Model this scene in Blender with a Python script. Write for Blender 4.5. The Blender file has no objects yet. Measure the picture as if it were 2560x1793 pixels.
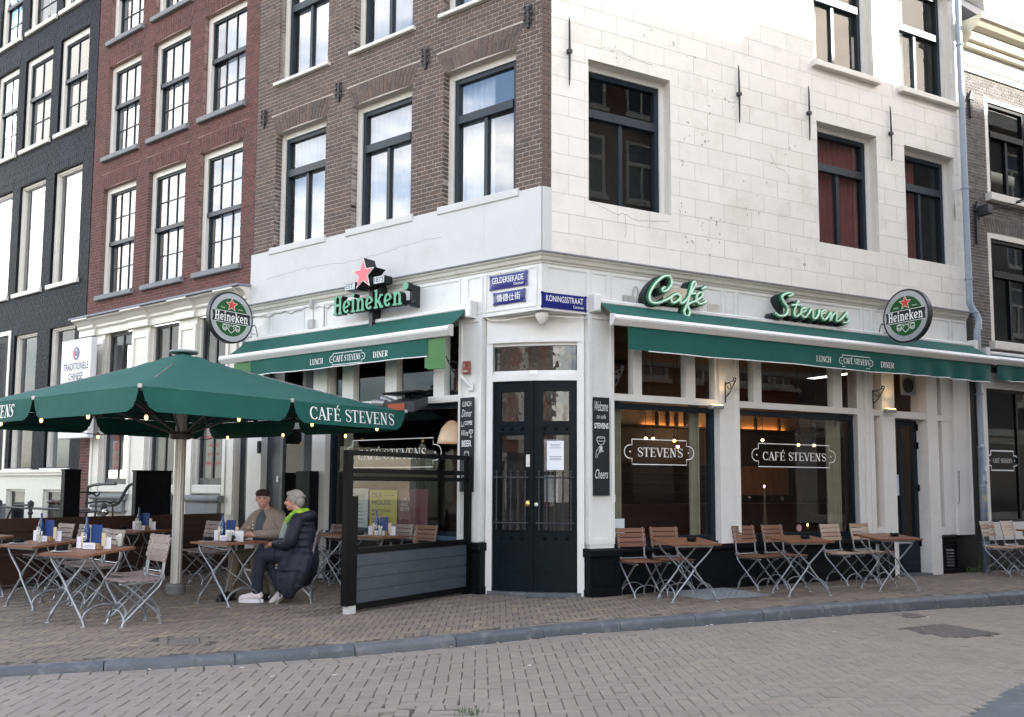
import bpy, bmesh, math, random
import numpy as np
from mathutils import Matrix, Vector, noise as mnoise
random.seed(7)
rnd = random.random
uni = random.uniform
R = math.radians
sc = bpy.context.scene
COL = sc.collection

# ------------------------------------------------------------------ camera
HOR, CYP, FPX = 1213.0, 1018.0, 2250.0
PITCH = math.atan((HOR - CYP) / FPX)
ROLL = math.atan(0.0048)
CAM_H = 1.42
fw = Vector((0, math.cos(PITCH), math.sin(PITCH)))
r0 = Vector((1, 0, 0)); u0 = r0.cross(fw)
rr = r0 * math.cos(ROLL) + u0 * math.sin(ROLL)
uu = u0 * math.cos(ROLL) - r0 * math.sin(ROLL)
cd = bpy.data.cameras.new('camera')
cam = bpy.data.objects.new('camera', cd); COL.objects.link(cam)
cam.matrix_world = Matrix(((rr.x, uu.x, -fw.x, 0), (rr.y, uu.y, -fw.y, 0), (rr.z, uu.z, -fw.z, CAM_H), (0, 0, 0, 1)))
cd.sensor_fit = 'HORIZONTAL'; cd.sensor_width = 36
cd.lens = FPX / 2560 * 36
cd.shift_y = (CYP - 896.5) / 2560
cd.clip_start = 0.1; cd.clip_end = 600
sc.camera = cam

# ------------------------------------------------------------------ sky, sun, exposure
SUN_AZ, SUN_EL = 112.0, 28.0
SKYLOC = 3.1
world = bpy.data.worlds.new('World'); sc.world = world; world.use_nodes = True
wt = world.node_tree; wt.nodes.clear()
wout = wt.nodes.new('ShaderNodeOutputWorld'); bg = wt.nodes.new('ShaderNodeBackground')
sky = wt.nodes.new('ShaderNodeTexSky'); sky.sky_type = 'NISHITA'; sky.sun_disc = False
sky.sun_elevation = R(SUN_EL); sky.sun_rotation = R(SUN_AZ)
sky.air_density = 1.0; sky.dust_density = 2.0; sky.ozone_density = 1.0
wtc = wt.nodes.new('ShaderNodeTexCoord')
wmap = wt.nodes.new('ShaderNodeMapping'); wmap.inputs['Scale'].default_value = (1.0, 1.0, 2.6); wmap.inputs['Location'].default_value = (SKYLOC, 0.0, 0.0)
wn = wt.nodes.new('ShaderNodeTexNoise'); wn.inputs['Scale'].default_value = 2.2; wn.inputs['Detail'].default_value = 7; wn.inputs['Roughness'].default_value = 0.58
wr = wt.nodes.new('ShaderNodeValToRGB'); wr.color_ramp.elements[0].position = 0.46; wr.color_ramp.elements[1].position = 0.66
wmix = wt.nodes.new('ShaderNodeMixRGB'); wmix.inputs['Color2'].default_value = (13.2, 12.4, 11.4, 1)
wmul = wt.nodes.new('ShaderNodeMath'); wmul.operation = 'MULTIPLY'; wmul.inputs[1].default_value = 0.9
wt.links.new(wtc.outputs['Generated'], wmap.inputs['Vector']); wt.links.new(wmap.outputs[0], wn.inputs['Vector'])
wsep = wt.nodes.new('ShaderNodeSeparateXYZ'); wt.links.new(wtc.outputs['Generated'], wsep.inputs[0])
wmr = wt.nodes.new('ShaderNodeMapRange'); wmr.inputs[1].default_value = 0.0; wmr.inputs[2].default_value = 0.8; wmr.inputs[3].default_value = 0.06; wmr.inputs[4].default_value = -0.03
wt.links.new(wsep.outputs[2], wmr.inputs[0]); wadd = wt.nodes.new('ShaderNodeMath'); wadd.operation = 'ADD'      # clouds close up towards the horizon
wt.links.new(wn.outputs[0], wadd.inputs[0]); wt.links.new(wmr.outputs[0], wadd.inputs[1])
wt.links.new(wadd.outputs[0], wr.inputs[0]); wt.links.new(wr.outputs[0], wmul.inputs[0]); wt.links.new(wmul.outputs[0], wmix.inputs[0])
wt.links.new(sky.outputs[0], wmix.inputs['Color1']); wt.links.new(wmix.outputs[0], bg.inputs[0])
bg.inputs[1].default_value = 0.10
wt.links.new(bg.outputs[0], wout.inputs[0])
sl = bpy.data.lights.new('sun', 'SUN'); sl.energy = 3.2; sl.angle = R(0.8); sl.color = (1.0, 0.95, 0.87)
so = bpy.data.objects.new('sun', sl); COL.objects.link(so)
sdir = Vector((math.sin(R(SUN_AZ)) * math.cos(R(SUN_EL)), math.cos(R(SUN_AZ)) * math.cos(R(SUN_EL)), math.sin(R(SUN_EL))))
so.rotation_euler = sdir.to_track_quat('Z', 'Y').to_euler(); so.location = (20, -10, 40)
vs = sc.view_settings
vs.view_transform = 'Standard'; vs.look = 'None'; vs.gamma = 1.0; vs.use_curve_mapping = False
vs.exposure = 2.45
cy = sc.cycles
cy.max_bounces = 7; cy.transparent_max_bounces = 14; cy.glossy_bounces = 3; cy.diffuse_bounces = 3
cy.use_adaptive_sampling = True
try: cy.use_denoising = True
except Exception: pass

# ------------------------------------------------------------------ frames of the two street fronts
CORNER = Vector((0.377, 11.428, 0))
TH = {'A': R(-37.2), 'B': R(27.8), None: 0.0}
def fdir(fr): return Vector((math.cos(TH[fr]), math.sin(TH[fr]), 0))
def fout(fr): return Vector((math.sin(TH[fr]), -math.cos(TH[fr]), 0))
def W(fr, x, n, z=0): return CORNER + fdir(fr) * x + fout(fr) * n + Vector((0, 0, z))
def to_px(p):
    v = Vector(p) - Vector((0, 0, CAM_H)); d = v.dot(fw)
    if d < 0.2: return None
    return (1280 + FPX * v.dot(rr) / d, CYP - FPX * v.dot(uu) / d)

# ------------------------------------------------------------------ materials
MATS = {}
def M(name, col=(0.5, 0.5, 0.5), rough=0.6, var=0.12, scale=6.0, bump=0.0, bscale=90.0, metal=0.0, spec=0.5, ramp=None,
      dirt=None, dirt_amt=0.0, dirt_scale=3.0, dirt_pos=(0.55, 0.75), emit=None, emit_str=0.0, alpha=None, trans=0.0, stretch=None, sub=0.0, coat=0.0):
    if name in MATS: return MATS[name]
    m = bpy.data.materials.new(name); m.use_nodes = True; MATS[name] = m
    nt = m.node_tree; b = nt.nodes['Principled BSDF']; L = nt.links.new
    geo = nt.nodes.new('ShaderNodeNewGeometry'); vec = geo.outputs['Position']
    if stretch:
        mp = nt.nodes.new('ShaderNodeMapping'); mp.inputs['Scale'].default_value = stretch
        L(vec, mp.inputs[0]); vec = mp.outputs[0]
    n1 = nt.nodes.new('ShaderNodeTexNoise'); n1.inputs['Scale'].default_value = scale; n1.inputs['Detail'].default_value = 6; n1.inputs['Roughness'].default_value = 0.62
    L(vec, n1.inputs['Vector'])
    if ramp:
        oi = nt.nodes.new('ShaderNodeObjectInfo'); at = nt.nodes.new('ShaderNodeAttribute'); at.attribute_name = 'rnd'
        ad = nt.nodes.new('ShaderNodeMath'); ad.operation = 'ADD'; fr_ = nt.nodes.new('ShaderNodeMath'); fr_.operation = 'FRACT'
        L(oi.outputs['Random'], ad.inputs[0]); L(at.outputs['Fac'], ad.inputs[1]); L(ad.outputs[0], fr_.inputs[0])
        cr = nt.nodes.new('ShaderNodeValToRGB'); els = cr.color_ramp.elements
        while len(els) < len(ramp): els.new(0.5)
        for i, c in enumerate(ramp):
            els[i].position = i / (len(ramp) - 1); els[i].color = (*c, 1)
        L(fr_.outputs[0], cr.inputs[0]); base = cr.outputs[0]
    else:
        rg = nt.nodes.new('ShaderNodeRGB'); rg.outputs[0].default_value = (*col, 1); base = rg.outputs[0]
    mr = nt.nodes.new('ShaderNodeMapRange'); mr.inputs[1].default_value = 0.25; mr.inputs[2].default_value = 0.75
    mr.inputs[3].default_value = 1 - var; mr.inputs[4].default_value = 1 + var
    L(n1.outputs[0], mr.inputs[0])
    mu = nt.nodes.new('ShaderNodeVectorMath'); mu.operation = 'SCALE'; L(base, mu.inputs[0]); L(mr.outputs[0], mu.inputs['Scale']); out = mu.outputs[0]
    if dirt is not None:
        n2 = nt.nodes.new('ShaderNodeTexNoise'); n2.inputs['Scale'].default_value = dirt_scale; n2.inputs['Detail'].default_value = 9; n2.inputs['Roughness'].default_value = 0.68
        L(vec, n2.inputs['Vector'])
        c2 = nt.nodes.new('ShaderNodeMapRange'); c2.inputs[1].default_value = dirt_pos[0]; c2.inputs[2].default_value = dirt_pos[1]; c2.inputs[3].default_value = 0; c2.inputs[4].default_value = dirt_amt
        L(n2.outputs[0], c2.inputs[0])
        mx = nt.nodes.new('ShaderNodeMixRGB'); mx.inputs['Color2'].default_value = (*dirt, 1); L(c2.outputs[0], mx.inputs[0]); L(out, mx.inputs['Color1']); out = mx.outputs[0]
    L(out, b.inputs['Base Color'])
    b.inputs['Roughness'].default_value = rough; b.inputs['Metallic'].default_value = metal; b.inputs['Specular IOR Level'].default_value = spec
    if coat: b.inputs['Coat Weight'].default_value = coat
    if bump:
        n3 = nt.nodes.new('ShaderNodeTexNoise'); n3.inputs['Scale'].default_value = bscale; n3.inputs['Detail'].default_value = 5
        L(vec, n3.inputs['Vector']); bp = nt.nodes.new('ShaderNodeBump'); bp.inputs['Strength'].default_value = bump; bp.inputs['Distance'].default_value = 0.01
        L(n3.outputs[0], bp.inputs['Height']); L(bp.outputs[0], b.inputs['Normal'])
    if emit is not None:
        b.inputs['Emission Color'].default_value = (*emit, 1); b.inputs['Emission Strength'].default_value = emit_str
    if trans: b.inputs['Transmission Weight'].default_value = trans
    return m

def glass_mat(name, r0=0.08, tint=(0.93, 0.96, 0.95), wavy=0.0, wscale=3.0, rough=0.0):
    """thin pane: clear, with a mirror share that grows towards grazing view, the same from both sides"""
    if name in MATS: return MATS[name]
    m = bpy.data.materials.new(name); m.use_nodes = True; MATS[name] = m
    nt = m.node_tree; nt.nodes.clear(); L = nt.links.new
    def math_(op, a, b):
        n = nt.nodes.new('ShaderNodeMath'); n.operation = op
        for k, v in enumerate((a, b)):
            if v is None: continue
            if isinstance(v, (int, float)): n.inputs[k].default_value = v
            else: L(v, n.inputs[k])
        return n.outputs[0]
    o = nt.nodes.new('ShaderNodeOutputMaterial'); mx = nt.nodes.new('ShaderNodeMixShader'); ge = nt.nodes.new('ShaderNodeNewGeometry')
    dt = nt.nodes.new('ShaderNodeVectorMath'); dt.operation = 'DOT_PRODUCT'; L(ge.outputs['Normal'], dt.inputs[0]); L(ge.outputs['Incoming'], dt.inputs[1])
    c = math_('ABSOLUTE', dt.outputs['Value'], None); k = math_('POWER', math_('SUBTRACT', 1.0, c), 5.0); fac = math_('ADD', math_('MULTIPLY', k, 1 - r0), r0)
    t = nt.nodes.new('ShaderNodeBsdfTransparent'); t.inputs[0].default_value = (*tint, 1)
    g = nt.nodes.new('ShaderNodeBsdfGlossy'); g.inputs['Roughness'].default_value = rough
    if wavy:
        n = nt.nodes.new('ShaderNodeTexNoise'); n.inputs['Scale'].default_value = wscale; n.inputs['Detail'].default_value = 1.5
        L(ge.outputs['Position'], n.inputs['Vector']); bp = nt.nodes.new('ShaderNodeBump'); bp.inputs['Strength'].default_value = wavy; bp.inputs['Distance'].default_value = 0.05
        L(n.outputs[0], bp.inputs['Height']); L(bp.outputs[0], g.inputs['Normal'])
    L(fac, mx.inputs[0]); L(t.outputs[0], mx.inputs[1]); L(g.outputs[0], mx.inputs[2]); L(mx.outputs[0], o.inputs[0])
    return m

# ------------------------------------------------------------------ mesh builder
class MB:
    def __init__(s): s.v = []; s.f = []; s.m = []; s.r = []; s.xf = None
    def add(s, vs, fs, mi=0, r=0.0):
        o = len(s.v)
        if s.xf: vs = [s.xf(p) for p in vs]
        s.v += [tuple(p) for p in vs]
        for f in fs: s.f.append(tuple(i + o for i in f)); s.m.append(mi); s.r.append(r)
        return s
    def box(s, x0, x1, y0, y1, z0, z1, mi=0, r=0.0):
        if x0 > x1: x0, x1 = x1, x0
        if y0 > y1: y0, y1 = y1, y0
        if z0 > z1: z0, z1 = z1, z0
        return s.add([(x0, y0, z0), (x1, y0, z0), (x1, y1, z0), (x0, y1, z0), (x0, y0, z1), (x1, y0, z1), (x1, y1, z1), (x0, y1, z1)],
              [(0, 1, 5, 4), (1, 2, 6, 5), (2, 3, 7, 6), (3, 0, 4, 7), (4, 5, 6, 7), (3, 2, 1, 0)], mi, r)
    def bevbox(s, x0, x1, y0, y1, z0, z1, b=0.006, mi=0, r=0.0):
        # box with chamfered front (-y) edges
        vs = [(x0 + b, y0, z0 + b), (x1 - b, y0, z0 + b), (x1 - b, y0, z1 - b), (x0 + b, y0, z1 - b),
              (x0, y0 + b, z0), (x1, y0 + b, z0), (x1, y0 + b, z1), (x0, y0 + b, z1), (x0, y1, z0), (x1, y1, z0), (x1, y1, z1), (x0, y1, z1)]
        fs = [(0, 1, 2, 3), (4, 5, 1, 0), (5, 6, 2, 1), (6, 7, 3, 2), (7, 4, 0, 3), (8, 9, 5, 4), (9, 10, 6, 5), (10, 11, 7, 6), (11, 8, 4, 7)]
        return s.add(vs, fs, mi, r)
    def quad(s, a, b, c, d, mi=0, r=0.0): return s.add([a, b, c, d], [(0, 1, 2, 3)], mi, r)
    def prism(s, poly, y0, y1, mi=0, r=0.0, axis='y'):
        n = len(poly)
        if axis == 'y': vs = [(x, y0, z) for x, z in poly] + [(x, y1, z) for x, z in poly]
        elif axis == 'z': vs = [(x, y, y0) for x, y in poly] + [(x, y, y1) for x, y in poly]
        else: vs = [(y0, a, b) for a, b in poly] + [(y1, a, b) for a, b in poly]
        fs = [tuple(range(n)), tuple(range(2 * n - 1, n - 1, -1))] + [(i, i + n, (i + 1) % n + n, (i + 1) % n) for i in range(n)]
        return s.add(vs, fs, mi, r)
    def tube(s, path, rad, n=8, closed=False, cap=True, mi=0, flat=1.0):
        P = [Vector(p) for p in path]; k = len(P)
        rads = rad if isinstance(rad, (list, tuple)) else [rad] * k
        vs = []; fs = []; up = None
        for i, p in enumerate(P):
            a = P[i - 1] if (i > 0 or closed) else P[i]; b = P[(i + 1) % k] if (i < k - 1 or closed) else P[i]
            t = (b - a)
            if t.length < 1e-9: t = Vector((0, 0, 1))
            t.normalize()
            if up is None:
                up = Vector((0, 0, 1)) if abs(t.z) < 0.9 else Vector((1, 0, 0))
            sd = t.cross(up)
            if sd.length < 1e-6: sd = t.cross(Vector((0.3, 1, 0.2)))
            sd.normalize(); up = sd.cross(t).normalized()
            for j in range(n):
                a_ = 2 * math.pi * j / n
                vs.append(p + sd * (math.cos(a_) * rads[i]) + up * (math.sin(a_) * rads[i] * flat))
        m = k if closed else k - 1
        for i in range(m):
            for j in range(n):
                a = i * n + j; b = i * n + (j + 1) % n; c = ((i + 1) % k) * n + (j + 1) % n; d = ((i + 1) % k) * n + j
                fs.append((a, b, c, d))
        if cap and not closed:
            fs.append(tuple(range(n - 1, -1, -1))); fs.append(tuple((k - 1) * n + j for j in range(n)))
        return s.add(vs, fs, mi)
    def lathe(s, prof, n=16, c=(0, 0, 0), mi=0, axis='z'):
        vs = []; fs = []
        for r_, h in prof:
            for j in range(n):
                a = 2 * math.pi * j / n
                if axis == 'z': vs.append((c[0] + r_ * math.cos(a), c[1] + r_ * math.sin(a), c[2] + h))
                elif axis == 'y': vs.append((c[0] + r_ * math.cos(a), c[1] + h, c[2] + r_ * math.sin(a)))
                else: vs.append((c[0] + h, c[1] + r_ * math.cos(a), c[2] + r_ * math.sin(a)))
        k = len(prof)
        for i in range(k - 1):
            for j in range(n):
                fs.append((i * n + j, i * n + (j + 1) % n, (i + 1) * n + (j + 1) % n, (i + 1) * n + j))
        fs.append(tuple(range(n - 1, -1, -1))); fs.append(tuple((k - 1) * n + j for j in range(n)))
        return s.add(vs, fs, mi)
    def ball(s, c, r, nu=10, nv=7, mi=0):
        rx, ry, rz = r if isinstance(r, (tuple, list)) else (r, r, r)
        vs = [(c[0], c[1], c[2] - rz)]; fs = []
        for i in range(1, nv):
            a = math.pi * i / nv - math.pi / 2
            for j in range(nu):
                b = 2 * math.pi * j / nu
                vs.append((c[0] + rx * math.cos(a) * math.cos(b), c[1] + ry * math.cos(a) * math.sin(b), c[2] + rz * math.sin(a)))
        vs.append((c[0], c[1], c[2] + rz)); top = len(vs) - 1
        for j in range(nu):
            fs.append((0, 1 + (j + 1) % nu, 1 + j)); fs.append((top, top - nu + j, top - nu + (j + 1) % nu))
        for i in range(nv - 2):
            for j in range(nu):
                a = 1 + i * nu + j; b = 1 + i * nu + (j + 1) % nu
                fs.append((a, b, b + nu, a + nu))
        return s.add(vs, fs, mi)
    def frame(s, x0, x1, z0, z1, w, y0, y1, mi=0, wt=None, wb=None):
        wt = w if wt is None else wt; wb = w if wb is None else wb
        s.box(x0, x0 + w, y0, y1, z0, z1, mi); s.box(x1 - w, x1, y0, y1, z0, z1, mi)
        if wt: s.box(x0 + w, x1 - w, y0, y1, z1 - wt, z1, mi)
        if wb: s.box(x0 + w, x1 - w, y0, y1, z0, z0 + wb, mi)
        return s
    def mesh(s, name, mats, smooth=False):
        me = bpy.data.meshes.new(name); me.from_pydata(s.v, [], s.f)
        mats = mats if isinstance(mats, (list, tuple)) else [mats]
        for m in mats: me.materials.append(m)
        if len(mats) > 1: me.polygons.foreach_set('material_index', s.m)
        if any(s.r):
            at = me.attributes.new('rnd', 'FLOAT', 'FACE'); at.data.foreach_set('value', s.r)
        if smooth: me.polygons.foreach_set('use_smooth', [True] * len(me.polygons))
        me.update(); return me
    def build(s, name, mats, parent=None, fr=None, loc=(0, 0, 0), rz=0.0, smooth=False, autosmooth=None):
        me = s.mesh(name, mats, smooth)
        if autosmooth is not None:
            me.polygons.foreach_set('use_smooth', [True] * len(me.polygons))
            me.set_sharp_from_angle(angle=R(autosmooth))
        return obj(name, me, parent, loc, TH[fr] + rz)

def obj(name, me, parent=None, loc=(0, 0, 0), rz=0.0):
    o = bpy.data.objects.new(name, me); COL.objects.link(o)
    o.location = loc; o.rotation_euler = (0, 0, rz)
    if parent: o.parent = parent
    return o
def tag(o, label, cat, group=None, kind=None):
    if label: o['label'] = label
    if cat: o['category'] = cat
    if group: o['group'] = group
    if kind: o['kind'] = kind
    return o
def thing(name, label, cat, loc=(0, 0, 0), rz=0.0, group=None):
    o = obj(name, None, None, loc, rz); o.empty_display_size = 0.2
    return tag(o, label, cat, group)
def copy_tree(o, parent=None):
    c = o.copy(); COL.objects.link(c)
    if parent: c.parent = parent; c.matrix_parent_inverse = o.matrix_parent_inverse
    for ch in o.children: copy_tree(ch, c)
    return c
def catmull(pts, k=6, closed=False):
    P = [Vector(p) for p in pts]; n = len(P); out = []
    for i in range(n if closed else n - 1):
        if closed: a, b, c, d = P[(i - 1) % n], P[i], P[(i + 1) % n], P[(i + 2) % n]
        else: a, b, c, d = P[max(i - 1, 0)], P[i], P[i + 1], P[min(i + 2, n - 1)]
        for j in range(k):
            t = j / k
            out.append(0.5 * ((2 * b) + (c - a) * t + (2 * a - 5 * b + 4 * c - d) * t * t + (3 * b - a - 3 * c + d) * t ** 3))
    if not closed: out.append(P[-1])
    return out

# ------------------------------------------------------------------ lettering
def q2(p, q, w):
    d = Vector((q[0] - p[0], q[1] - p[1])); L_ = d.length or 1; nx, ny = -d.y / L_ * w / 2, d.x / L_ * w / 2
    return [(p[0] + nx, p[1] + ny), (p[0] - nx, p[1] - ny), (q[0] - nx, q[1] - ny), (q[0] + nx, q[1] + ny)]
def rect(x0, x1, y0, y1): return [(x0, y0), (x1, y0), (x1, y1), (x0, y1)]
def ribbon(pts, ws):
    out = []; n = len(pts); L_ = []; Rr = []
    for i in range(n):
        a = pts[max(i - 1, 0)]; b = pts[min(i + 1, n - 1)]; d = Vector((b[0] - a[0], b[1] - a[1])); l = d.length or 1
        nx, ny = -d.y / l * ws[i] / 2, d.x / l * ws[i] / 2
        L_.append((pts[i][0] + nx, pts[i][1] + ny)); Rr.append((pts[i][0] - nx, pts[i][1] - ny))
    for i in range(n - 1): out.append([L_[i], Rr[i], Rr[i + 1], L_[i + 1]])
    return out
def arcpts(cx, cz, rx, rz, a0, a1, n=16): return [(cx + rx * math.cos(R(a0 + (a1 - a0) * i / n)), cz + rz * math.sin(R(a0 + (a1 - a0) * i / n))) for i in range(n + 1)]
def glyph(ch, T=0.15, t=0.055, s=0.05):
    """serif capitals, cap height 1: list of polygons, advance width"""
    S = lambda x, y, w=0.30: rect(x - w / 2, x + w / 2, y, y + s)
    P = []
    if ch == ' ': return P, 0.32
    if ch in 'EÉFL':
        P += [rect(0.10, 0.10 + T, s, 1 - s), S(0.17, 0), S(0.17, 1 - s)]
        if ch != 'L': P += [rect(0.32, 0.60, 1 - t, 1), rect(0.60, 0.645, 0.78, 1), rect(0.25, 0.48, 0.49, 0.49 + t), rect(0.48, 0.52, 0.40, 0.62)]
        if ch in 'EÉL': P += [rect(0.32, 0.62, 0, t), rect(0.62, 0.67, 0, 0.25)]
        if ch == 'É': P += [q2((0.34, 1.08), (0.50, 1.27), 0.085)]
        return P, 0.72
    if ch in 'CG':
        pts = arcpts(0.42, 0.5, 0.34, 0.475, 48, 318, 22); ws = [t + (T - t) * abs(math.cos(R(48 + 270 * i / 22))) ** 1.2 for i in range(23)]
        P += ribbon(pts, ws) + [rect(0.655, 0.70, 0.68, 0.98)]
        return P, 0.78
    if ch == 'A':
        P += [q2((0.10, s), (0.40, 1), t * 1.2), q2((0.38, 1), (0.70, s), T), rect(0.24, 0.55, 0.33, 0.33 + t), S(0.10, 0, 0.26), S(0.70, 0, 0.32)]
        return P, 0.80
    if ch == 'V':
        P += [q2((0.12, 1 - s), (0.42, 0), T), q2((0.42, 0), (0.70, 1 - s), t * 1.2), S(0.12, 1 - s, 0.32), S(0.70, 1 - s, 0.26)]
        return P, 0.78
    if ch == 'T':
        P += [rect(0.30, 0.30 + T, s, 1 - t), rect(0.02, 0.73, 1 - t, 1), rect(0.02, 0.065, 0.76, 1 - t), rect(0.685, 0.73, 0.76, 1 - t), S(0.375, 0)]
        return P, 0.76
    if ch == 'N':
        P += [rect(0.14, 0.14 + t * 1.2, s, 1 - s), rect(0.66, 0.66 + t * 1.2, 0, 1 - s), q2((0.17, 1), (0.69, 0.02), T), S(0.17, 0, 0.28), S(0.12, 1 - s, 0.22), S(0.69, 1 - s, 0.28)]
        return P, 0.86
    if ch == 'H':
        P += [rect(0.12, 0.12 + T, s, 1 - s), rect(0.60, 0.60 + T, s, 1 - s), rect(0.27, 0.60, 0.47, 0.47 + t)] + [S(x, y) for x in (0.195, 0.675) for y in (0, 1 - s)]
        return P, 0.88
    if ch == 'U':
        P += [rect(0.12, 0.12 + T, 0.30, 1 - s), rect(0.66, 0.66 + t * 1.2, 0.30, 1 - s), S(0.195, 1 - s), S(0.69, 1 - s, 0.26)]
        pts = arcpts(0.44, 0.30, 0.25, 0.27, 180, 360, 12); P += ribbon(pts, [T + (t * 1.2 - T) * i / 12 for i in range(13)])
        return P, 0.86
    if ch == 'I':
        P += [rect(0.12, 0.12 + T, s, 1 - s), S(0.195, 0), S(0.195, 1 - s)]; return P, 0.40
    if ch == 'D':
        P += [rect(0.12, 0.12 + T, s, 1 - s), rect(0.03, 0.42, 0, s), rect(0.03, 0.42, 1 - s, 1)]
        pts = arcpts(0.40, 0.5, 0.33, 0.475, -90, 90, 16); P += ribbon(pts, [t + (T - t) * math.cos(R(-90 + 180 * i / 16)) for i in range(17)])
        return P, 0.84
    if ch in 'RB':
        P += [rect(0.12, 0.12 + T, s, 1 - s), S(0.19, 0), rect(0.03, 0.42, 1 - s, 1), rect(0.27, 0.42, 0.47, 0.47 + t)]
        pts = arcpts(0.40, 0.745, 0.22, 0.23, -90, 90, 10); P += ribbon(pts, [t + (T - t) * math.cos(R(-90 + 180 * i / 10)) for i in range(11)])
        P += [q2((0.40, 0.48), (0.68, 0.03), T), S(0.72, 0, 0.18)]
        return P, 0.80
    if ch == 'S':
        base = [(0.60, 0.80), (0.50, 0.95), (0.34, 0.97), (0.19, 0.90), (0.14, 0.76), (0.22, 0.62), (0.38, 0.52), (0.54, 0.42), (0.62, 0.27), (0.56, 0.10), (0.40, 0.03), (0.22, 0.06), (0.11, 0.22)]
        pts = [(p.x, p.y) for p in catmull([(a, b, 0) for a, b in base], 3)]
        n = len(pts); ws = [t + (T * 1.15 - t) * max(0, 1 - abs(i / (n - 1) - 0.5) / 0.33) for i in range(n)]
        P += ribbon(pts, ws) + [rect(0.585, 0.625, 0.70, 0.97), rect(0.09, 0.13, 0.03, 0.32)]
        return P, 0.72
    return P, 0.6
def slab(ch, T=0.19, t=0.10):
    """heavy slab letters for the beer name; x-height 0.72"""
    P = []; X = 0.72
    if ch == 'H':
        P += [rect(0.10, 0.10 + T, 0.1, 0.9), rect(0.56, 0.56 + T, 0.1, 0.9), rect(0.29, 0.56, 0.44, 0.58)]
        P += [rect(a, b, y, y + 0.1) for a, b in ((0.02, 0.37), (0.48, 0.83)) for y in (0, 0.9)]
        return P, 0.87
    if ch == 'e':
        pts = arcpts(0.33, X / 2, 0.235, X / 2 - 0.06, 5, 320, 22); P += ribbon(pts, [t + (T - t) * abs(math.cos(R(5 + 315 * i / 22))) for i in range(23)])
        P += [q2((0.18, X * 0.40), (0.56, X * 0.54), t)]
        return P, 0.66
    if ch == 'i':
        P += [rect(0.10, 0.10 + T, 0.1, X), rect(0.02, 0.10, X - 0.1, X), rect(0.02, 0.37, 0, 0.1), arcpts(0.19, 0.92, 0.115, 0.115, 0, 330, 11)]
        return P, 0.40
    if ch == 'n':
        P += [rect(0.10, 0.10 + T, 0.1, X), rect(0.02, 0.10, X - 0.1, X), rect(0.02, 0.36, 0, 0.1), rect(0.50, 0.50 + T, 0.1, 0.48), rect(0.43, 0.77, 0, 0.1)]
        P += ribbon(arcpts(0.44, 0.44, 0.16, 0.22, 165, 0, 8), [t + (T - t) * i / 8 for i in range(9)])
        return P, 0.80
    if ch == 'k':
        P += [rect(0.10, 0.10 + T, 0.1, 1), rect(0.02, 0.10, 0.9, 1), rect(0.02, 0.36, 0, 0.1), q2((0.28, 0.33), (0.60, X - 0.06), t * 1.2), q2((0.36, 0.42), (0.66, 0.05), T), rect(0.48, 0.76, X - 0.1, X), rect(0.52, 0.82, 0, 0.1)]
        return P, 0.82
    return P, 0.3
def text_polys(txt, fn, height, width=None, gap=0.06, shear=0.0):
    out = []; x = 0
    for ch in txt:
        P, w = fn(ch)
        for i, p in enumerate(P): out.append(([(a + x, b) for a, b in p], i))
        x += w + gap
    x -= gap; sx = (width / x) if width else height
    return [([(a * sx + b * height * shear, b * height) for a, b in p], i) for p, i in out], x * sx
def put_text(mb, polys, x, z, y, mi=0, depth=0.0, map_=None):
    """letters in the x-z plane facing -y; every stroke sits a hair further out than the one before"""
    for p, i in polys:
        yy = y - 0.00035 * i
        if depth: mb.prism([(x + a, z + b) for a, b in p], yy, y + depth, mi)
        else: mb.add([(x + a, yy, z + b) for a, b in p], [tuple(range(len(p)))], mi)
_fc = {}
def font_polys(txt, size=1.0, bold=0.0, shear=0.0, align='LEFT'):
    key = (txt, bold, shear)
    if key not in _fc:
        cu = bpy.data.curves.new('text_curve', 'FONT'); cu.body = txt; cu.size = 1.0; cu.offset = bold; cu.shear = shear; cu.resolution_u = 3
        o = bpy.data.objects.new('text_temp', cu); COL.objects.link(o)
        dg = bpy.context.evaluated_depsgraph_get()
        me = bpy.data.meshes.new_from_object(o.evaluated_get(dg))
        _fc[key] = ([tuple(v.co) for v in me.vertices], [tuple(p.vertices) for p in me.polygons])
        bpy.data.objects.remove(o); bpy.data.meshes.remove(me); bpy.data.curves.remove(cu)
    return _fc[key]
def put_font(mb, txt, x, z, y, size=None, width=None, mi=0, bold=0.0, shear=0.0, align='LEFT', height=None, flip=False):
    vs, fs = font_polys(txt, 1.0, bold, shear)
    if not vs: return 0
    x0 = min(v[0] for v in vs); x1 = max(v[0] for v in vs); h0 = min(v[1] for v in vs); h1 = max(v[1] for v in vs)
    sx = sz = size or 1
    if width: sx = width / (x1 - x0); sz = size or sx
    if height: sz = height / (h1 - h0); sx = sx if width else sz
    wd = (x1 - x0) * sx; ox = x - (wd / 2 if align == 'CENTER' else 0)
    mb.add([(ox + (v[0] - x0) * sx * 1.0, y, z + (v[1] if not height else v[1] - h0) * sz) for v in vs], fs, mi)
    return wd
def strip2d(mb, pts, w, y, mi=0, closed=False, th=0.0):
    if closed: pts = list(pts) + [pts[0]]
    for i, q in enumerate(ribbon(pts, [w] * len(pts))):
        mb.add([(a, y, b) for a, b in q], [(0, 1, 2, 3)], mi)
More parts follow.
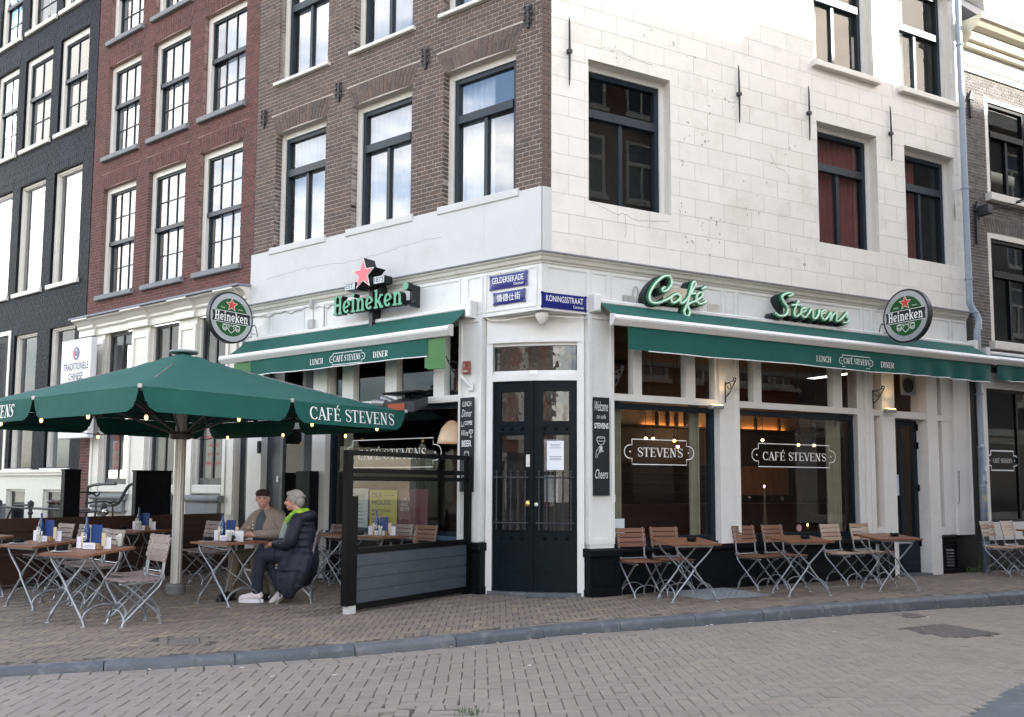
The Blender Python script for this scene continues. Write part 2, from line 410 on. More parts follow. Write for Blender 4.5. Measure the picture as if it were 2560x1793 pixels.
def plaque_outline(x0, x1, z0, z1, r):
    zc = (z0 + z1) / 2
    left = [(x0, zc + r), (x0 - r * 0.4, zc + r)] + [(x0 - r * 0.4 + r * math.cos(a), zc + r * math.sin(a)) for a in [R(90 + 180 * i / 10) for i in range(11)]] + [(x0, zc - r)]
    right = [(x1, zc - r), (x1 + r * 0.4, zc - r)] + [(x1 + r * 0.4 + r * math.cos(a), zc + r * math.sin(a)) for a in [R(-90 + 180 * i / 10) for i in range(11)]] + [(x1, zc + r)]
    return [(x0, z1)] + left + [(x0, z0), (x1, z0)] + right + [(x1, z1)]
def star_pts(cx, cz, r, inner=0.40, rot=90): return [(cx + (r if i % 2 == 0 else r * inner) * math.cos(R(rot + 36 * i)), cz + (r if i % 2 == 0 else r * inner) * math.sin(R(rot + 36 * i))) for i in range(10)]
# ================================================================== shared materials
paint_white = M('white_paint', (0.74, 0.73, 0.70), 0.42, 0.05, 3.0, dirt=(0.40, 0.36, 0.30), dirt_amt=0.22, dirt_scale=2.2, dirt_pos=(0.52, 0.8))
casing_white = M('casing_paint', (0.68, 0.655, 0.595), 0.40, 0.05, 5.0, dirt=(0.38, 0.33, 0.26), dirt_amt=0.25, dirt_scale=7, dirt_pos=(0.55, 0.8))
plaster_white = M('plaster_white', (0.60, 0.596, 0.582), 0.75, 0.04, 2.0, bump=0.15, bscale=60, dirt=(0.42, 0.38, 0.31), dirt_amt=0.30, dirt_scale=1.6, dirt_pos=(0.52, 0.78))
block_white = M('block_white', rough=0.7, var=0.04, scale=3.0, bump=0.12, bscale=70, ramp=[(0.775, 0.75, 0.69), (0.805, 0.78, 0.72), (0.79, 0.765, 0.71), (0.815, 0.79, 0.735)], dirt=(0.52, 0.47, 0.37), dirt_amt=0.5, dirt_scale=1.7, dirt_pos=(0.52, 0.80))
joint_grey = M('joint_grey', (0.42, 0.40, 0.36), 0.9, 0.2, 20)
navy_paint = M('navy_paint', (0.007, 0.014, 0.022), 0.42, 0.2, 8.0, spec=0.3, dirt=(0.07, 0.08, 0.09), dirt_amt=0.2, dirt_scale=14, dirt_pos=(0.58, 0.8))
frame_blue = M('frame_blue', (0.014, 0.023, 0.032), 0.4, 0.15, 8.0, spec=0.35)
black_paint = M('black_paint', (0.0045, 0.005, 0.007), 0.5, 0.25, 9.0, spec=0.15, dirt=(0.06, 0.06, 0.065), dirt_amt=0.3, dirt_scale=9, dirt_pos=(0.58, 0.82))
black_metal = M('black_metal', (0.0025, 0.0025, 0.003), 0.45, 0.2, 10.0, spec=0.15)
lead_mat = M('lead', (0.16, 0.165, 0.175), 0.65, 0.25, 18.0, bump=0.3, bscale=30, dirt=(0.42, 0.42, 0.42), dirt_amt=0.4, dirt_scale=12)
bluestone = M('bluestone', rough=0.6, var=0.22, ramp=[(0.072, 0.080, 0.093), (0.095, 0.102, 0.112), (0.080, 0.088, 0.100), (0.11, 0.114, 0.12)], scale= 5.0, bump=0.25, bscale=160, dirt=(0.26, 0.255, 0.245), dirt_amt=0.7, dirt_scale=7, dirt_pos=(0.52, 0.75))
sill_stone = M('sill_stone', (0.20, 0.205, 0.21), 0.7, 0.15, 12.0, bump=0.2)
galv = M('galvanised_steel', (0.36, 0.38, 0.40), 0.42, 0.2, 25.0, metal=0.75, dirt=(0.16, 0.16, 0.16), dirt_amt=0.35, dirt_scale=30)
alu = M('aluminium', (0.62, 0.62, 0.61), 0.35, 0.08, 12.0, metal=0.6)
alu_white = M('white_aluminium', (0.72, 0.71, 0.69), 0.35, 0.05, 8.0, dirt=(0.40, 0.37, 0.33), dirt_amt=0.25, dirt_scale=6)
letter_white = M('letter_white', (0.90, 0.90, 0.88), 0.5, 0.02)
glass = glass_mat('window_glass', 0.045, wavy=0.012, wscale=1.3)
glass_sky = glass_mat('upper_window_glass', 0.25, (0.97, 0.98, 0.99), wavy=0.010, wscale=1.0)
glass_old = glass_mat('old_glass', 0.10, wavy=0.16, wscale=5.0)
glass_clear = glass_mat('screen_glass', 0.05, (0.95, 0.97, 0.96))
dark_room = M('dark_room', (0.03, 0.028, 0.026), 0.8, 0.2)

# ================================================================== ground
def road_z(x): return -0.086 - 0.0095 * max(-9, min(9, x))
kerb_back = [(-9.0, 5.0), (-6.5, 5.95), (-4.31, 6.95), (-3.97, 7.12), (-3.15, 7.42), (-2.28, 7.74), (-1.43, 8.16), (-0.6, 8.66), (0.09, 9.12), (0.51, 9.42), (1.86, 10.09), (3.21, 10.77), (4.8, 11.58), (6.95, 12.52), (9.5, 13.75), (14, 16.1), (24, 21.3)]
def poly_len(P):
    L = [0]
    for a, b in zip(P, P[1:]): L.append(L[-1] + math.hypot(b[0] - a[0], b[1] - a[1]))
    return L
kb = [(p.x, p.y) for p in catmull([(a, b, 0) for a, b in kerb_back], 8)]
def kerb_y(x):
    for (xa, ya), (xb, yb) in zip(kb, kb[1:]):
        if xa <= x <= xb: return ya + (yb - ya) * (x - xa) / (xb - xa + 1e-9)
    return kb[0][1] if x < kb[0][0] else kb[-1][1]
def kerb_slope(x):
    return (kerb_y(x + 0.05) - kerb_y(x - 0.05)) / 0.1
def side_dist(x, y):      # signed distance to the kerb's back line, positive on the pavement
    s = kerb_slope(x); return (y - kerb_y(x)) / math.sqrt(1 + s * s)

sand = M('paving_sand', (0.070, 0.063, 0.054), 0.95, 0.3, 40.0, bump=0.5, bscale=200)
paving_brick = M('pavement_brick', rough=0.82, var=0.16, scale=9.0, bump=0.35, bscale=120,
    ramp=[(0.155, 0.130, 0.107), (0.188, 0.157, 0.126), (0.171, 0.144, 0.118), (0.205, 0.172, 0.133), (0.178, 0.145, 0.119), (0.148, 0.126, 0.108), (0.193, 0.157, 0.127), (0.240, 0.198, 0.135)],
    dirt=(0.095, 0.078, 0.064), dirt_amt=0.5, dirt_scale=1.1, dirt_pos=(0.45, 0.72))
road_brick = M('road_brick', rough=0.75, var=0.10, scale=12.0, bump=0.3, bscale=140,
    ramp=[(0.228, 0.201, 0.170), (0.246, 0.217, 0.183), (0.236, 0.209, 0.178), (0.258, 0.226, 0.190), (0.214, 0.190, 0.163), (0.242, 0.206, 0.174)],
    dirt=(0.178, 0.156, 0.132), dirt_amt=0.5, dirt_scale=0.9, dirt_pos=(0.42, 0.7))

g = MB()
xs = [-60 + 3.0 * i for i in range(41)]
gb = MB(); gb.add([(-80, -70, -0.36), (90, -70, -0.36), (90, 120, -0.36), (-80, 120, -0.36)], [(0, 1, 2, 3)])
tag(gb.build('ground', sand), 'sandy bed under all the paving of the street corner', None, kind='structure')
road = MB()
nx = 60
for i in range(nx):
    xa = -9 + (24 + 9) * i / nx; xb = -9 + 33 * (i + 1) / nx
    ya, yb = kerb_y(xa) - 0.02, kerb_y(xb) - 0.02
    road.add([(xa, 0.5, road_z(xa) - 0.0105), (xb, 0.5, road_z(xb) - 0.0105), (xb, yb, road_z(xb) - 0.0105), (xa, ya, road_z(xa) - 0.0105)], [(0, 1, 2, 3)])
road.quad((-60, -45, road_z(-9) - 0.02), (70, -45, -0.12), (70, 0.5, -0.12), (-60, 0.5, road_z(-9) - 0.02))
road.quad((-60, 0.5, -0.062), (-9, 0.5, road_z(-9) - 0.012), (-9, 5.0, road_z(-9) - 0.012), (-60, 5.0, -0.062))
road_o = road.build('road', sand); tag(road_o, 'grey herringbone brick road curving round the cafe corner', None, kind='structure')
pav = MB()
for i in range(nx):
    xa = -9 + 33 * i / nx; xb = -9 + 33 * (i + 1) / nx
    pav.add([(xa, kerb_y(xa) + 0.05, -0.008), (xb, kerb_y(xb) + 0.05, -0.008), (xb, 60, -0.008), (xa, 60, -0.008)], [(0, 1, 2, 3)])
pav.quad((-60, 5.05, -0.014), (-9, 5.05, -0.014), (-9, 60, -0.014), (-60, 60, -0.014))
pav_o = pav.build('pavement', sand); tag(pav_o, 'brown and ochre brick pavement along the cafe fronts', None, kind='structure')

def brick_mesh(name, l, w, h, mat, b=0.005):
    m = MB(); x, y = l / 2, w / 2
    vs = [(-x, -y, -h), (x, -y, -h), (x, y, -h), (-x, y, -h), (-x, -y, -b), (x, -y, -b), (x, y, -b), (-x, y, -b), (-x + b, -y + b, 0), (x - b, -y + b, 0), (x - b, y - b, 0), (-x + b, y - b, 0)]
    fs = [(0, 1, 5, 4), (1, 2, 6, 5), (2, 3, 7, 6), (3, 0, 4, 7), (4, 5, 9, 8), (5, 6, 10, 9), (6, 7, 11, 10), (7, 4, 8, 11), (8, 9, 10, 11)]
    m.add(vs, fs); return m.mesh(name, mat), vs, fs
def herring(x0, x1, y0, y1, w, n, ang, org):
    """herringbone brick centres (x, y, turned) for bricks n cells long, axes turned by ang"""
    ca, sa = math.cos(ang), math.sin(ang)
    cs = [((x - org[0]) * ca + (y - org[1]) * sa, -(x - org[0]) * sa + (y - org[1]) * ca) for x in (x0, x1) for y in (y0, y1)]
    i0 = int(min(c[0] for c in cs) / w) - n; i1 = int(max(c[0] for c in cs) / w) + n
    j0 = int(min(c[1] for c in cs) / w) - n; j1 = int(max(c[1] for c in cs) / w) + n
    for j in range(j0, j1):
        for i in range(i0, i1):
            d = (i - j) % (2 * n)
            if d == 0: cx, cy_, t = (i + n / 2) * w, (j + 0.5) * w, 0
            elif d == 2 * n - 1: cx, cy_, t = (i + 0.5) * w, (j + n / 2) * w, 1
            else: continue
            X = org[0] + cx * ca - cy_ * sa; Y = org[1] + cx * sa + cy_ * ca
            if x0 <= X <= x1 and y0 <= Y <= y1: yield X, Y, t
def in_view(p, m=60):
    q = to_px(p); return q is not None and -m < q[0] < 2560 + m and -m < q[1] < 1793 + m * 2
HOLES_PAV = []; HOLES_ROAD = []      # oriented rects (cx, cy, half_a, half_b, angle) kept free for covers
def in_hole(x, y, holes):
    for cx, cy_, a, b, an in holes:
        dx, dy = x - cx, y - cy_; u = dx * math.cos(an) + dy * math.sin(an); v = -dx * math.sin(an) + dy * math.cos(an)
        if abs(u) < a and abs(v) < b: return True
    return False
def lay(parent, cells, me, vs, fs, name, n_single, zf, mat, massname, jit=0.003):
    C = sorted(cells, key=lambda c: (c[0] ** 2 + c[1] ** 2))
    single = [c for c in C if in_view((c[0], c[1], zf(c[0], c[1])), 10)][:n_single]
    sset = set(id(c) for c in single)
    mass = MB()
    for c in C:
        x, y, a = c; z = zf(x, y) + uni(-jit, jit * 0.6) + 0.004 * mnoise.noise((x * 0.9, y * 0.9, 3)); a2 = a + uni(-0.012, 0.012)
        tx, ty = uni(-0.008, 0.008), uni(-0.008, 0.008)
        dk = math.hypot((x + 0.55) / 0.5, (y - 6.15) / 0.28)
        if dk < 1.5:      # the sunken, broken patch in the road
            w_ = max(0, 1.5 - dk); z += 0.012 * w_ * (rnd() - 0.35); tx += uni(-0.09, 0.09) * w_; ty += uni(-0.09, 0.09) * w_; a2 += uni(-0.22, 0.22) * w_; x += uni(-0.015, 0.015) * w_; y += uni(-0.015, 0.015) * w_
        if id(c) in sset:
            o = bpy.data.objects.new(name, me); COL.objects.link(o); o.parent = parent; o.location = (x, y, z); o.rotation_euler = (tx, ty, a2)
        else:
            ca, sa = math.cos(a2), math.sin(a2)
            mass.add([(x + p[0] * ca - p[1] * sa, y + p[0] * sa + p[1] * ca, z + p[2] + p[0] * ty + p[1] * tx) for p in vs], fs, 0, rnd() * 0.999 + 0.0005)
    tag(mass.build(massname, mat, parent), None, None, kind='stuff')

# covers that interrupt the paving (world positions from the fronts)
steel_plate_c = W('B', 2.38, 0.46)
HOLES_PAV.append((steel_plate_c.x, steel_plate_c.y, 0.56, 0.52, TH['B']))
drain_c = W('A', -0.78, 4.50); HOLES_PAV.append((drain_c.x, drain_c.y, 0.25, 0.25, R(20)))
man_c = W('B', 3.14, 3.38); HOLES_ROAD.append((man_c.x, man_c.y, 0.36, 0.36, TH['B'] - R(2)))
gully_c = W('B', 3.81, 2.34); HOLES_ROAD.append((gully_c.x, gully_c.y, 0.17, 0.17, TH['B']))
# flush blue stone of the far kerb, lower right of the view
flush_poly = [(2.84, 5.9), (3.62, 6.85), (4.25, 7.45), (5.2, 8.15), (6.3, 8.75), (6.75, 8.35), (5.4, 7.55), (4.55, 6.85), (3.85, 6.15), (3.4, 5.5), (2.6, 5.5)]
def in_poly(x, y, P):
    c = False
    for (xa, ya), (xb, yb) in zip(P, P[1:] + P[:1]):
        if (ya > y) != (yb > y) and x < (xb - xa) * (y - ya) / (yb - ya) + xa: c = not c
    return c
far_side = flush_poly[:5] + [(9, 8.0), (9, 3), (2.6, 3)]

rl, rw = 0.205, 0.1025
rme, rvs, rfs = brick_mesh('road_brick', rl - 0.006, rw - 0.006, 0.06, road_brick, 0.005)
cells = []
for X, Y, t in herring(-5.2, 12.5, 4.6, 16.5, rw, 2, R(2.0), (0, 5)):
    if side_dist(X, Y) > -0.30: continue
    if in_hole(X, Y, HOLES_ROAD) or in_poly(X, Y, far_side): continue
    if not in_view((X, Y, -0.1), 150): continue
    cells.append((X, Y, R(2.0) + (R(90) if t else 0)))
LK = poly_len(kb)
def along(s):
    for k in range(len(kb) - 1):
        if LK[k] <= s <= LK[k + 1]:
            f = (s - LK[k]) / (LK[k + 1] - LK[k] + 1e-9); a, b = kb[k], kb[k + 1]
            d = Vector((b[0] - a[0], b[1] - a[1], 0)).normalized()
            return Vector((a[0] + (b[0] - a[0]) * f, a[1] + (b[1] - a[1]) * f, 0)), d
    return None
s = 0.0
edge_cells = []
while s < LK[-1] - 1:
    p, d = along(s); nrm = Vector((-d.y, d.x, 0))
    q = p - nrm * 0.205
    if in_view((q.x, q.y, -0.1), 100): cells.append((q.x, q.y, math.atan2(d.y, d.x)))
    q = p - nrm * 0.308
    if in_view((q.x, q.y, -0.1), 100): cells.append((q.x, q.y, math.atan2(d.y, d.x)))
    q = p + nrm * 0.045
    if in_view((q.x, q.y, 0), 100): edge_cells.append((q.x, q.y, math.atan2(d.y, d.x)))
    s += 0.208
lay(road_o, cells, rme, rvs, rfs, 'brick', 300, lambda x, y: road_z(x), road_brick, 'brick_paving')

pl, pw = 0.207, 0.069
pme, pvs, pfs = brick_mesh('pavement_brick', pl - 0.006, pw - 0.007, 0.06, paving_brick, 0.005)
def indoors(x, y, m=0.02):
    v = Vector((x, y, 0)) - CORNER
    return v.dot(fout('A')) < m and v.dot(fout('B')) < m
cells = []
for X, Y, t in herring(-9.5, 13, 6.6, 21, pw, 3, R(1.0), (0, 7)):
    if side_dist(X, Y) < 0.12 or indoors(X, Y, -0.02): continue
    if in_hole(X, Y, HOLES_PAV): continue
    if not in_view((X, Y, 0), 120): continue
    cells.append((X, Y, R(1.0) + (R(90) if t else 0)))
lay(pav_o, cells + edge_cells, pme, pvs, pfs, 'brick', 300, lambda x, y: 0.0, paving_brick, 'brick_paving')

# kerb of rounded blue stones
kerb = obj('kerb', None); tag(kerb, 'rounded blue stone kerb between pavement and road', None, kind='structure')
joints = [0.0]
s = 0.35
while s < LK[-1] - 1.2: joints.append(s); s += 0.98 + uni(-0.03, 0.03)
for a, b in zip(joints, joints[1:]):
    m = MB(); rings = []; n = 6
    for i in range(n + 1):
        ss = a + 0.004 + (b - a - 0.008) * i / n; p, d = along(ss); nrm = Vector((-d.y, d.x, 0)); zr = road_z(p.x) - 0.08
        prof = [(0.0, zr), (0.0, 0.006), (-0.065, 0.007), (-0.098, 0.0), (-0.120, -0.018), (-0.131, -0.042), (-0.136, zr)]
        rings.append([(p.x + nrm.x * o, p.y + nrm.y * o, z) for o, z in prof])
    k = len(rings[0]); vs = [v for r_ in rings for v in r_]
    fs = [(i * k + j, i * k + j + 1, (i + 1) * k + j + 1, (i + 1) * k + j) for i in range(n) for j in range(k - 1)] + [tuple(range(k)), tuple(n * k + j for j in range(k - 1, -1, -1))]
    m.add(vs, fs); p, _ = along((a + b) / 2)
    if in_view((p.x, p.y, 0), 400): o = m.build('kerb_stone', bluestone, kerb, autosmooth=35); o.location.z = uni(-0.006, 0.004)
fk = MB()
fk.prism(flush_poly, -0.3, road_z(4) + 0.006, axis='z')
tag(fk.build('flush_kerb', bluestone), 'flush blue stone kerb curving in at the lower right corner', None, kind='structure')
fp = MB(); fp.prism([(3.42, 5.45), (3.87, 6.1), (4.57, 6.8), (5.42, 7.5), (6.77, 8.3), (12, 8.0), (12, 3), (3, 3)], -0.3, -0.118, axis='z')
tag(fp.build('far_pavement', paving_brick), 'brown pavement beyond the flush kerb at the lower right', None, kind='structure')

# small litter: butts, paper scraps and a few pale leaves trodden between the bricks
lit = MB(); rl_ = random.Random(21)
for i in range(34):
    if i < 14: x, y = rl_.uniform(-3.2, 5), 0; y = kerb_y(x) + (rl_.uniform(-2.2, -0.2) if i < 30 else rl_.uniform(0.2, 2.0))
    else: x = rl_.uniform(-3.5, 6); y = kerb_y(x) - 0.17 - abs(rl_.gauss(0, 0.03))
    if indoors(x, y, 0.3) or not in_view((x, y, 0), 0): continue
    z = 0.003 if side_dist(x, y) > 0 else road_z(x) + 0.003; a = rl_.uniform(0, 6.28); l_ = rl_.uniform(0.008, 0.030); w_ = rl_.uniform(0.004, 0.010); ca, sa = math.cos(a), math.sin(a)
    lit.add([(x + u * ca - v * sa, y + u * sa + v * ca, z + h) for u, v, h in ((-l_, -w_, 0), (l_, -w_, 0), (l_, w_, 0), (-l_, w_, 0), (-l_ * .8, 0, 0.006), (l_ * .8, 0, 0.006))], [(0, 1, 5, 4), (1, 2, 5), (2, 3, 4, 5), (3, 0, 4)], 0, rl_.random() * .99 + .004)
tag(lit.build('litter', M('litter', rough=0.8, ramp=[(0.6, 0.57, 0.5), (0.45, 0.30, 0.2), (0.65, 0.63, 0.6), (0.35, 0.30, 0.22)])), 'scattered cigarette butts and paper scraps on the paving', 'litter', kind='stuff')
gr_ = MB()
for i in range(60):
    x, y = -0.28 + rl_.gauss(0, 0.05), 6.08 + rl_.gauss(0, 0.04); h = rl_.uniform(0.02, 0.06); gr_.add([(x - .003, y, road_z(0) - .01), (x + .003, y, road_z(0) - .01), (x + rl_.gauss(0, .02), y + rl_.gauss(0, .02), road_z(0) + h)], [(0, 1, 2)])
tag(gr_.build('grass', M('joint_grass', (0.05, 0.09, 0.025), 0.8, 0.3, 20)), 'tuft of grass in the broken patch of road at the bottom edge', 'grass', kind='stuff')

# steel plate, drain and manhole covers
steel = M('chequer_steel', (0.34, 0.35, 0.36), 0.5, 0.15, 14, metal=0.3, dirt=(0.14, 0.14, 0.14), dirt_amt=0.5, dirt_scale=8)
iron = M('cast_iron', (0.17, 0.157, 0.145), 0.7, 0.25, 20, metal=0.1, dirt=(0.2, 0.18, 0.16), dirt_amt=0.4, dirt_scale=12)
t = thing('steel_hatch', 'grey chequer plate steel hatch in the pavement below the first cafe window', 'hatch', steel_plate_c, TH['B'])
m = MB(); m.box(-0.55, 0.55, -0.50, 0.50, -0.03, 0.004); m.build('plate', steel, t)
m = MB()
for i in range(22):
    for j in range(20):
        cx, cy_ = -0.52 + i * 0.0495, -0.47 + j * 0.0495; a = R(45 if (i + j) % 2 else -45); ca, sa = math.cos(a), math.sin(a)
        pts = [(-0.018, 0), (0, -0.006), (0.018, 0), (0, 0.006)]
        vs = [(cx + p[0] * ca - p[1] * sa, cy_ + p[0] * sa + p[1] * ca, 0.0045) for p in pts] + [(cx, cy_, 0.009)]
        m.add(vs, [(0, 1, 4), (1, 2, 4), (2, 3, 4), (3, 0, 4)])
tag(m.build('tread_pattern', steel, t), None, None, kind='stuff')
m = MB(); m.box(-0.55, 0.25, 0.502, 0.56, 0.0, 0.14); m.build('back_flange', steel, t)
t = thing('manhole_cover', 'square cast iron manhole cover with round lid set in the road', 'manhole cover', man_c + Vector((0, 0, road_z(man_c.x))), TH['B'] - R(2))
m = MB(); m.box(-0.35, 0.35, -0.35, 0.35, -0.05, 0.002); m.build('frame', iron, t)
m = MB(); m.lathe([(0.27, 0.0021), (0.27, 0.008), (0.255, 0.008), (0.255, 0.004), (0.20, 0.004), (0.20, 0.008), (0.19, 0.008), (0.19, 0.004), (0.0, 0.004)], 40); m.build('lid', iron, t)
m = MB()
for i in range(18):
    for j in range(18):
        x, y = -0.33 + i * 0.0388, -0.33 + j * 0.0388
        m.box(x - 0.010, x + 0.010, y - 0.010, y + 0.010, 0.0024, 0.011)
tag(m.build('stud_pattern', iron, t), None, None, kind='stuff')
t = thing('gully_grate', 'small iron gully grate in the road beside the kerb', 'drain', gully_c + Vector((0, 0, road_z(gully_c.x))), TH['B'])
m = MB(); m.frame(-0.16, 0.16, -0.16, 0.16, 0.03, -0.04, 0.003)
m.v = [(x, z, y) for x, y, z in m.v]
for i in range(6): m.box(-0.13, 0.13, -0.12 + i * 0.044, -0.10 + i * 0.044, -0.03, 0.002)
m.build('grate', iron, t)
t = thing('drain_cover', 'small iron drain cover framed by bricks in the terrace pavement', 'drain', drain_c, R(20))
m = MB(); m.box(-0.13, 0.13, -0.11, 0.11, -0.05, -0.004)
for i in range(5): m.box(-0.12, 0.12, -0.095 + i * 0.042, -0.078 + i * 0.042, -0.004, 0.002)
m.build('grate', iron, t)
m = MB()
for a in range(4):
    ca, sa = math.cos(a * math.pi / 2), math.sin(a * math.pi / 2)
    for k in (-1, 1):
        for q in ([(-0.21, -0.21), (0.13, -0.21), (0.13, -0.14), (-0.21, -0.14)],) if k == 1 else ():
            m.prism([(x * ca - y * sa, x * sa + y * ca) for x, y in q], -0.05, 0.001, axis='z')
m.build('brick_frame', paving_brick, t)
# ================================================================== walls and windows
brick_brown = M('brown_brick', rough=0.85, var=0.14, scale=14, bump=0.3, bscale=110,
    ramp=[(0.100, 0.071, 0.062), (0.132, 0.091, 0.077), (0.114, 0.083, 0.074), (0.085, 0.065, 0.060), (0.142, 0.097, 0.080), (0.106, 0.075, 0.065)], dirt=(0.055, 0.048, 0.043), dirt_amt=0.45, dirt_scale=1.3, dirt_pos=(0.5, 0.75))
mortar_light = M('mortar_light', (0.46, 0.41, 0.37), 0.95, 0.2, 25)
brick_red = M('red_brick', rough=0.85, var=0.14, scale=14, bump=0.3, bscale=110,
    ramp=[(0.120, 0.046, 0.041), (0.146, 0.056, 0.049), (0.102, 0.043, 0.040), (0.130, 0.060, 0.052), (0.090, 0.040, 0.038), (0.140, 0.053, 0.046)], dirt=(0.07, 0.045, 0.042), dirt_amt=0.5, dirt_scale=1.2, dirt_pos=(0.5, 0.75))
mortar_red = M('mortar_red', (0.30, 0.20, 0.18), 0.95, 0.2, 25)
brick_black = M('black_brick', rough=0.55, var=0.2, scale=9, bump=0.3, bscale=110, spec=0.12, ramp=[(0.0045, 0.0066, 0.0115), (0.0065, 0.0088, 0.0145), (0.0045, 0.0066, 0.0115), (0.0078, 0.0102, 0.0165)], dirt=(0.028, 0.040, 0.070), dirt_amt=0.65, dirt_scale=1.5, dirt_pos=(0.52, 0.8))
mortar_black = M('mortar_black', (0.0025, 0.0035, 0.005), 0.8, 0.2, 25)
brick_grey = M('grey_brick', rough=0.85, var=0.18, scale=14, bump=0.3, bscale=110, ramp=[(0.085, 0.078, 0.074), (0.12, 0.11, 0.104), (0.155, 0.142, 0.135), (0.10, 0.092, 0.086)], dirt=(0.05, 0.045, 0.04), dirt_amt=0.5)
mortar_grey = M('mortar_grey', (0.40, 0.375, 0.35), 0.95, 0.2, 25)
curtain_white = M('curtain_white', (0.37, 0.395, 0.43), 0.9, 0.06, 4)  # white net curtain, with the blue of sky light tinted into its colour
curtain_red = M('curtain_red', (0.15, 0.042, 0.042), 0.9, 0.15, 5)
curtain_olive = M('curtain_olive', (0.26, 0.24, 0.17), 0.9, 0.15, 5)

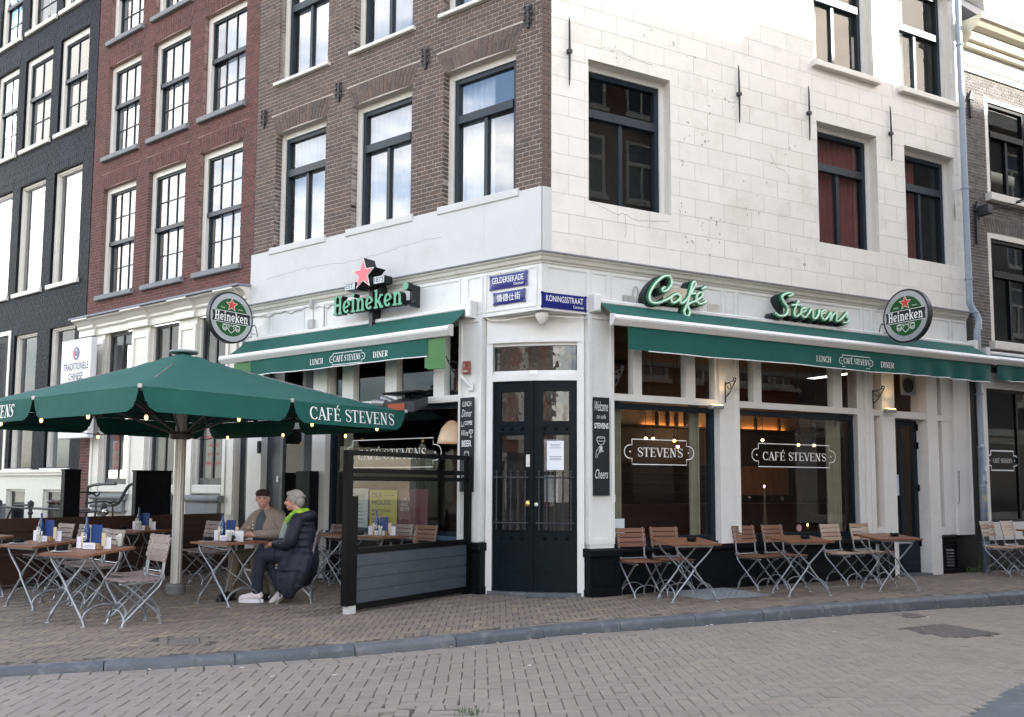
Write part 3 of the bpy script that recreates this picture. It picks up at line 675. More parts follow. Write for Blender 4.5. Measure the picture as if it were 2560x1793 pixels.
UNIT = MB()
_b = 0.03
UNIT.box(0, 1, 0, 1, 0, 1)
_unit_mesh = {}
def unit_mesh(mat):
    if mat.name not in _unit_mesh: _unit_mesh[mat.name] = UNIT.mesh('brick_' + mat.name, mat)
    return _unit_mesh[mat.name]
def spans(x0, x1, z, holes, arches):
    iv = []
    for a, b, za, zb in holes:
        if za < z < zb: iv.append((a, b))
    for cx, wb, wt, za, zb in arches:
        if za < z < zb:
            w = wb + (wt - wb) * (z - za) / (zb - za); iv.append((cx - w / 2, cx + w / 2))
    iv.sort(); out = []; c = x0
    for a, b in iv:
        if a > c: out.append((c, a))
        c = max(c, b)
    if c < x1: out.append((c, x1))
    return out
def brick_wall(parent, fr, x0, x1, z0, z1, holes, arches, mat, mortar, name='brick', blen=0.215, bh=0.0655, joint=0.012, n_single=0, reveal=0.13, y=0.0, cross=True, wallname='wall', arch_mat=None, n=None, endreveal=()):
    # mortar backing with openings and reveals
    bk = MB(); yb = y + 0.0035
    X = sorted(set([x0, x1] + [h[i] for h in holes for i in (0, 1) if x0 < h[i] < x1])); Z = sorted(set([z0, z1] + [h[i] for h in holes for i in (2, 3) if z0 < h[i] < z1]))
    for xa, xb in zip(X, X[1:]):
        for za, zb in zip(Z, Z[1:]):
            mx, mz = (xa + xb) / 2, (za + zb) / 2
            if any(h[0] < mx < h[1] and h[2] < mz < h[3] for h in holes): continue
            bk.quad((xa, yb, za), (xb, yb, za), (xb, yb, zb), (xa, yb, zb))
    for a, b, za, zb in holes:
        za_, zb_ = max(za, z0), min(zb, z1)
        for q in (((a, yb, za_), (a, yb, zb_), (a, y + reveal, zb_), (a, y + reveal, za_)), ((b, yb, za_), (b, y + reveal, za_), (b, y + reveal, zb_), (b, yb, zb_))): bk.quad(*q)
        if zb < z1: bk.quad((a, yb, zb), (b, yb, zb), (b, y + reveal, zb), (a, y + reveal, zb))
        if za > z0: bk.quad((a, yb, za), (a, y + reveal, za), (b, y + reveal, za), (b, yb, za))
    bk.build(wallname, mortar, parent, fr)
    pieces = []; k = 0; z = z0
    while z < z1 - 0.02:
        ze = min(z + bh - joint, z1); zc = (z + ze) / 2
        hd = cross and k % 2 == 1; L = blen / 2 if hd else blen
        off = (L / 2 if hd else (blen / 2 if (k // 2) % 2 else 0)) - 0.03
        for a, b in spans(x0, x1, zc, holes, arches):
            i = math.floor((a - x0 - off) / L); x = x0 + off + i * L
            while x < b:
                xa, xb = max(x, a), min(x + L - joint, b)
                if 0 < b - xb < 0.03: xb = b
                if x < a and x + L - joint - a < 0.02: x += L; xa = a; xb = min(x + L - joint, b)
                if xb - xa > 0.004:
                    edge = (abs(xa - a) < 1e-6 and a > x0 + 1e-6) or (abs(xb - b) < 1e-6 and b < x1 - 1e-6)
                    if abs(xb - b) < 1e-6 and abs(b - x1) < 1e-6 and endreveal: edge = True
                    pieces.append((xa, xb, z, ze, edge))
                x += L
        z += bh; k += 1
    def score(p):
        q = W(fr, (p[0] + p[1]) / 2, 0, (p[2] + p[3]) / 2); s = to_px(q)
        if s is None or not (0 < s[0] < 2560 and 0 < s[1] < 1793): return 0
        d = (q - Vector((0, 0, CAM_H))); c = abs(d.normalized().dot(fout(fr)))
        return (p[1] - p[0]) * c / d.length ** 2
    pieces.sort(key=score, reverse=True)
    mass = MB()
    for i, (xa, xb, za, zb, edge) in enumerate(pieces):
        pr = y - uni(0, 0.0035); dp = (reveal - 0.02 if edge else 0.02)
        if i < n_single:
            o = bpy.data.objects.new(name, unit_mesh(mat)); COL.objects.link(o); o.parent = parent
            rot = Matrix.Rotation(TH[fr], 4, 'Z')
            o.rotation_euler = (0, 0, TH[fr]); o.location = rot @ Vector((xa, pr, za)); o.scale = (xb - xa, dp, zb - za)
        else:
            # front and four sides only
            y1 = y + dp
            mass.add([(xa, pr, za), (xb, pr, za), (xb, pr, zb), (xa, pr, zb), (xa, y1, za), (xb, y1, za), (xb, y1, zb), (xa, y1, zb)],
                     [(0, 1, 2, 3), (1, 5, 6, 2), (4, 0, 3, 7), (3, 2, 6, 7), (4, 5, 1, 0)], 0, rnd() * 0.998 + 0.001)
    if arches:
        for cx, wb, wt, za, zb in arches:
            nb = max(6, int(wb / 0.072))
            for j in range(nb):
                f0, f1 = j / nb, (j + 1) / nb
                rise = lambda f: 0.03 * (1 - (2 * f - 1) ** 2)
                xb0, xb1 = cx - wb / 2 + wb * f0, cx - wb / 2 + wb * f1; xt0, xt1 = cx - wt / 2 + wt * f0, cx - wt / 2 + wt * f1
                g_ = 0.005
                pr = y - 0.003 - uni(0, 0.003)
                a0, a1 = za + rise(f0), za + rise(f1); t0, t1 = zb + rise(f0) * 0.5, zb + rise(f1) * 0.5
                mid = 0.52 + 0.1 * (j % 2)
                def L_(u, v): return u + (v - u) * mid
                segs = [(0, mid - 0.015), (mid + 0.015, 1)]
                for s0, s1 in segs:
                    P = [(xb0 + (xt0 - xb0) * s0 + g_, a0 + (t0 - a0) * s0), (xb1 + (xt1 - xb1) * s0 - g_, a1 + (t1 - a1) * s0), (xb1 + (xt1 - xb1) * s1 - g_, a1 + (t1 - a1) * s1), (xb0 + (xt0 - xb0) * s1 + g_, a0 + (t0 - a0) * s1)]
                    mass.prism(P, pr, y + reveal - 0.02 if s0 == 0 else y + 0.02, 0, rnd() * 0.998 + 0.001)
            mb = MB(); mb.prism([(cx - wb / 2, za), (cx + wb / 2, za), (cx + wt / 2, zb + 0.02), (cx - wt / 2, zb + 0.02)], y + 0.004, y + 0.0065)
            mb.build('mortar_bed', mortar, parent, fr)
    tag(mass.build('brick_mass', mat, parent, fr), None, None, kind='stuff')

def pane_obj(w, fr_x0, x1, z0, z1, y, mat=None):
    m = MB(); m.quad((fr_x0, y, z0), (x1, y, z0), (x1, y, z1), (fr_x0, y, z1)); return m.build('pane', mat or glass, w)
def curtain_obj(w, x0, x1, z0, z1, y, mat, waves=10, amp=0.02, name='curtain', side=None):
    m = MB(); n = waves * 6; v = []; f = []
    for i in range(n + 1):
        x = x0 + (x1 - x0) * i / n; yy = y + amp * math.sin(2 * math.pi * waves * i / n) + amp * 0.5 * math.sin(7.3 * i / n + x0)
        v += [(x, yy, z0), (x, yy, z1)]
    for i in range(n): f.append((2 * i, 2 * i + 2, 2 * i + 3, 2 * i + 1))
    m.add(v, f); return m.build(name, mat, w, smooth=True)
def cross_window(parent, fr, x0, x1, z0, z1, casing=0.09, frame=0.065, transom=None, y=0.10, dark=frame_blue, cas=casing_white, curtain=None, g=None, mull=True, left_cas=True, top_cas=True, sill=None, right_cas=True, sash=None, blind=None, curt_amp=0.02, sillmat=None, sill_out=0.06, sill_h=0.08):
    """tall Dutch window: pale casing, dark frame, light above a transom, two sashes below"""
    g = g or glass_sky
    m = MB(); c = casing
    if left_cas: m.box(x0, x0 + c, y, y + 0.10, z0, z1)
    if right_cas: m.box(x1 - c, x1, y, y + 0.10, z0, z1)
    xa = x0 + (c if left_cas else 0); xb = x1 - (c if right_cas else 0); zt = z1 - (c if top_cas else 0)
    if top_cas: m.box(xa, xb, y, y + 0.10, zt, z1)
    w = m.build('window', cas, parent, fr)
    d = MB(); y1 = y + 0.025; f = frame
    d.frame(xa, xb, z0, zt, f, y1, y1 + 0.07)
    panes = []
    if transom:
        ta, tb = transom
        d.box(xa + f, xb - f, y1 - 0.02, y1 + 0.07, ta, tb)
        panes.append((xa + f, xb - f, tb, zt - f, y1 + 0.045))
        lo = ta
    else: lo = zt - f
    if mull:
        xm = (xa + xb) / 2; d.box(xm - 0.03, xm + 0.03, y1 + 0.012, y1 + 0.08, z0 + f, lo)
        panes += [(xa + f, xm - 0.03, z0 + f, lo, y1 + 0.055), (xm + 0.03, xb - f, z0 + f, lo, y1 + 0.055)]
    else: panes.append((xa + f, xb - f, z0 + f, lo, y1 + 0.055))
    d.build('window_frame', dark, w)
    for a, b, za, zb, yy in panes: pane_obj(w, a, b, za, zb, yy, g)
    if curtain:
        for (a, b, mat) in curtain: curtain_obj(w, a, b, z0 + 0.03, zt - 0.03, y1 + 0.16, mat, max(3, int((b - a) * 9)), curt_amp)
    if sill:
        s = MB(); s.bevbox(x0 - 0.07, x1 + 0.07, -sill_out, y + 0.1, z0 - sill_h, z0, 0.01); s.build('sill', sillmat or sill_stone, w)
    return w
def grid_window(parent, fr, x0, x1, z0, z1, rows_top, rows_bot, cols=3, split=0.5, casing=0.11, y=0.09, dark=frame_blue, cas=casing_white, curtain=True, g=None, sill=sill_stone, sill_out=0.07, sill_h=0.10):
    """sash window with glazing bars"""
    g = g or glass_sky; m = MB(); c = casing
    m.frame(x0, x1, z0, z1, c, y, y + 0.1, wb=0.05)
    w = m.build('window', cas, parent, fr)
    xa, xb, za, zb = x0 + c, x1 - c, z0 + 0.05, z1 - c; y1 = y + 0.03
    zm = za + (zb - za) * (1 - split); d = MB(); f = 0.036
    d.frame(xa, xb, zm, zb, f, y1, y1 + 0.05); d.frame(xa, xb, za, zm, f, y1 + 0.035, y1 + 0.085)
    d.box(xa, xb, y1 - 0.015, y1 + 0.03, zm - 0.05, zm + 0.03)
    for (lo, hi, rws, yy) in ((zm + f, zb - f, rows_top, y1 + 0.01), (za + f, zm - f, rows_bot, y1 + 0.045)):
        for i in range(1, cols):
            x = xa + f + (xb - xa - 2 * f) * i / cols; d.box(x - 0.008, x + 0.008, yy, yy + 0.03, lo, hi)
        for i in range(1, rws):
            z = lo + (hi - lo) * i / rws; d.box(xa + f, xb - f, yy + 0.003, yy + 0.027, z - 0.008, z + 0.008)
    d.build('window_frame', dark, w)
    pane_obj(w, xa + f, xb - f, zm + f, zb - f, y1 + 0.03, g); pane_obj(w, xa + f, xb - f, za + f, zm - f, y1 + 0.065, g)
    if curtain: curtain_obj(w, xa + uni(0.0, 0.25), xb, za, zb, y1 + 0.19, curtain_white, 9, 0.018)
    if sill:
        s = MB(); s.bevbox(x0 - 0.07, x1 + 0.07, -sill_out, y + 0.1, z0 - sill_h, z0, 0.012); s.build('sill', sill, w)
    return w

# ================================================================== cafe on the corner
cafe = thing('cafe_building', 'corner cafe building with brown brick and white painted fronts over a white shopfront', 'building', CORNER)
A_L = -6.03
HA = [(-5.49, -4.24, 5.31, 7.31), (-3.63, -2.35, 5.31, 7.31), (-1.73, -0.43, 5.31, 7.31), (-5.48, -4.24, 8.19, 10.3), (-3.62, -2.36, 8.19, 10.3), (-1.74, -0.44, 8.19, 10.3)]
AR = [((a + b) / 2, b - a, b - a + 0.30, 7.31, 7.62) for a, b, c, d in HA[:3]]
brick_wall(cafe, 'A', A_L, 0.0, 5.30, 12.5, HA, AR, brick_brown, mortar_light, n_single=300, reveal=0.14, wallname='brick_front', endreveal=True)
# plaster band below the brick, and its return round the corner
m = MB()
m.box(A_L - 0.02, 0.0, -0.025, 0.25, 4.44, 5.298); m.build('plaster_band', plaster_white, cafe, 'A')
m = MB(); m.box(0.002, 0.135, -0.02, 0.2, 4.44, 5.298); m.build('plaster_return', plaster_white, cafe, 'B')
# brick return facing the side street
mass = MB(); z = 5.30; k = 0
while z < 12.4:
    for (a, b) in (((0.0, 0.128),) if k % 2 else ((0.0, 0.06), (0.07, 0.128))): mass.box(a, b, -0.004 - uni(0, .003), 0.10, z, z + 0.0555, 0, rnd() * 0.99 + 0.005)
    z += 0.0655; k += 1
tag(mass.build('brick_return', brick_brown, cafe, 'B'), None, None, kind='stuff')
m = MB(); m.box(0.003, 0.126, 0.003, 0.11, 5.3, 12.5); m.build('return_mortar', mortar_light, cafe, 'B')
crack_mat = M('crack', (0.16, 0.15, 0.13), 0.9)
m = MB(); pts = []; x = -5.6
while x < -1.7: pts.append((x, 4.83 + 0.055 * (x + 5.6) / 4 + uni(-0.012, 0.012) + 0.03 * math.sin(x * 2.3))); x += uni(0.03, 0.09)
strip2d(m, pts, 0.004, -0.0262); m.build('crack', crack_mat, cafe, 'A')
m = MB()
for hx in (-2.4, -0.95): strip2d(m, [(hx, 4.5), (hx + 0.01, 4.9), (hx - 0.005, 5.28)], 0.004, -0.0264)
m.build('hairline', M('hairline', (0.5, 0.48, 0.44), 0.9), cafe, 'A')
for (a, b, c, d), tr in zip(HA, [(6.56, 6.68)] * 3 + [(9.45, 9.57)] * 3):
    up = c > 8
    cross_window(cafe, 'A', a, b, c + (0.0 if up else 0.03), d, transom=tr, y=0.13, right_cas=True, curtain=[(a + 0.12, b - 0.12, curtain_white)] if a < -2 else [(a + 0.12, a + 0.7, curtain_white)],
                 sill=True, sillmat=casing_white if up else plaster_white, sill_out=0.07 if up else 0.045, sill_h=0.06 if up else 0.11)
m = MB(); m.box(-6.0, -0.3, 1.1, 1.15, 5.0, 10.4); m.build('room_wall', M('room_wall', (0.36, 0.36, 0.36), 0.9), cafe, 'A')

# side street front: painted blocks
B_R = 8.55
HB = [(0.72, 2.10, 5.22, 7.19), (4.98, 6.33, 5.22, 7.17), (7.0, 8.27, 5.22, 7.15), (4.97, 6.31, 8.14, 10.2), (6.96, 8.33, 8.14, 10.2)]
m = MB(); yb = 0.006
X = sorted(set([0.14, B_R] + [h[i] for h in HB for i in (0, 1)])); Z = sorted(set([4.44, 12.5] + [h[i] for h in HB for i in (2, 3)]))
for xa, xb in zip(X, X[1:]):
    for za, zb in zip(Z, Z[1:]):
        if not any(h[0] < (xa + xb) / 2 < h[1] and h[2] < (za + zb) / 2 < h[3] for h in HB): m.quad((xa, yb, za), (xb, yb, za), (xb, yb, zb), (xa, yb, zb))
m.build('rendered_wall', joint_grey, cafe, 'B')
pieces = []; z = 4.46; k = 0; ch, bl, jt = 0.2655, 0.53, 0.0045
while z < 12.4:
    za, zb = z, z + ch - jt; off = 0.15 + (0.28 if k % 2 else 0.0) - 0.02; zs = []
    # split a course where an opening's head or sill runs through it
    cuts = sorted(set([za, zb] + [h[i] for h in HB for i in (2, 3) if za < h[i] < zb]))
    for qa, qb in zip(cuts, cuts[1:]):
        for a, b in spans(0.14, B_R, (qa + qb) / 2, HB, []):
            i = math.floor((a - off) / bl); x = off + i * bl
            while x < b:
                xa, xb = max(x, a), min(x + bl - jt, b)
                if xb - xa > 0.015: pieces.append((xa, xb, qa, qb, (abs(xa - a) < 1e-6 and a > 0.2) or (abs(xb - b) < 1e-6 and b < B_R - 0.01)))
                x += bl
    z += ch; k += 1
def sc_b(p):
    q = W('B', (p[0] + p[1]) / 2, 0, (p[2] + p[3]) / 2); s = to_px(q)
    if s is None or s[1] < -30 or s[0] > 2600: return 0
    return (p[1] - p[0]) * (p[3] - p[2]) / (q - Vector((0, 0, CAM_H))).length ** 2
pieces.sort(key=sc_b, reverse=True)
mass = MB(); rotB = Matrix.Rotation(TH['B'], 4, 'Z')
bev = MB(); bev.bevbox(0, 1, 0, 1, 0, 1, 0.012); blk_me = bev.mesh('wall_block', block_white)
for i, (xa, xb, za, zb, edge) in enumerate(pieces):
    pr = -uni(0, 0.0025)
    if i < 300:
        o = bpy.data.objects.new('wall_block', blk_me); COL.objects.link(o); o.parent = cafe
        o.rotation_euler = (uni(-.0015, .0015), 0, TH['B'] + uni(-.0015, .0015)); o.location = rotB @ Vector((xa, pr, za)); o.scale = (xb - xa, 0.05, zb - za)
    else: mass.bevbox(xa, xb, pr, 0.05, za, zb, 0.003, 0, rnd() * 0.99 + 0.005)
tag(mass.build('block_mass', block_white, cafe, 'B'), None, None, kind='stuff')
# white reveals of the side street openings
for a, b, c, d in HB:
    m = MB()
    for q in (((a, .004, c), (a, .004, d), (a, .30, d), (a, .30, c)), ((b, .004, c), (b, .30, c), (b, .30, d), (b, .004, d)), ((a, .004, d), (b, .004, d), (b, .30, d), (a, .30, d)), ((a, .004, c), (a, .30, c), (b, .30, c), (b, .004, c))): m.quad(*q)
    m.build('window_reveal', casing_white, cafe, 'B')
for i, (a, b, c, d) in enumerate(HB):
    up = c > 8
    cur = {0: None, 1: [(a + 0.1, b - 0.1, curtain_red)], 2: [(a + 0.1, a + 0.66, curtain_red)], 3: [(a + 0.06, a + 0.40, curtain_white)], 4: [(a + 0.06, a + 0.55, curtain_white)]}[i]
    cross_window(cafe, 'B', a, b - (0.0 if not up else 0.0), c, d, casing=0.075, frame=0.07, transom=(9.30, 9.42) if up else (6.46, 6.58), y=0.16, left_cas=False, curtain=cur, g=glass, cas=paint_white,
                 sill=up, sillmat=casing_white, sill_out=0.09, sill_h=0.10)
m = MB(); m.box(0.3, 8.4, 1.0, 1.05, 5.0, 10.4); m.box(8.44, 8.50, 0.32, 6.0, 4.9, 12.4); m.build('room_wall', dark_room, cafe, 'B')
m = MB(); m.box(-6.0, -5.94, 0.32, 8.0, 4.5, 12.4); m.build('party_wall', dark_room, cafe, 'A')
flake = M('flaked_patch', (0.42, 0.39, 0.34), 0.95, 0.3, 60)
# flaked paint: small shallow patches, irregular
m = MB(); rs = random.Random(5)
def flake_at(x, z, s):
    n = rs.randint(6, 10); P = []
    for i in range(n):
        a = 2 * math.pi * i / n; r_ = s * rs.uniform(0.35, 1.0); P.append((x + r_ * math.cos(a) * rs.uniform(.6, 1.2), z + r_ * math.sin(a)))
    m.add([(a, -0.0036 - rs.uniform(0, .0004), b) for a, b in P], [tuple(range(n))])
for cx, cz, sx, sz, n in ((2.75, 6.55, .12, .30, 9), (2.3, 6.05, .05, .1, 5), (2.3, 5.35, .12, .08, 6), (2.85, 5.22, .22, .12, 12), (3.0, 4.95, .3, .1, 7), (2.5, 7.7, .6, .12, 9), (1.0, 7.42, .25, .05, 5), (3.2, 7.1, .25, .1, 6), (4.2, 6.3, .5, .5, 8), (2.35, 6.5, .1, .2, 5), (3.6, 5.6, .5, .4, 8), (4.6, 4.9, .2, .2, 5), (1.4, 7.35, .5, .04, 6), (2.5, 4.9, .3, .15, 6)):
    for i in range(n): flake_at(cx + rs.gauss(0, sx * .6), cz + rs.gauss(0, sz * .6), rs.uniform(0.008, 0.030))
tag(m.build('paint_flakes', flake, cafe, 'B'), None, None, kind='stuff')
m = MB()
for P in ([(0.75, 5.20), (0.95, 5.16), (1.15, 5.10), (1.3, 5.12), (1.5, 5.06), (1.8, 5.09), (2.05, 5.12)], [(1.1, 7.38), (1.25, 7.42), (1.5, 7.36), (1.8, 7.35)], [(4.0, 6.45), (4.1, 6.28), (4.3, 6.22), (4.35, 6.05)], [(1.3, 5.12), (1.32, 4.95), (1.3, 4.8)]):
    pp = [(p.x + uni(-.008, .008), p.y + uni(-.008, .008)) for p in catmull([(a, b, 0) for a, b in P], 5)]
    strip2d(m, pp, 0.0045, -0.0042)
m.build('crack', crack_mat, cafe, 'B')
# wall anchors
iron_black = M('wrought_iron', (0.030, 0.030, 0.034), 0.6, 0.3, 20)
for ax, az_ in ((-0.22, 7.66), (-2.08, 7.62), (-3.94, 7.61), (-5.82, 7.635), (-0.22, 10.6)):
    m = MB(); m.box(ax - 0.018, ax + 0.018, -0.035, 0.0, az_ - 0.15, az_ + 0.15)
    for dz in (-0.09, 0.09, 0.0):
        for sg in (-1, 1):
            m.tube(catmull([(ax, -0.025, az_ + dz), (ax + sg * 0.045, -0.03, az_ + dz + 0.015), (ax + sg * 0.062, -0.03, az_ + dz + 0.055), (ax + sg * 0.035, -0.03, az_ + dz + 0.066)], 4), 0.014, 6)
    m.build('wall_anchor', iron_black, cafe, 'A')
for ax, za, zb in ((0.40, 6.73, 7.68), (3.36, 6.80, 7.69), (4.79, 6.80, 7.68), (6.65, 6.80, 7.74)):
    m = MB(); m.tube([(ax, -0.03, za), (ax, -0.035, za + 0.1), (ax, -0.04, (za + zb) / 2), (ax, -0.035, zb - 0.1), (ax, -0.03, zb)], [0.006, 0.012, 0.016, 0.012, 0.006], 6)
    zc = (za + zb) / 2; m.box(ax - 0.03, ax + 0.03, -0.06, 0, zc - 0.025, zc + 0.025); m.build('wall_anchor', iron_black, cafe, 'B')

# ------------------------------------------------------------------ cornice and frieze that turn the corner
phi = math.pi - (TH['B'] - TH['A'])       # inside angle between the fronts
def corner_off(n):      # plan point where both fronts, moved outward by n, meet (building-local)
    a, b = fout('A'), fout('B'); det = a.x * b.y - a.y * b.x
    return Vector(((n * b.y - a.y * n) / det, (a.x * n - n * b.x) / det, 0))
def sweep(name, prof, mat, xa=A_L, xb=B_R - 0.18):
    m = MB(); rings = []
    for st in range(3):
        ring = []
        for n, z in prof:
            if st == 0: p = fdir('A') * xa + fout('A') * n
            elif st == 1: p = corner_off(n)
            else: p = fdir('B') * xb + fout('B') * n
            ring.append((p.x, p.y, z))
        rings += ring
    k = len(prof); fs = []
    for s_ in range(2):
        for j in range(k): fs.append((s_ * k + j, (s_ + 1) * k + j, (s_ + 1) * k + (j + 1) % k, s_ * k + (j + 1) % k))
    fs += [tuple(range(k)), tuple(range(3 * k - 1, 2 * k - 1, -1))]
    m.add(rings, fs); return m.build(name, mat, cafe)
sweep('lead_flashing', [(-0.02, 4.46), (0.0, 4.445), (0.135, 4.418), (0.142, 4.398), (0.130, 4.395), (0.126, 4.408), (-0.02, 4.43)], lead_mat, xb=B_R)
frieze_col = M('frieze_paint', (0.70, 0.70, 0.675), 0.42, 0.05, 3.0, dirt=(0.34, 0.33, 0.30), dirt_amt=0.35, dirt_scale=2.6, dirt_pos=(0.5, 0.8))
cornice_col = M('cornice_paint', (0.56, 0.545, 0.49), 0.5, 0.08, 5.0, dirt=(0.28, 0.26, 0.22), dirt_amt=0.4, dirt_scale=4)
sweep('cornice', [(-0.02, 4.41), (0.122, 4.402), (0.118, 4.375), (0.095, 4.355), (0.085, 4.315), (0.062, 4.295), (0.058, 4.275), (-0.02, 4.275)], cornice_col)
sweep('frieze', [(-0.25, 4.274), (0.045, 4.274), (0.045, 3.70), (0.055, 3.69), (0.055, 3.662), (-0.25, 3.662)], frieze_col, xb=8.37)
pm = MB()
def molding(m, x0, x1, z0=3.72, z1=4.245, y=-0.045, w=0.022):
    m.frame(x0, x1, z0, z1, w, y - 0.012, y + 0.002); m.frame(x0 + w, x1 - w, z0 + w, z1 - w, 0.010, y - 0.006, y + 0.002)
for a, b in ((-5.98, -5.50), (-5.45, -4.60), (-4.10, -1.34), (-1.22, -0.94), (-0.90, -0.04)): molding(pm, a, b)
pm.box(-4.57, -4.13, -0.053, -0.043, 3.72, 4.25)
pm.build('frieze_panels', frieze_col, cafe, 'A')
pm = MB()
for a, b in ((0.04, 0.67), (0.73, 0.99), (1.04, 2.96), (3.01, 3.20), (3.25, 5.78), (5.84, 6.02), (6.07, 7.92), (7.99, 8.35)): molding(pm, a, b)
pm.build('frieze_panels', frieze_col, cafe, 'B')
cb = MB()
for x0, x1, z in ((-6.0, -4.4, 4.20), (-4.3, -3.5, 4.18)):
    pts = [(x0 + (x1 - x0) * i / 12, -0.06, z + 0.02 * math.sin(i * 1.3) + 0.015 * math.sin(i * 2.9)) for i in range(13)]
    cb.tube(catmull(pts, 4), 0.008, 6)
cb.tube([(-4.38, -0.055, 4.18), (-4.38, -0.055, 3.95)], 0.011, 6); cb.tube([(-4.12, -0.06, 4.22), (-4.12, -0.06, 3.78)], 0.010, 6)
cb.lathe([(0.03, 0), (0.034, 0.02), (0.034, 0.10), (0.02, 0.12)], 12, (-4.38, -0.10, 4.18)); cb.box(-4.45, -4.33, -0.11, -0.046, 3.86, 4.0)
cb.build('cable_run', M('cable_grey', (0.42, 0.41, 0.39), 0.6), cafe, 'A')
m = MB()
for i in range(8):
    z = 3.865 + i * 0.018; m.box(2.70, 2.89, -0.058, -0.047, z, z + 0.010)
m.frame(2.68, 2.91, 3.84, 4.02, 0.015, -0.06, -0.046); m.build('vent_grille', casing_white, cafe, 'B')
m = MB(); m.bevbox(1.22, 1.38, -0.13, -0.05, 3.86, 3.97, 0.015); m.tube(catmull([(1.36, -0.08, 3.95), (1.38, -0.09, 4.08), (1.43, -0.09, 4.10), (1.46, -0.08, 4.0), (1.44, -0.08, 3.88), (1.6, -0.06, 3.86)], 6), 0.008, 6)
m.build('junction_box', M('grey_plastic', (0.34, 0.34, 0.33), 0.5), cafe, 'B')

# ------------------------------------------------------------------ shopfront, canal side
def pilaster(fr, x0, x1, z0, z1, y0=-0.06, panel=True, mat=paint_white, name='pilaster', cap=None):
    m = MB(); m.box(x0, x1, y0, 0.14, z0, z1)
    if panel:
        w = x1 - x0; m.box(x0 - 0.0, x0 + 0.05, y0 - 0.022, y0, z0, z1); m.box(x1 - 0.05, x1, y0 - 0.022, y0, z0, z1); m.box(x0 + 0.05, x1 - 0.05, y0 - 0.022, y0, z1 - 0.05, z1); m.box(x0 + 0.05, x1 - 0.05, y0 - 0.022, y0, z0, z0 + 0.07)
    return m.build(name, mat, cafe, fr)
def shop_window(fr, x0, x1, z0, z1, y=0.04, frame=0.06, dark=navy_paint, g=glass, bar=()):
    m = MB(); m.frame(x0, x1, z0, z1, frame, y, y + 0.09)
    w = m.build('shop_window', dark, cafe, fr)
    pane_obj(w, x0 + frame, x1 - frame, z0 + frame, z1 - frame, y + 0.05, g)
    return w
def transoms(fr, lights, z0, z1, y=0.03, g=glass, mat=paint_white, x0=None, x1=None):
    """row of top lights between white posts"""
    m = MB(); xs_ = [x0] + [v for l in lights for v in l] + [x1]
    for a, b in zip(xs_[0::2], xs_[1::2]):
        if b - a > 0.005: m.box(a, b, y - 0.04, y + 0.08, z0, z1); 
    m.box(x0, x1, y - 0.06, y + 0.09, z0 - 0.095, z0 - 0.002); m.box(x0, x1, y - 0.035, y + 0.081, z0 - 0.0018, z0 + 0.0)
    w = m.build('top_light', mat, cafe, fr)
    for a, b in lights:
        pane_obj(w, a, b, z0, z1, y + 0.03, g)
    return w
pilaster('A', -1.33, -0.93, 0.68, 3.66)
m = MB(); m.box(-1.35, -0.89, -0.13, 0.15, 0.0, 0.62); m.bevbox(-1.37, -0.87, -0.17, 0.15, 0.56, 0.665, 0.02); m.box(-1.36, -0.88, -0.145, 0.1, 0.0, 0.10); m.frame(-1.28, -0.96, 0.14, 0.50, 0.02, -0.142, -0.128)
m.build('plinth_block', black_paint, cafe, 'A')
m = MB(); m.box(-1.30, -0.95, -0.075, 0.1, 0.667, 0.76); m.build('pilaster_base', paint_white, cafe, 'A')
# the big window and its top lights
m = MB(); m.box(-4.02, -1.372, 0.0, 0.16, 0.0, 0.60); m.bevbox(-4.02, -1.372, -0.06, 0.16, 0.60, 0.66, 0.015); m.build('plinth', black_paint, cafe, 'A')
m = MB(); m.bevbox(-4.02, -1.335, -0.03, 0.15, 0.661, 0.72, 0.01); m.build('window_sill', M('blue_sill', (0.03, 0.075, 0.13), 0.4), cafe, 'A')
wA = shop_window('A', -4.02, -1.335, 0.721, 2.54, y=0.04)
transoms('A', [(-4.0, -3.72), (-3.48, -2.80), (-2.57, -1.85), (-1.65, -1.36)], 2.65, 3.66, x0=-4.02, x1=-1.335)
pilaster('A', -4.33, -4.022, 0.0, 3.66, panel=False)
# entrance to the flats on the left: pale posts, navy panel, glazed door
m = MB(); m.box(-4.64, -4.332, 0.05, 0.12, 1.42, 3.3); m.build('side_panel', navy_paint, cafe, 'A')
m = MB(); m.box(-4.64, -4.332, 0.05, 0.13, 0.0, 1.418); m.build('side_panel', M('pale_blue_paint', (0.45, 0.50, 0.56), 0.5), cafe, 'A')
d = MB(); d.frame(-5.24, -4.645, 0.0, 3.3, 0.07, 0.05, 0.11); d.box(-5.168, -4.717, 0.055, 0.10, 0.07, 0.5); d.box(-5.168, -4.717, 0.055, 0.10, 2.3, 2.4)
dr = d.build('flat_door', M('door_grey', (0.10, 0.105, 0.11), 0.4), cafe, 'A'); pane_obj(dr, -5.168, -4.717, 0.5, 2.3, 0.085)
m = MB(); m.box(-5.58, -5.245, 0.06, 0.12, 0.0, 3.3); m.build('side_panel', M('dark_panel', (0.05, 0.058, 0.066), 0.4), cafe, 'A')
m = MB(); m.box(-5.29, -5.25, 0.03, 0.06, 1.45, 1.55); m.build('house_number', letter_white, cafe, 'A')
pilaster('A', -5.93, -5.582, 0.0, 3.66, panel=False)
m = MB(); m.bevbox(-5.64, -5.585, -0.11, -0.06, 1.92, 2.12, 0.01); m.box(-5.625, -5.60, -0.115, -0.108, 2.02, 2.08); kb_ = m.build('key_safe', M('key_safe_black', (0.03, 0.03, 0.03), 0.5), cafe, 'A')
m = MB(); m.box(A_L, -4.33, 0.14, 0.2, 3.3, 3.665); m.box(-6.03, -5.932, 0.0, 0.2, 0, 3.66); m.build('lintel', paint_white, cafe, 'A')

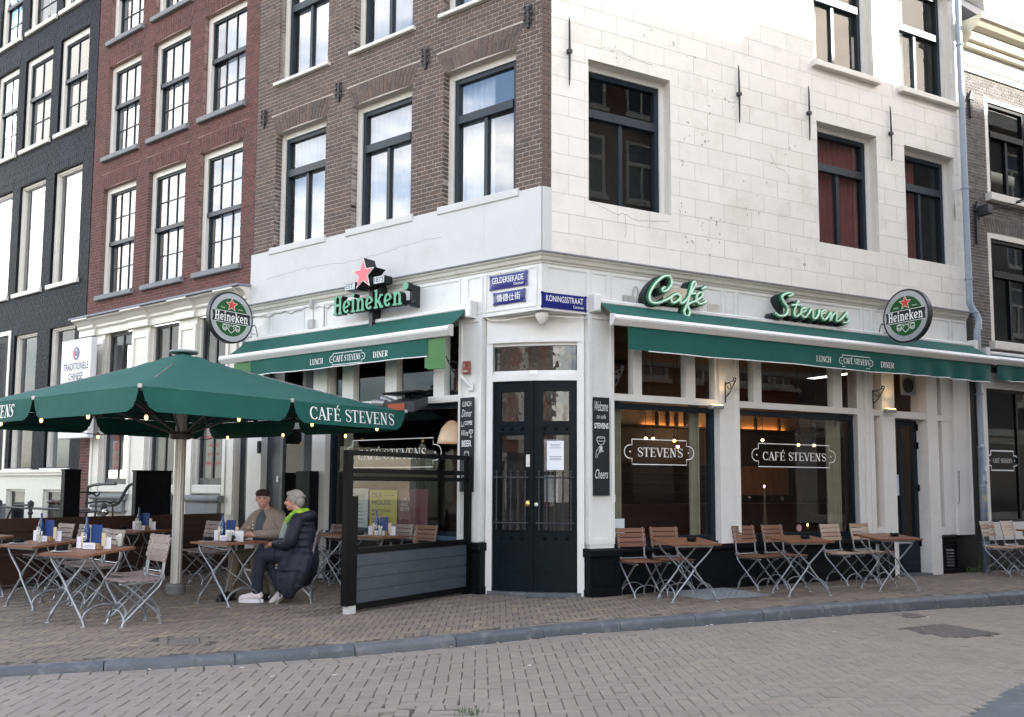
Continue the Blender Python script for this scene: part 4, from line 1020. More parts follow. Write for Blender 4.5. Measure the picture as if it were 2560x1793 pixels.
# ------------------------------------------------------------------ shopfront, side street
pilaster('B', 0.66, 1.06, 0.66, 3.66)
m = MB(); m.box(0.64, 1.10, -0.13, 0.15, 0.0, 0.55); m.bevbox(0.61, 1.13, -0.17, 0.15, 0.50, 0.61, 0.02); m.box(0.62, 1.12, -0.145, 0.1, 0.0, 0.09); m.frame(0.70, 1.04, 0.14, 0.46, 0.02, -0.142, -0.128)
m.build('plinth_block', black_paint, cafe, 'B')
m = MB(); m.box(0.68, 1.05, -0.075, 0.1, 0.611, 0.70); m.build('pilaster_base', paint_white, cafe, 'B')
m = MB(); m.box(1.102, 6.02, -0.01, 0.16, 0.0, 0.53); m.bevbox(1.132, 6.05, -0.07, 0.16, 0.531, 0.60, 0.02); m.box(1.122, 6.02, -0.03, -0.01, 0.0, 0.07); m.box(6.052, 6.38, -0.065, -0.051, 0.0, 0.60); m.build('plinth', black_paint, cafe, 'B')
shop_window('B', 1.065, 2.86, 0.66, 2.53, y=0.05, frame=0.075)
transoms('B', [(1.08, 1.42), (1.56, 2.32), (2.48, 2.83)], 2.645, 3.66, x0=1.062, x1=2.88)
pilaster('B', 2.86, 3.23, 0.62, 3.66, y0=-0.05)
shop_window('B', 3.235, 5.72, 0.66, 2.53, y=0.05, frame=0.075)
transoms('B', [(3.25, 3.56), (3.71, 5.18), (5.37, 5.69)], 2.645, 3.66, x0=3.232, x1=5.72)
m = MB(); m.box(1.06, 5.72, 0.0, 0.14, 0.601, 0.658); m.build('window_sill', navy_paint, cafe, 'B')
m = MB()
for a, b in ((5.66, 5.76), (5.80, 5.88), (5.92, 6.02)): m.box(a, b, -0.05 - 0.025 * (a > 5.78 and a < 5.9), 0.14, 0.62, 3.66)
m.box(5.66, 6.02, -0.03, 0.13, 0.62, 3.66); m.build('pilaster', paint_white, cafe, 'B')
# side entrance
m = MB(); m.box(6.02, 6.21, 0.02, 0.1, 0.0, 0.70); m.box(6.02, 6.21, -0.02, 0.12, 2.55, 2.64); m.box(6.21, 6.50, -0.05, 0.26, 0.0, 3.66); m.box(6.02, 6.21, -0.02, 0.1, 0.70, 0.78)
m.box(7.28, 7.54, -0.05, 0.26, 0.0, 3.66); m.box(6.50, 7.28, -0.02, 0.2, 2.53, 2.64); m.box(7.54, 7.94, -0.03, 0.15, 0.64, 0.76); m.box(7.54, 7.94, -0.04, 0.12, 2.52, 2.61); m.box(7.66, 7.94, -0.03, 0.15, 0.7605, 2.519); m.box(7.66, 7.94, -0.03, 0.15, 2.6105, 3.66)
m.build('entrance_frame', paint_white, cafe, 'B')
w = MB(); w.quad((6.02, 0.06, 0.78), (6.21, 0.06, 0.78), (6.21, 0.06, 2.55), (6.02, 0.06, 2.55)); w.quad((6.02, 0.06, 2.64), (6.21, 0.06, 2.64), (6.21, 0.06, 3.6), (6.02, 0.06, 3.6))
w.quad((7.54, 0.06, 0.76), (7.66, 0.06, 0.76), (7.66, 0.06, 2.52), (7.54, 0.06, 2.52)); w.quad((7.54, 0.06, 2.61), (7.66, 0.06, 2.61), (7.66, 0.06, 3.6), (7.54, 0.06, 3.6)); w.quad((6.50, 0.1, 2.64), (7.28, 0.1, 2.64), (7.28, 0.1, 3.6), (6.50, 0.1, 3.6))
w.build('side_light', glass, cafe, 'B')
m = MB(); m.box(6.0, 7.7, 0.07, 0.08, 0.8, 3.6); 
m = MB(); m.frame(6.51, 7.27, 0.03, 2.52, 0.10, 0.16, 0.22, wb=0.58); m.box(6.85, 6.93, 0.165, 0.215, 0.61, 2.42); m.box(6.60, 7.18, 0.15, 0.16, 0.06, 0.10); m.box(6.60, 7.18, 0.15, 0.16, 0.16, 0.19)
sd = m.build('side_door', navy_paint, cafe, 'B'); pane_obj(sd, 6.61, 6.85, 0.61, 2.42, 0.19); pane_obj(sd, 6.93, 7.17, 0.61, 2.42, 0.19)
m = MB(); m.bevbox(6.72, 7.08, 0.145, 0.16, 0.50, 0.58, 0.008); m.build('letter_flap', alu, sd)
m = MB(); m.quad((6.62, 0.185, 1.28), (6.84, 0.185, 1.28), (6.84, 0.185, 1.62), (6.62, 0.185, 1.62)); m.build('notice', M('paper_blue', (0.62, 0.66, 0.78), 0.7), sd)
for z in (0.45, 1.35, 2.05, 2.35):
    m = MB(); m.box(7.255, 7.275, 0.13, 0.17, z, z + 0.11); m.build('hinge', black_metal, sd)
m = MB(); m.box(6.50, 7.28, -0.06, 0.2, -0.05, 0.03); m.build('door_step', bluestone, cafe, 'B')
m = MB(); m.frame(6.78, 7.12, 2.92, 3.25, 0.025, 0.03, 0.06); m.box(6.8, 7.1, 0.045, 0.06, 2.94, 3.23); tv = m.build('fan_box', M('fan_frame', (0.30, 0.29, 0.27), 0.5), cafe, 'B')
m = MB(); m.lathe([(0.12, 0), (0.12, 0.01), (0.0, 0.012)], 20, (6.95, 0.028, 3.08), axis='y'); m.build('fan', black_metal, tv)
m = MB(); m.box(7.94, 8.36, -0.05, 0.15, 0.63, 3.66); m.frame(7.94, 8.36, 0.63, 3.66, 0.03, -0.065, -0.051); m.build('wall_panel', paint_white, cafe, 'B')
m = MB(); m.tube([(7.93, -0.10, 1.67), (7.95, -0.11, 1.69), (7.96, -0.10, 1.66), (7.955, -0.09, 1.2), (7.94, -0.09, 1.15), (7.92, -0.09, 1.16)], 0.008, 6); m.build('awning_crank', M('crank_steel', (0.25, 0.24, 0.22), 0.5, metal=0.5), cafe, 'B')
m = MB(); m.box(7.54, 8.6, -0.005, 0.15, 0.0, 0.629); m.box(8.362, 8.62, 0.0, 0.15, 0.0, 4.39); m.bevbox(7.50, 7.99, -0.05, 0.1, 0.575, 0.635, 0.02); m.frame(7.56, 7.96, 0.05, 0.55, 0.03, -0.03, -0.006)
m.build('plinth', black_paint, cafe, 'B')
m = MB()
for i in range(6): m.prism([(-0.035, 0.12 + i * 0.05), (-0.007, 0.15 + i * 0.05), (-0.007, 0.12 + i * 0.05)], 7.68, 7.86, axis='x')
m.build('air_vent', M('vent_iron', (0.06, 0.06, 0.06), 0.5), cafe, 'B')
# little iron brackets and spot lights on the posts
for bx in (1.07, 2.98, 6.0):
    m = MB(); y0 = -0.06; zt = 2.94 if bx < 2 else (2.90 if bx < 5 else 2.95)
    m.tube([(bx, y0, zt - 0.30), (bx, y0, zt)], 0.010, 6); m.tube(catmull([(bx, y0, zt - 0.22), (bx + .005, y0 - 0.08, zt - 0.16), (bx, y0 - 0.17, zt - 0.06), (bx, y0 - 0.22, zt + 0.02), (bx, y0 - 0.18, zt + 0.04), (bx, y0 - 0.17, zt + 0.0)], 5), 0.009, 6)
    m.tube(catmull([(bx, y0, zt - 0.04), (bx, y0 - 0.08, zt - 0.02), (bx, y0 - 0.12, zt - 0.08), (bx, y0 - 0.07, zt - 0.11), (bx, y0 - 0.05, zt - 0.06)], 5), 0.007, 6)
    m.tube([(bx, y0, zt - 0.02), (bx, y0 - 0.20, zt + 0.0)], 0.006, 6)
    m.build('flag_bracket', iron_black, cafe, 'B')
m = MB(); bx, y0, zt = -1.38, -0.03, 3.1
m.tube([(bx, y0, zt - 0.3), (bx, y0, zt)], 0.010, 6); m.tube(catmull([(bx, y0, zt - 0.22), (bx, y0 - 0.1, zt - 0.14), (bx, y0 - 0.22, zt + 0.0), (bx, y0 - 0.25, zt + 0.05)], 5), 0.009, 6); m.tube([(bx, y0, zt - .02), (bx, y0 - .22, zt)], 0.006, 6); m.build('flag_bracket', iron_black, cafe, 'A')
warm = (1.0, 0.62, 0.24)
lamp_emit = M('warm_lamp', (1, 0.8, 0.5), 0.5, 0.0, emit=warm, emit_str=2)
for bx, bz in ((2.62, 2.50), (6.16, 2.60)):
    m = MB(); m.bevbox(bx, bx + 0.22, -0.20, -0.13, bz, bz + 0.05, 0.012); m.box(bx + 0.08, bx + 0.14, -0.13, -0.02, bz + 0.0, bz + 0.04)
    sp = m.build('spot_light', M('spot_grey', (0.35, 0.35, 0.34), 0.4, metal=0.5), cafe, 'B')
    m = MB(); m.box(bx + 0.02, bx + 0.20, -0.19, -0.14, bz + 0.051, bz + 0.056); m.build('lamp_face', lamp_emit, sp)
for bx, bz in ((2.90, 2.62), (6.30, 2.70)):
    ld = bpy.data.lights.new('post_light', 'SPOT'); ld.energy = 0.8; ld.color = warm; ld.spot_size = R(70); ld.spot_blend = 0.6; ld.shadow_soft_size = 0.03
    lo = bpy.data.objects.new('post_light', ld); COL.objects.link(lo); lo.parent = cafe; lo.location = rotB @ Vector((bx - 0.06, -0.22, bz)); lo.rotation_euler = Vector((-0.25, -0.45, -1)).to_track_quat('Z', 'Y').to_euler()

# ------------------------------------------------------------------ curved corner entrance
P1 = fdir('A') * -0.90; P2 = fdir('B') * 0.64
dv = P2 - P1; DL = dv.length; DTH = math.atan2(dv.y, dv.x)
SAG = 0.085
def arc_map(p):
    x, y, z = p; u = (x - DL / 2) / (DL / 2); return (x, y - SAG * max(0.0, 1 - u * u), z)
def door_build(m, name, mat, parent=cafe, smooth=None):
    me = m.mesh(name, mat)
    if parent is cafe: o = obj(name, me, cafe, (P1.x, P1.y, 0), DTH)
    else: o = obj(name, me, parent)
    return o
def abox(m, x0, x1, y0, y1, z0, z1, n=None):
    m.xf = arc_map; n = n or max(1, int((x1 - x0) / 0.06))
    for i in range(n):
        xa, xb = x0 + (x1 - x0) * i / n, x0 + (x1 - x0) * (i + 1) / n
        m.add([(xa, y0, z0), (xb, y0, z0), (xb, y1, z0), (xa, y1, z0), (xa, y0, z1), (xb, y0, z1), (xb, y1, z1), (xa, y1, z1)],
              [(0, 1, 5, 4), (2, 3, 7, 6), (4, 5, 6, 7), (3, 2, 1, 0)] + ([(3, 0, 4, 7)] if i == 0 else []) + ([(1, 2, 6, 5)] if i == n - 1 else []))
    m.xf = None
dm = (DL - 1.13) / 2
m = MB(); abox(m, 0.0, DL, 0.0, 0.12, 3.30, 3.67); abox(m, 0.0, dm, -0.02, 0.14, 0.0, 3.2995); abox(m, DL - dm, DL, -0.02, 0.14, 0.0, 3.2995)
abox(m, dm, DL - dm, -0.02, 0.12, 2.79, 2.875); abox(m, dm, DL - dm, 0.02, 0.10, 3.26, 3.2995); abox(m, dm, DL - dm, 0.03, 0.10, 2.876, 2.93)
ent = door_build(m, 'door_surround', paint_white)
m = MB(); abox(m, 0.02, DL - 0.02, -0.035, 0.0, 3.30, 3.335); door_build(m, 'surround_molding', paint_white)
m = MB(); m.xf = arc_map
n = 14
for i in range(n):
    xa, xb = dm + 1.13 * i / n, dm + 1.13 * (i + 1) / n; m.quad((xa, 0.06, 2.93), (xb, 0.06, 2.93), (xb, 0.06, 3.26), (xa, 0.06, 3.26))
m.xf = None; door_build(m, 'top_light', glass_old)
m = MB(); m.box(DL / 2 - 0.055, DL / 2 + 0.055, -0.11, -0.10, 2.872, 2.925); door_build(m, 'number_plate', letter_white)
door_green = M('door_paint', (0.0035, 0.007, 0.009), 0.45, 0.25, 5.0, dirt=(0.06, 0.07, 0.07), dirt_amt=0.12, dirt_scale=10, dirt_pos=(0.58, 0.82), spec=0.13)
x_mid = dm + 0.545
for side, (xa, xb, ga, gb_) in enumerate(((dm + 0.004, x_mid - 0.002, 0.11, 0.43), (x_mid + 0.002, dm + 1.126, 0.13, 0.47))):
    m = MB(); a, b = xa + (0.105 if side == 0 else 0.135), xa + (0.425 if side == 0 else 0.475)
    abox(m, xa, a, 0.03, 0.08, 0.05, 2.785); abox(m, b, xb, 0.03, 0.08, 0.05, 2.785)
    for z0, z1 in ((2.68, 2.785), (2.08, 2.26), (0.05, 0.83)): abox(m, a, b, 0.03, 0.08, z0, z1)
    # raised panels and moulded strips
    abox(m, a - 0.02, b + 0.02, 0.018, 0.03, 2.10, 2.115); abox(m, a - 0.02, b + 0.02, 0.018, 0.03, 2.205, 2.22)
    abox(m, a - 0.02, b + 0.02, 0.018, 0.03, 0.67, 0.685); abox(m, a - 0.02, b + 0.02, 0.018, 0.03, 0.775, 0.79)
    abox(m, a - 0.03, b + 0.03, 0.020, 0.03, 0.30, 0.325); abox(m, a - 0.03, b + 0.03, 0.020, 0.03, 0.575, 0.60); abox(m, a - 0.03, a - 0.005, 0.020, 0.03, 0.325, 0.575); abox(m, b + 0.005, b + 0.03, 0.020, 0.03, 0.325, 0.575)
    abox(m, a - 0.02, b + 0.02, 0.012, 0.03, 0.81, 0.835); abox(m, a - 0.02, b + 0.02, 0.012, 0.03, 2.655, 2.68)
    m.xf = arc_map
    for z in (2.16, 0.73):
        for k in range(3):
            cx = a + (b - a) * (0.08 + 0.42 * k); s_ = 0.022
            m.add([(cx - s_, 0.03, z - s_), (cx + s_, 0.03, z - s_), (cx + s_, 0.03, z + s_), (cx - s_, 0.03, z + s_), (cx, 0.008, z)], [(0, 1, 4), (1, 2, 4), (2, 3, 4), (3, 0, 4)])
    m.xf = None
    leaf = door_build(m, 'door', door_green)
    for z0, z1 in ((2.26, 2.68), (0.83, 2.08)):
        p = MB(); p.xf = arc_map
        for i in range(4):
            q0, q1 = a + (b - a) * i / 4, a + (b - a) * (i + 1) / 4; p.quad((q0, 0.06, z0), (q1, 0.06, z0), (q1, 0.06, z1), (q0, 0.06, z1))
        p.xf = None; door_build(p, 'pane', glass_old if z0 > 2 else glass, leaf)
    p = MB(); p.xf = arc_map
    ga_, gb2 = a - 0.06, b + 0.05
    for k in range(5):
        x = ga_ + 0.02 + (gb2 - ga_ - 0.04) * k / 4
        p.tube([(x, -0.03, 0.86), (x, -0.03, 1.58)], 0.010, 6); p.ball((x, -0.03, 1.595), 0.017, 6, 5); p.ball((x, -0.03, 0.85), 0.017, 6, 5)
        for q in range(9): p.ball((x, -0.03, 0.97 + q * 0.06), (0.015, 0.015, 0.02), 6, 4)
    for z in (0.93, 1.52):
        p.tube([(ga_ - 0.02, -0.035, z), ((ga_ + gb2) / 2, -0.035, z), (gb2 + 0.02, -0.035, z)], 0.012, 6)
    p.xf = None; door_build(p, 'door_grille', iron_black, leaf)
    if side == 0:
        p = MB(); p.box(b + 0.035, b + 0.085, -0.082, -0.05, 1.66, 1.82); door_build(p, 'lock_plate', alu, leaf)
        p = MB(); p.lathe([(0.045, 0.0), (0.045, -0.012), (0.018, -0.03), (0.034, -0.055), (0.030, -0.075), (0.0, -0.08)], 18, (b + 0.06, -0.05, 1.18), axis='y'); door_build(p, 'door_knob', M('brass', (0.55, 0.40, 0.16), 0.25, metal=0.9), leaf)
    else:
        p = MB(); p.lathe([(0.026, 0.0), (0.026, -0.012), (0.0, -0.015)], 14, (xa + 0.05, -0.05, 1.17), axis='y'); door_build(p, 'lock', alu, leaf)
        p = MB(); p.xf = arc_map; c0 = a + 0.05
        p.quad((c0, 0.045, 1.62), (c0 + 0.22, 0.045, 1.62), (c0 + 0.22, 0.045, 2.0), (c0, 0.045, 2.0))
        for z in (1.95, 1.93, 1.905, 1.79, 1.77, 1.75):
            ww = uni(0.10, 0.17); p.add([(c0 + 0.11 - ww / 2, 0.0445, z), (c0 + 0.11 + ww / 2, 0.0445, z), (c0 + 0.11 + ww / 2, 0.0445, z + 0.006), (c0 + 0.11 - ww / 2, 0.0445, z + 0.006)], [(0, 1, 2, 3)], 1)
        p.xf = None; door_build(p, 'notice', [M('paper', (0.78, 0.80, 0.84), 0.7, 0.02), M('ink', (0.12, 0.12, 0.14), 0.8)], leaf)
        for z0, z1 in ((1.20, 1.55), (1.6, 2.02)):
            p = MB(); p.xf = arc_map; p.box(a + 0.01, a + 0.19, 0.07, 0.074, z0, z1); p.xf = None; door_build(p, 'menu_card', M('menu_grey', (0.20, 0.20, 0.20), 0.6), leaf)
m = MB(); m.box(x_mid - 0.03, x_mid + 0.012, -0.085, -0.05, 0.05, 2.78); door_build(m, 'meeting_stile', door_green)
m = MB(); abox(m, dm - 0.05, DL - dm + 0.05, -0.06, 0.15, -0.02, 0.045); door_build(m, 'door_step', bluestone)
m = MB(); m.box(0.05, DL - 0.05, 0.5, 0.52, 0, 3.5); door_build(m, 'porch_wall', dark_room)
# porch lamp under the frieze corner and its cable
cpt = corner_off(-0.10)
m = MB(); m.lathe([(0.0, -0.16), (0.04, -0.15), (0.055, -0.11), (0.085, -0.07), (0.095, -0.02), (0.085, 0.0)], 16, (cpt.x, cpt.y, 3.655)); m.build('porch_lamp', M('opal_glass', (0.75, 0.73, 0.68), 0.3), cafe, smooth=True)
m = MB(); q1 = fdir('A') * -0.93 + fout('A') * 0.03; q2_ = fdir('B') * 0.68 + fout('B') * 0.03
pts = [(q1.x, q1.y, 3.86), (q1.x * .96, q1.y * .96 - 0.01, 3.66), (q1.x * 0.75 + cpt.x * .25, q1.y * .75 + cpt.y * .25, 3.60), (cpt.x - 0.1, cpt.y + 0.02, 3.62), (cpt.x + 0.2, cpt.y + 0.02, 3.61), (q2_.x * .85, q2_.y * .85 - 0.05, 3.60), (q2_.x, q2_.y, 3.64), (q2_.x + .02, q2_.y - .02, 3.85)]
m.tube(catmull(pts, 6), 0.010, 6); m.build('cable', M('cable_white', (0.66, 0.64, 0.58), 0.5), cafe)

# ------------------------------------------------------------------ inside the cafe
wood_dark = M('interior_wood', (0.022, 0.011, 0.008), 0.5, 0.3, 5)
m = MB()
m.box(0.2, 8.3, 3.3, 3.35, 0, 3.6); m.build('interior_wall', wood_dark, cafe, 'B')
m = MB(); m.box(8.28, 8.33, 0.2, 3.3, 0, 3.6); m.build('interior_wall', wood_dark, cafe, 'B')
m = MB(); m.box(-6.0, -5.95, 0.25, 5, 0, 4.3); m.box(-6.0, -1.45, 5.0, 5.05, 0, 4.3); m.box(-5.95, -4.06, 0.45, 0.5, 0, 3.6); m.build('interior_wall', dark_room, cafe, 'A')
fl = MB(); cl = MB(); P_ = [fdir('A') * -6 + fout('A') * -0.2, fdir('A') * -0.9 + fout('A') * -0.12, fdir('B') * 0.64 + fout('B') * -0.12, fdir('B') * 8.5 + fout('B') * -0.2, fdir('B') * 8.5 + fout('B') * -6, fdir('A') * -6 + fout('A') * -8]
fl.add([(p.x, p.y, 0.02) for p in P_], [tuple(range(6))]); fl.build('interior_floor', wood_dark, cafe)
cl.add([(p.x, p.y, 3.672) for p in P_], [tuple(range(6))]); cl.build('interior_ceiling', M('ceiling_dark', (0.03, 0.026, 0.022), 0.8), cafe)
m = MB(); m.add([(p.x, p.y, 12.4) for p in P_], [tuple(range(6))]); m.add([(p.x, p.y, 8.0) for p in P_], [tuple(range(6))]); m.add([(p.x, p.y, 4.9) for p in P_], [tuple(range(6))]); m.build('floor_slab', dark_room, cafe)
# bar counter, shelf with warm strip
m = MB(); m.box(2.6, 7.6, 2.1, 2.55, 0.05, 1.08); m.box(2.55, 7.65, 2.05, 2.6, 1.08, 1.12); m.build('bar_counter', M('bar_wood', (0.035, 0.014, 0.010), 0.4, 0.3, 6), cafe, 'B')
m = MB(); m.box(3.3, 8.2, 3.02, 3.29, 2.47, 2.50); m.build('shelf', wood_dark, cafe, 'B')
strip_glow = M('shelf_light', (1, 0.7, 0.4), 0.5, 0, emit=(1.0, 0.38, 0.10), emit_str=3.2)
m = MB(); m.box(3.95, 5.3, 3.24, 3.26, 2.502, 2.515); m.box(6.3, 7.4, 3.24, 3.26, 2.502, 2.515); m.build('strip_light', strip_glow, cafe, 'B')
m = MB(); m.box(3.4, 8.1, 3.286, 3.299, 2.50, 3.0); m.build('back_panel', M('back_panel', (0.36, 0.27, 0.18), 0.7), cafe, 'B')
m = MB(); m.box(3.4, 5.9, 3.22, 3.25, 1.3, 2.1)
for i in range(4): m.box(3.5, 5.8, 3.0, 3.22, 1.30 + i * 0.17, 1.315 + i * 0.17)
m.build('bottle_rack', wood_dark, cafe, 'B')
m = MB(); m.box(6.2, 7.3, 3.1, 3.25, 1.25, 1.8)
for i in range(5):
    for j in range(7): m.box(6.22 + j * 0.15, 6.33 + j * 0.15, 3.09, 3.1, 1.28 + i * 0.1, 1.35 + i * 0.1)
m.build('card_rack', M('card_rack', (0.16, 0.07, 0.03), 0.6), cafe, 'B')
for cx0, cx1, cyy in ((1.16, 1.40, 0.26), (2.58, 2.74, 0.26), (5.30, 5.60, 0.28), (3.33, 3.38, 0.28)):
    m = MB(); o = curtain_obj(cafe, cx0, cx1, 0.62, 2.62, cyy, curtain_olive, 5, 0.03); o.rotation_euler = (0, 0, TH['B'])
for cx0, cx1 in ((-3.95, -3.75), (-1.62, -1.45)):
    o = curtain_obj(cafe, cx0, cx1, 0.62, 2.62, 0.26, curtain_olive, 5, 0.03); o.rotation_euler = (0, 0, TH['A'])
bottle_glass = [M('bottle_amber', (0.10, 0.035, 0.01), 0.12), M('bottle_green', (0.015, 0.04, 0.015), 0.12), M('bottle_dark', (0.02, 0.014, 0.012), 0.12)]
bp = MB(); bp.lathe([(0.036, 0), (0.038, 0.01), (0.038, 0.19), (0.03, 0.225), (0.014, 0.265), (0.013, 0.32), (0.016, 0.325), (0.0, 0.33)], 12)
bms = [bp.mesh('shelf_bottle', mm, True) for mm in bottle_glass]
for i, (x, h, k, lab) in enumerate(((4.16, 1.0, 2, 'dark wine bottle on the glowing shelf, leftmost in the first window'), (4.40, 1.08, 2, 'tall amber bottle second on the glowing shelf in the first window'), (4.60, 0.98, 0, 'orange brown bottle in the middle of the glowing shelf in the first window'), (4.81, 1.12, 2, 'tallest dark bottle on the glowing shelf in the first window'), (5.02, 0.9, 2, 'short dark bottle at the right end of the glowing shelf in the first window'), (6.5, 0.9, 1, 'short bottle at the left end of the shelf seen in the second window'), (7.1, 0.95, 0, 'rounded bottle at the right end of the shelf seen in the second window'))):
    o = obj('bottle', bms[k], None, W('B', x, -3.12, 2.501), 0); o.scale = (h, h, h)
    tag(o, lab, 'bottle', 'bottles on the lit shelf')
bulb_mat = M('bulb_glow', (1, 0.8, 0.5), 0.3, 0, emit=(1.0, 0.55, 0.20), emit_str=3.5)
for i, (x, n_, z, lab) in enumerate(((3.24, -2.2, 2.2, 'glowing bulb, leftmost of the two close together above STEVENS'), (3.39, -2.2, 2.2, 'glowing bulb, right one of the two close together above STEVENS'), (3.83, -2.2, 2.18, 'glowing bulb above the last letters of STEVENS'), (3.90, -2.2, 2.08, 'low glowing bulb just above the frame round STEVENS'), (5.80, -2.2, 2.24, 'glowing bulb at the left above CAFÉ STEVENS'), (6.67, -2.2, 2.18, 'glowing bulb above the middle of CAFÉ STEVENS'), (7.06, -2.2, 2.18, 'glowing bulb above the right half of CAFÉ STEVENS'))):
    t = thing('pendant_bulb', lab, 'lamp', W('B', x, n_, z), 0, 'bulbs over the bar')
    m = MB(); m.ball((0, 0, 0), 0.026, 10, 7); m.build('bulb', bulb_mat, t, smooth=True)
    m = MB(); m.tube([(0, 0, 0.03), (0, 0, 3.66 - z)], 0.004, 5); m.lathe([(0.015, 0.02), (0.018, 0.06), (0.006, 0.08)], 8); m.build('cord', black_metal, t)
# glasses lined up on the bar
gls = MB(); gls.lathe([(0.025, 0), (0.032, 0.12), (0.029, 0.12), (0.023, 0.01), (0.0, 0.01)], 10); gme = gls.mesh('bar_glass', glass_clear, True)
for i in range(10):
    o = obj('bar_glass', gme, None, W('B', 4.6 + i * 0.24 + (0.3 if i > 4 else 0), -2.3, 1.121)); tag(o, 'clear drinking glass in the row on the bar counter inside', 'glass', 'glasses on the bar')
for i, (x, n_) in enumerate(((4.45, -0.75), (5.15, -0.55))):
    t = thing('candle', 'lit candle on a table inside the second cafe window' if i == 0 else 'small tea candle glowing on the inner sill of the second cafe window', 'candle', W('B', x, n_, 1.25 if i == 0 else 0.75), 0)
    m = MB(); m.lathe([(0.018, 0), (0.018, 0.14), (0.004, 0.145)], 10) if i == 0 else m.lathe([(0.03, 0), (0.03, 0.05), (0.0, 0.05)], 12); m.build('wax', M('wax', (0.10, 0.075, 0.045), 0.5), t)
    m = MB(); m.ball((0, 0, 0.17 if i == 0 else 0.07), (0.009, 0.009, 0.02), 8, 6); m.build('flame', bulb_mat, t)
m = MB(); m.lathe([(0.05, 0), (0.06, 0.02), (0.06, 0.2), (0.11, 0.35), (0.06, 0.6), (0.03, 0.9), (0.016, 1.2)], 10); 
st = m.build('candle_stand', M('straw', (0.07, 0.05, 0.03), 0.8), None, loc=W('B', 4.45, -0.75, 0.05), smooth=True); tag(st, 'straw coloured candle stand inside the second cafe window', 'candle stand')
lamp_shade = M('lamp_shade', (0.72, 0.64, 0.54), 0.4, 0.05, emit=(1.0, 0.62, 0.38), emit_str=0.06)
t = thing('pendant_lamp', 'cream dome pendant lamp hanging inside the canal side window', 'lamp', W('A', -1.99, -0.55, 2.02), 0)
m = MB(); m.lathe([(0.21, 0.0), (0.20, 0.06), (0.15, 0.22), (0.07, 0.31), (0.03, 0.33), (0.0, 0.335)], 24); m.build('shade', lamp_shade, t, smooth=True)
m = MB(); m.tube([(0, 0, 0.33), (0, 0, 1.64)], 0.006, 5); m.build('cord', black_metal, t)
m = MB(); m.ball((0, 0, 0.05), 0.04, 10, 7); m.build('bulb', bulb_mat, t)
il = bpy.data.lights.new('bar_light', 'POINT'); il.energy = 4; il.color = (1.0, 0.55, 0.25); il.shadow_soft_size = 0.1
ilo = bpy.data.objects.new('bar_light', il); COL.objects.link(ilo); ilo.location = W('B', 5.2, -2.3, 2.4)
# ================================================================== red brick house
red = thing('brick_house', 'red brick house with small-paned sash windows and white shopfront', 'building', CORNER)
RL, RR_ = -11.56, -6.05
HR = []
cols_ = [(-11.10, -9.86), (-9.41, -8.16), (-7.70, -6.43)]
for a, b in cols_: HR += [(a, b, 5.22, 7.47), (a, b, 8.13, 10.08), (a, b, 10.62, 12.4)]
AR = []
for a, b, c, d in HR: AR.append(((a + b) / 2, b - a, b - a + 0.2, d, d + 0.30))
brick_wall(red, 'A', RL, RR_, 4.80, 14.0, HR, AR, brick_red, mortar_red, blen=0.205, bh=0.060, joint=0.009, n_single=300, reveal=0.12, wallname='brick_front', y=0.01)
for a, b, c, d in HR:
    if c < 6: grid_window(red, 'A', a, b, c, d + 0.0, 2, 2, split=0.5, y=0.10)
    else: grid_window(red, 'A', a, b, c, d + 0.0, 1, 2, split=0.42, y=0.10)
m = MB(); m.box(RL, RR_, 0.9, 0.95, 4.9, 13.8); m.build('room_wall', M('room_grey', (0.25, 0.25, 0.26), 0.9), red, 'A')
# cornice of the shopfront
m = MB()
prof = [(0.02, 4.40), (-0.06, 4.40), (-0.06, 4.52), (-0.10, 4.56), (-0.10, 4.60), (-0.17, 4.68), (-0.24, 4.71), (-0.24, 4.74), (0.02, 4.755)]
m.prism([(y, z) for y, z in prof], RL - 0.12, RR_ - 0.0, axis='x')
for x0, x1 in ((-11.6, -11.0), (-9.75, -9.05), (-8.15, -7.55), (-6.75, -6.2)):
    m.prism([(y - 0.05, z - 0.002) for y, z in prof[1:8]] + [(0.0, 4.738), (0.0, 4.398)], x0, x1, axis='x')
m.build('shop_cornice', casing_white, red, 'A')
m = MB(); m.prism([(0.02, 4.757), (-0.30, 4.742), (-0.30, 4.775), (0.02, 4.80)], RL - 0.15, RR_ + 0.02, axis='x'); m.build('lead_cover', M('lead_blue', (0.20, 0.22, 0.27), 0.6, 0.15, 9), red, 'A')
for x0, x1, z0 in ((-11.10, -10.72, 0), (-9.70, -9.08, 0), (-8.12, -7.55, 0), (-6.68, -6.33, 0)):
    m = MB(); m.box(x0, x1, -0.03, 0.15, z0, 4.40); w = x1 - x0; m.box(x0 + 0.02, x0 + 0.10, -0.05, -0.03, 0.9, 4.3); m.box(x1 - 0.10, x1 - 0.02, -0.05, -0.03, 0.9, 4.3); m.box(x0 + 0.1, x1 - 0.1, -0.05, -0.03, 4.2, 4.3)
    m.build('pilaster', casing_white, red, 'A')
m = MB(); m.box(-11.56, -11.11, 0.0, 0.14, 0.0, 4.40); m.build('pier_mortar', mortar_red, red, 'A')
mass = MB(); z = 0.02; k = 0
while z < 4.38:
    for a, b in (((-11.555, -11.35), (-11.34, -11.115)) if k % 2 else ((-11.555, -11.45), (-11.44, -11.23), (-11.22, -11.115))): mass.box(a, b, -0.006 - uni(0, 0.003), 0.02, z, z + 0.051, 0, rnd() * 0.99 + 0.004)
    z += 0.06; k += 1
tag(mass.build('brick_pier', brick_red, red, 'A'), None, None, kind='stuff')
dark_frame = M('dark_frame', (0.045, 0.045, 0.047), 0.4)
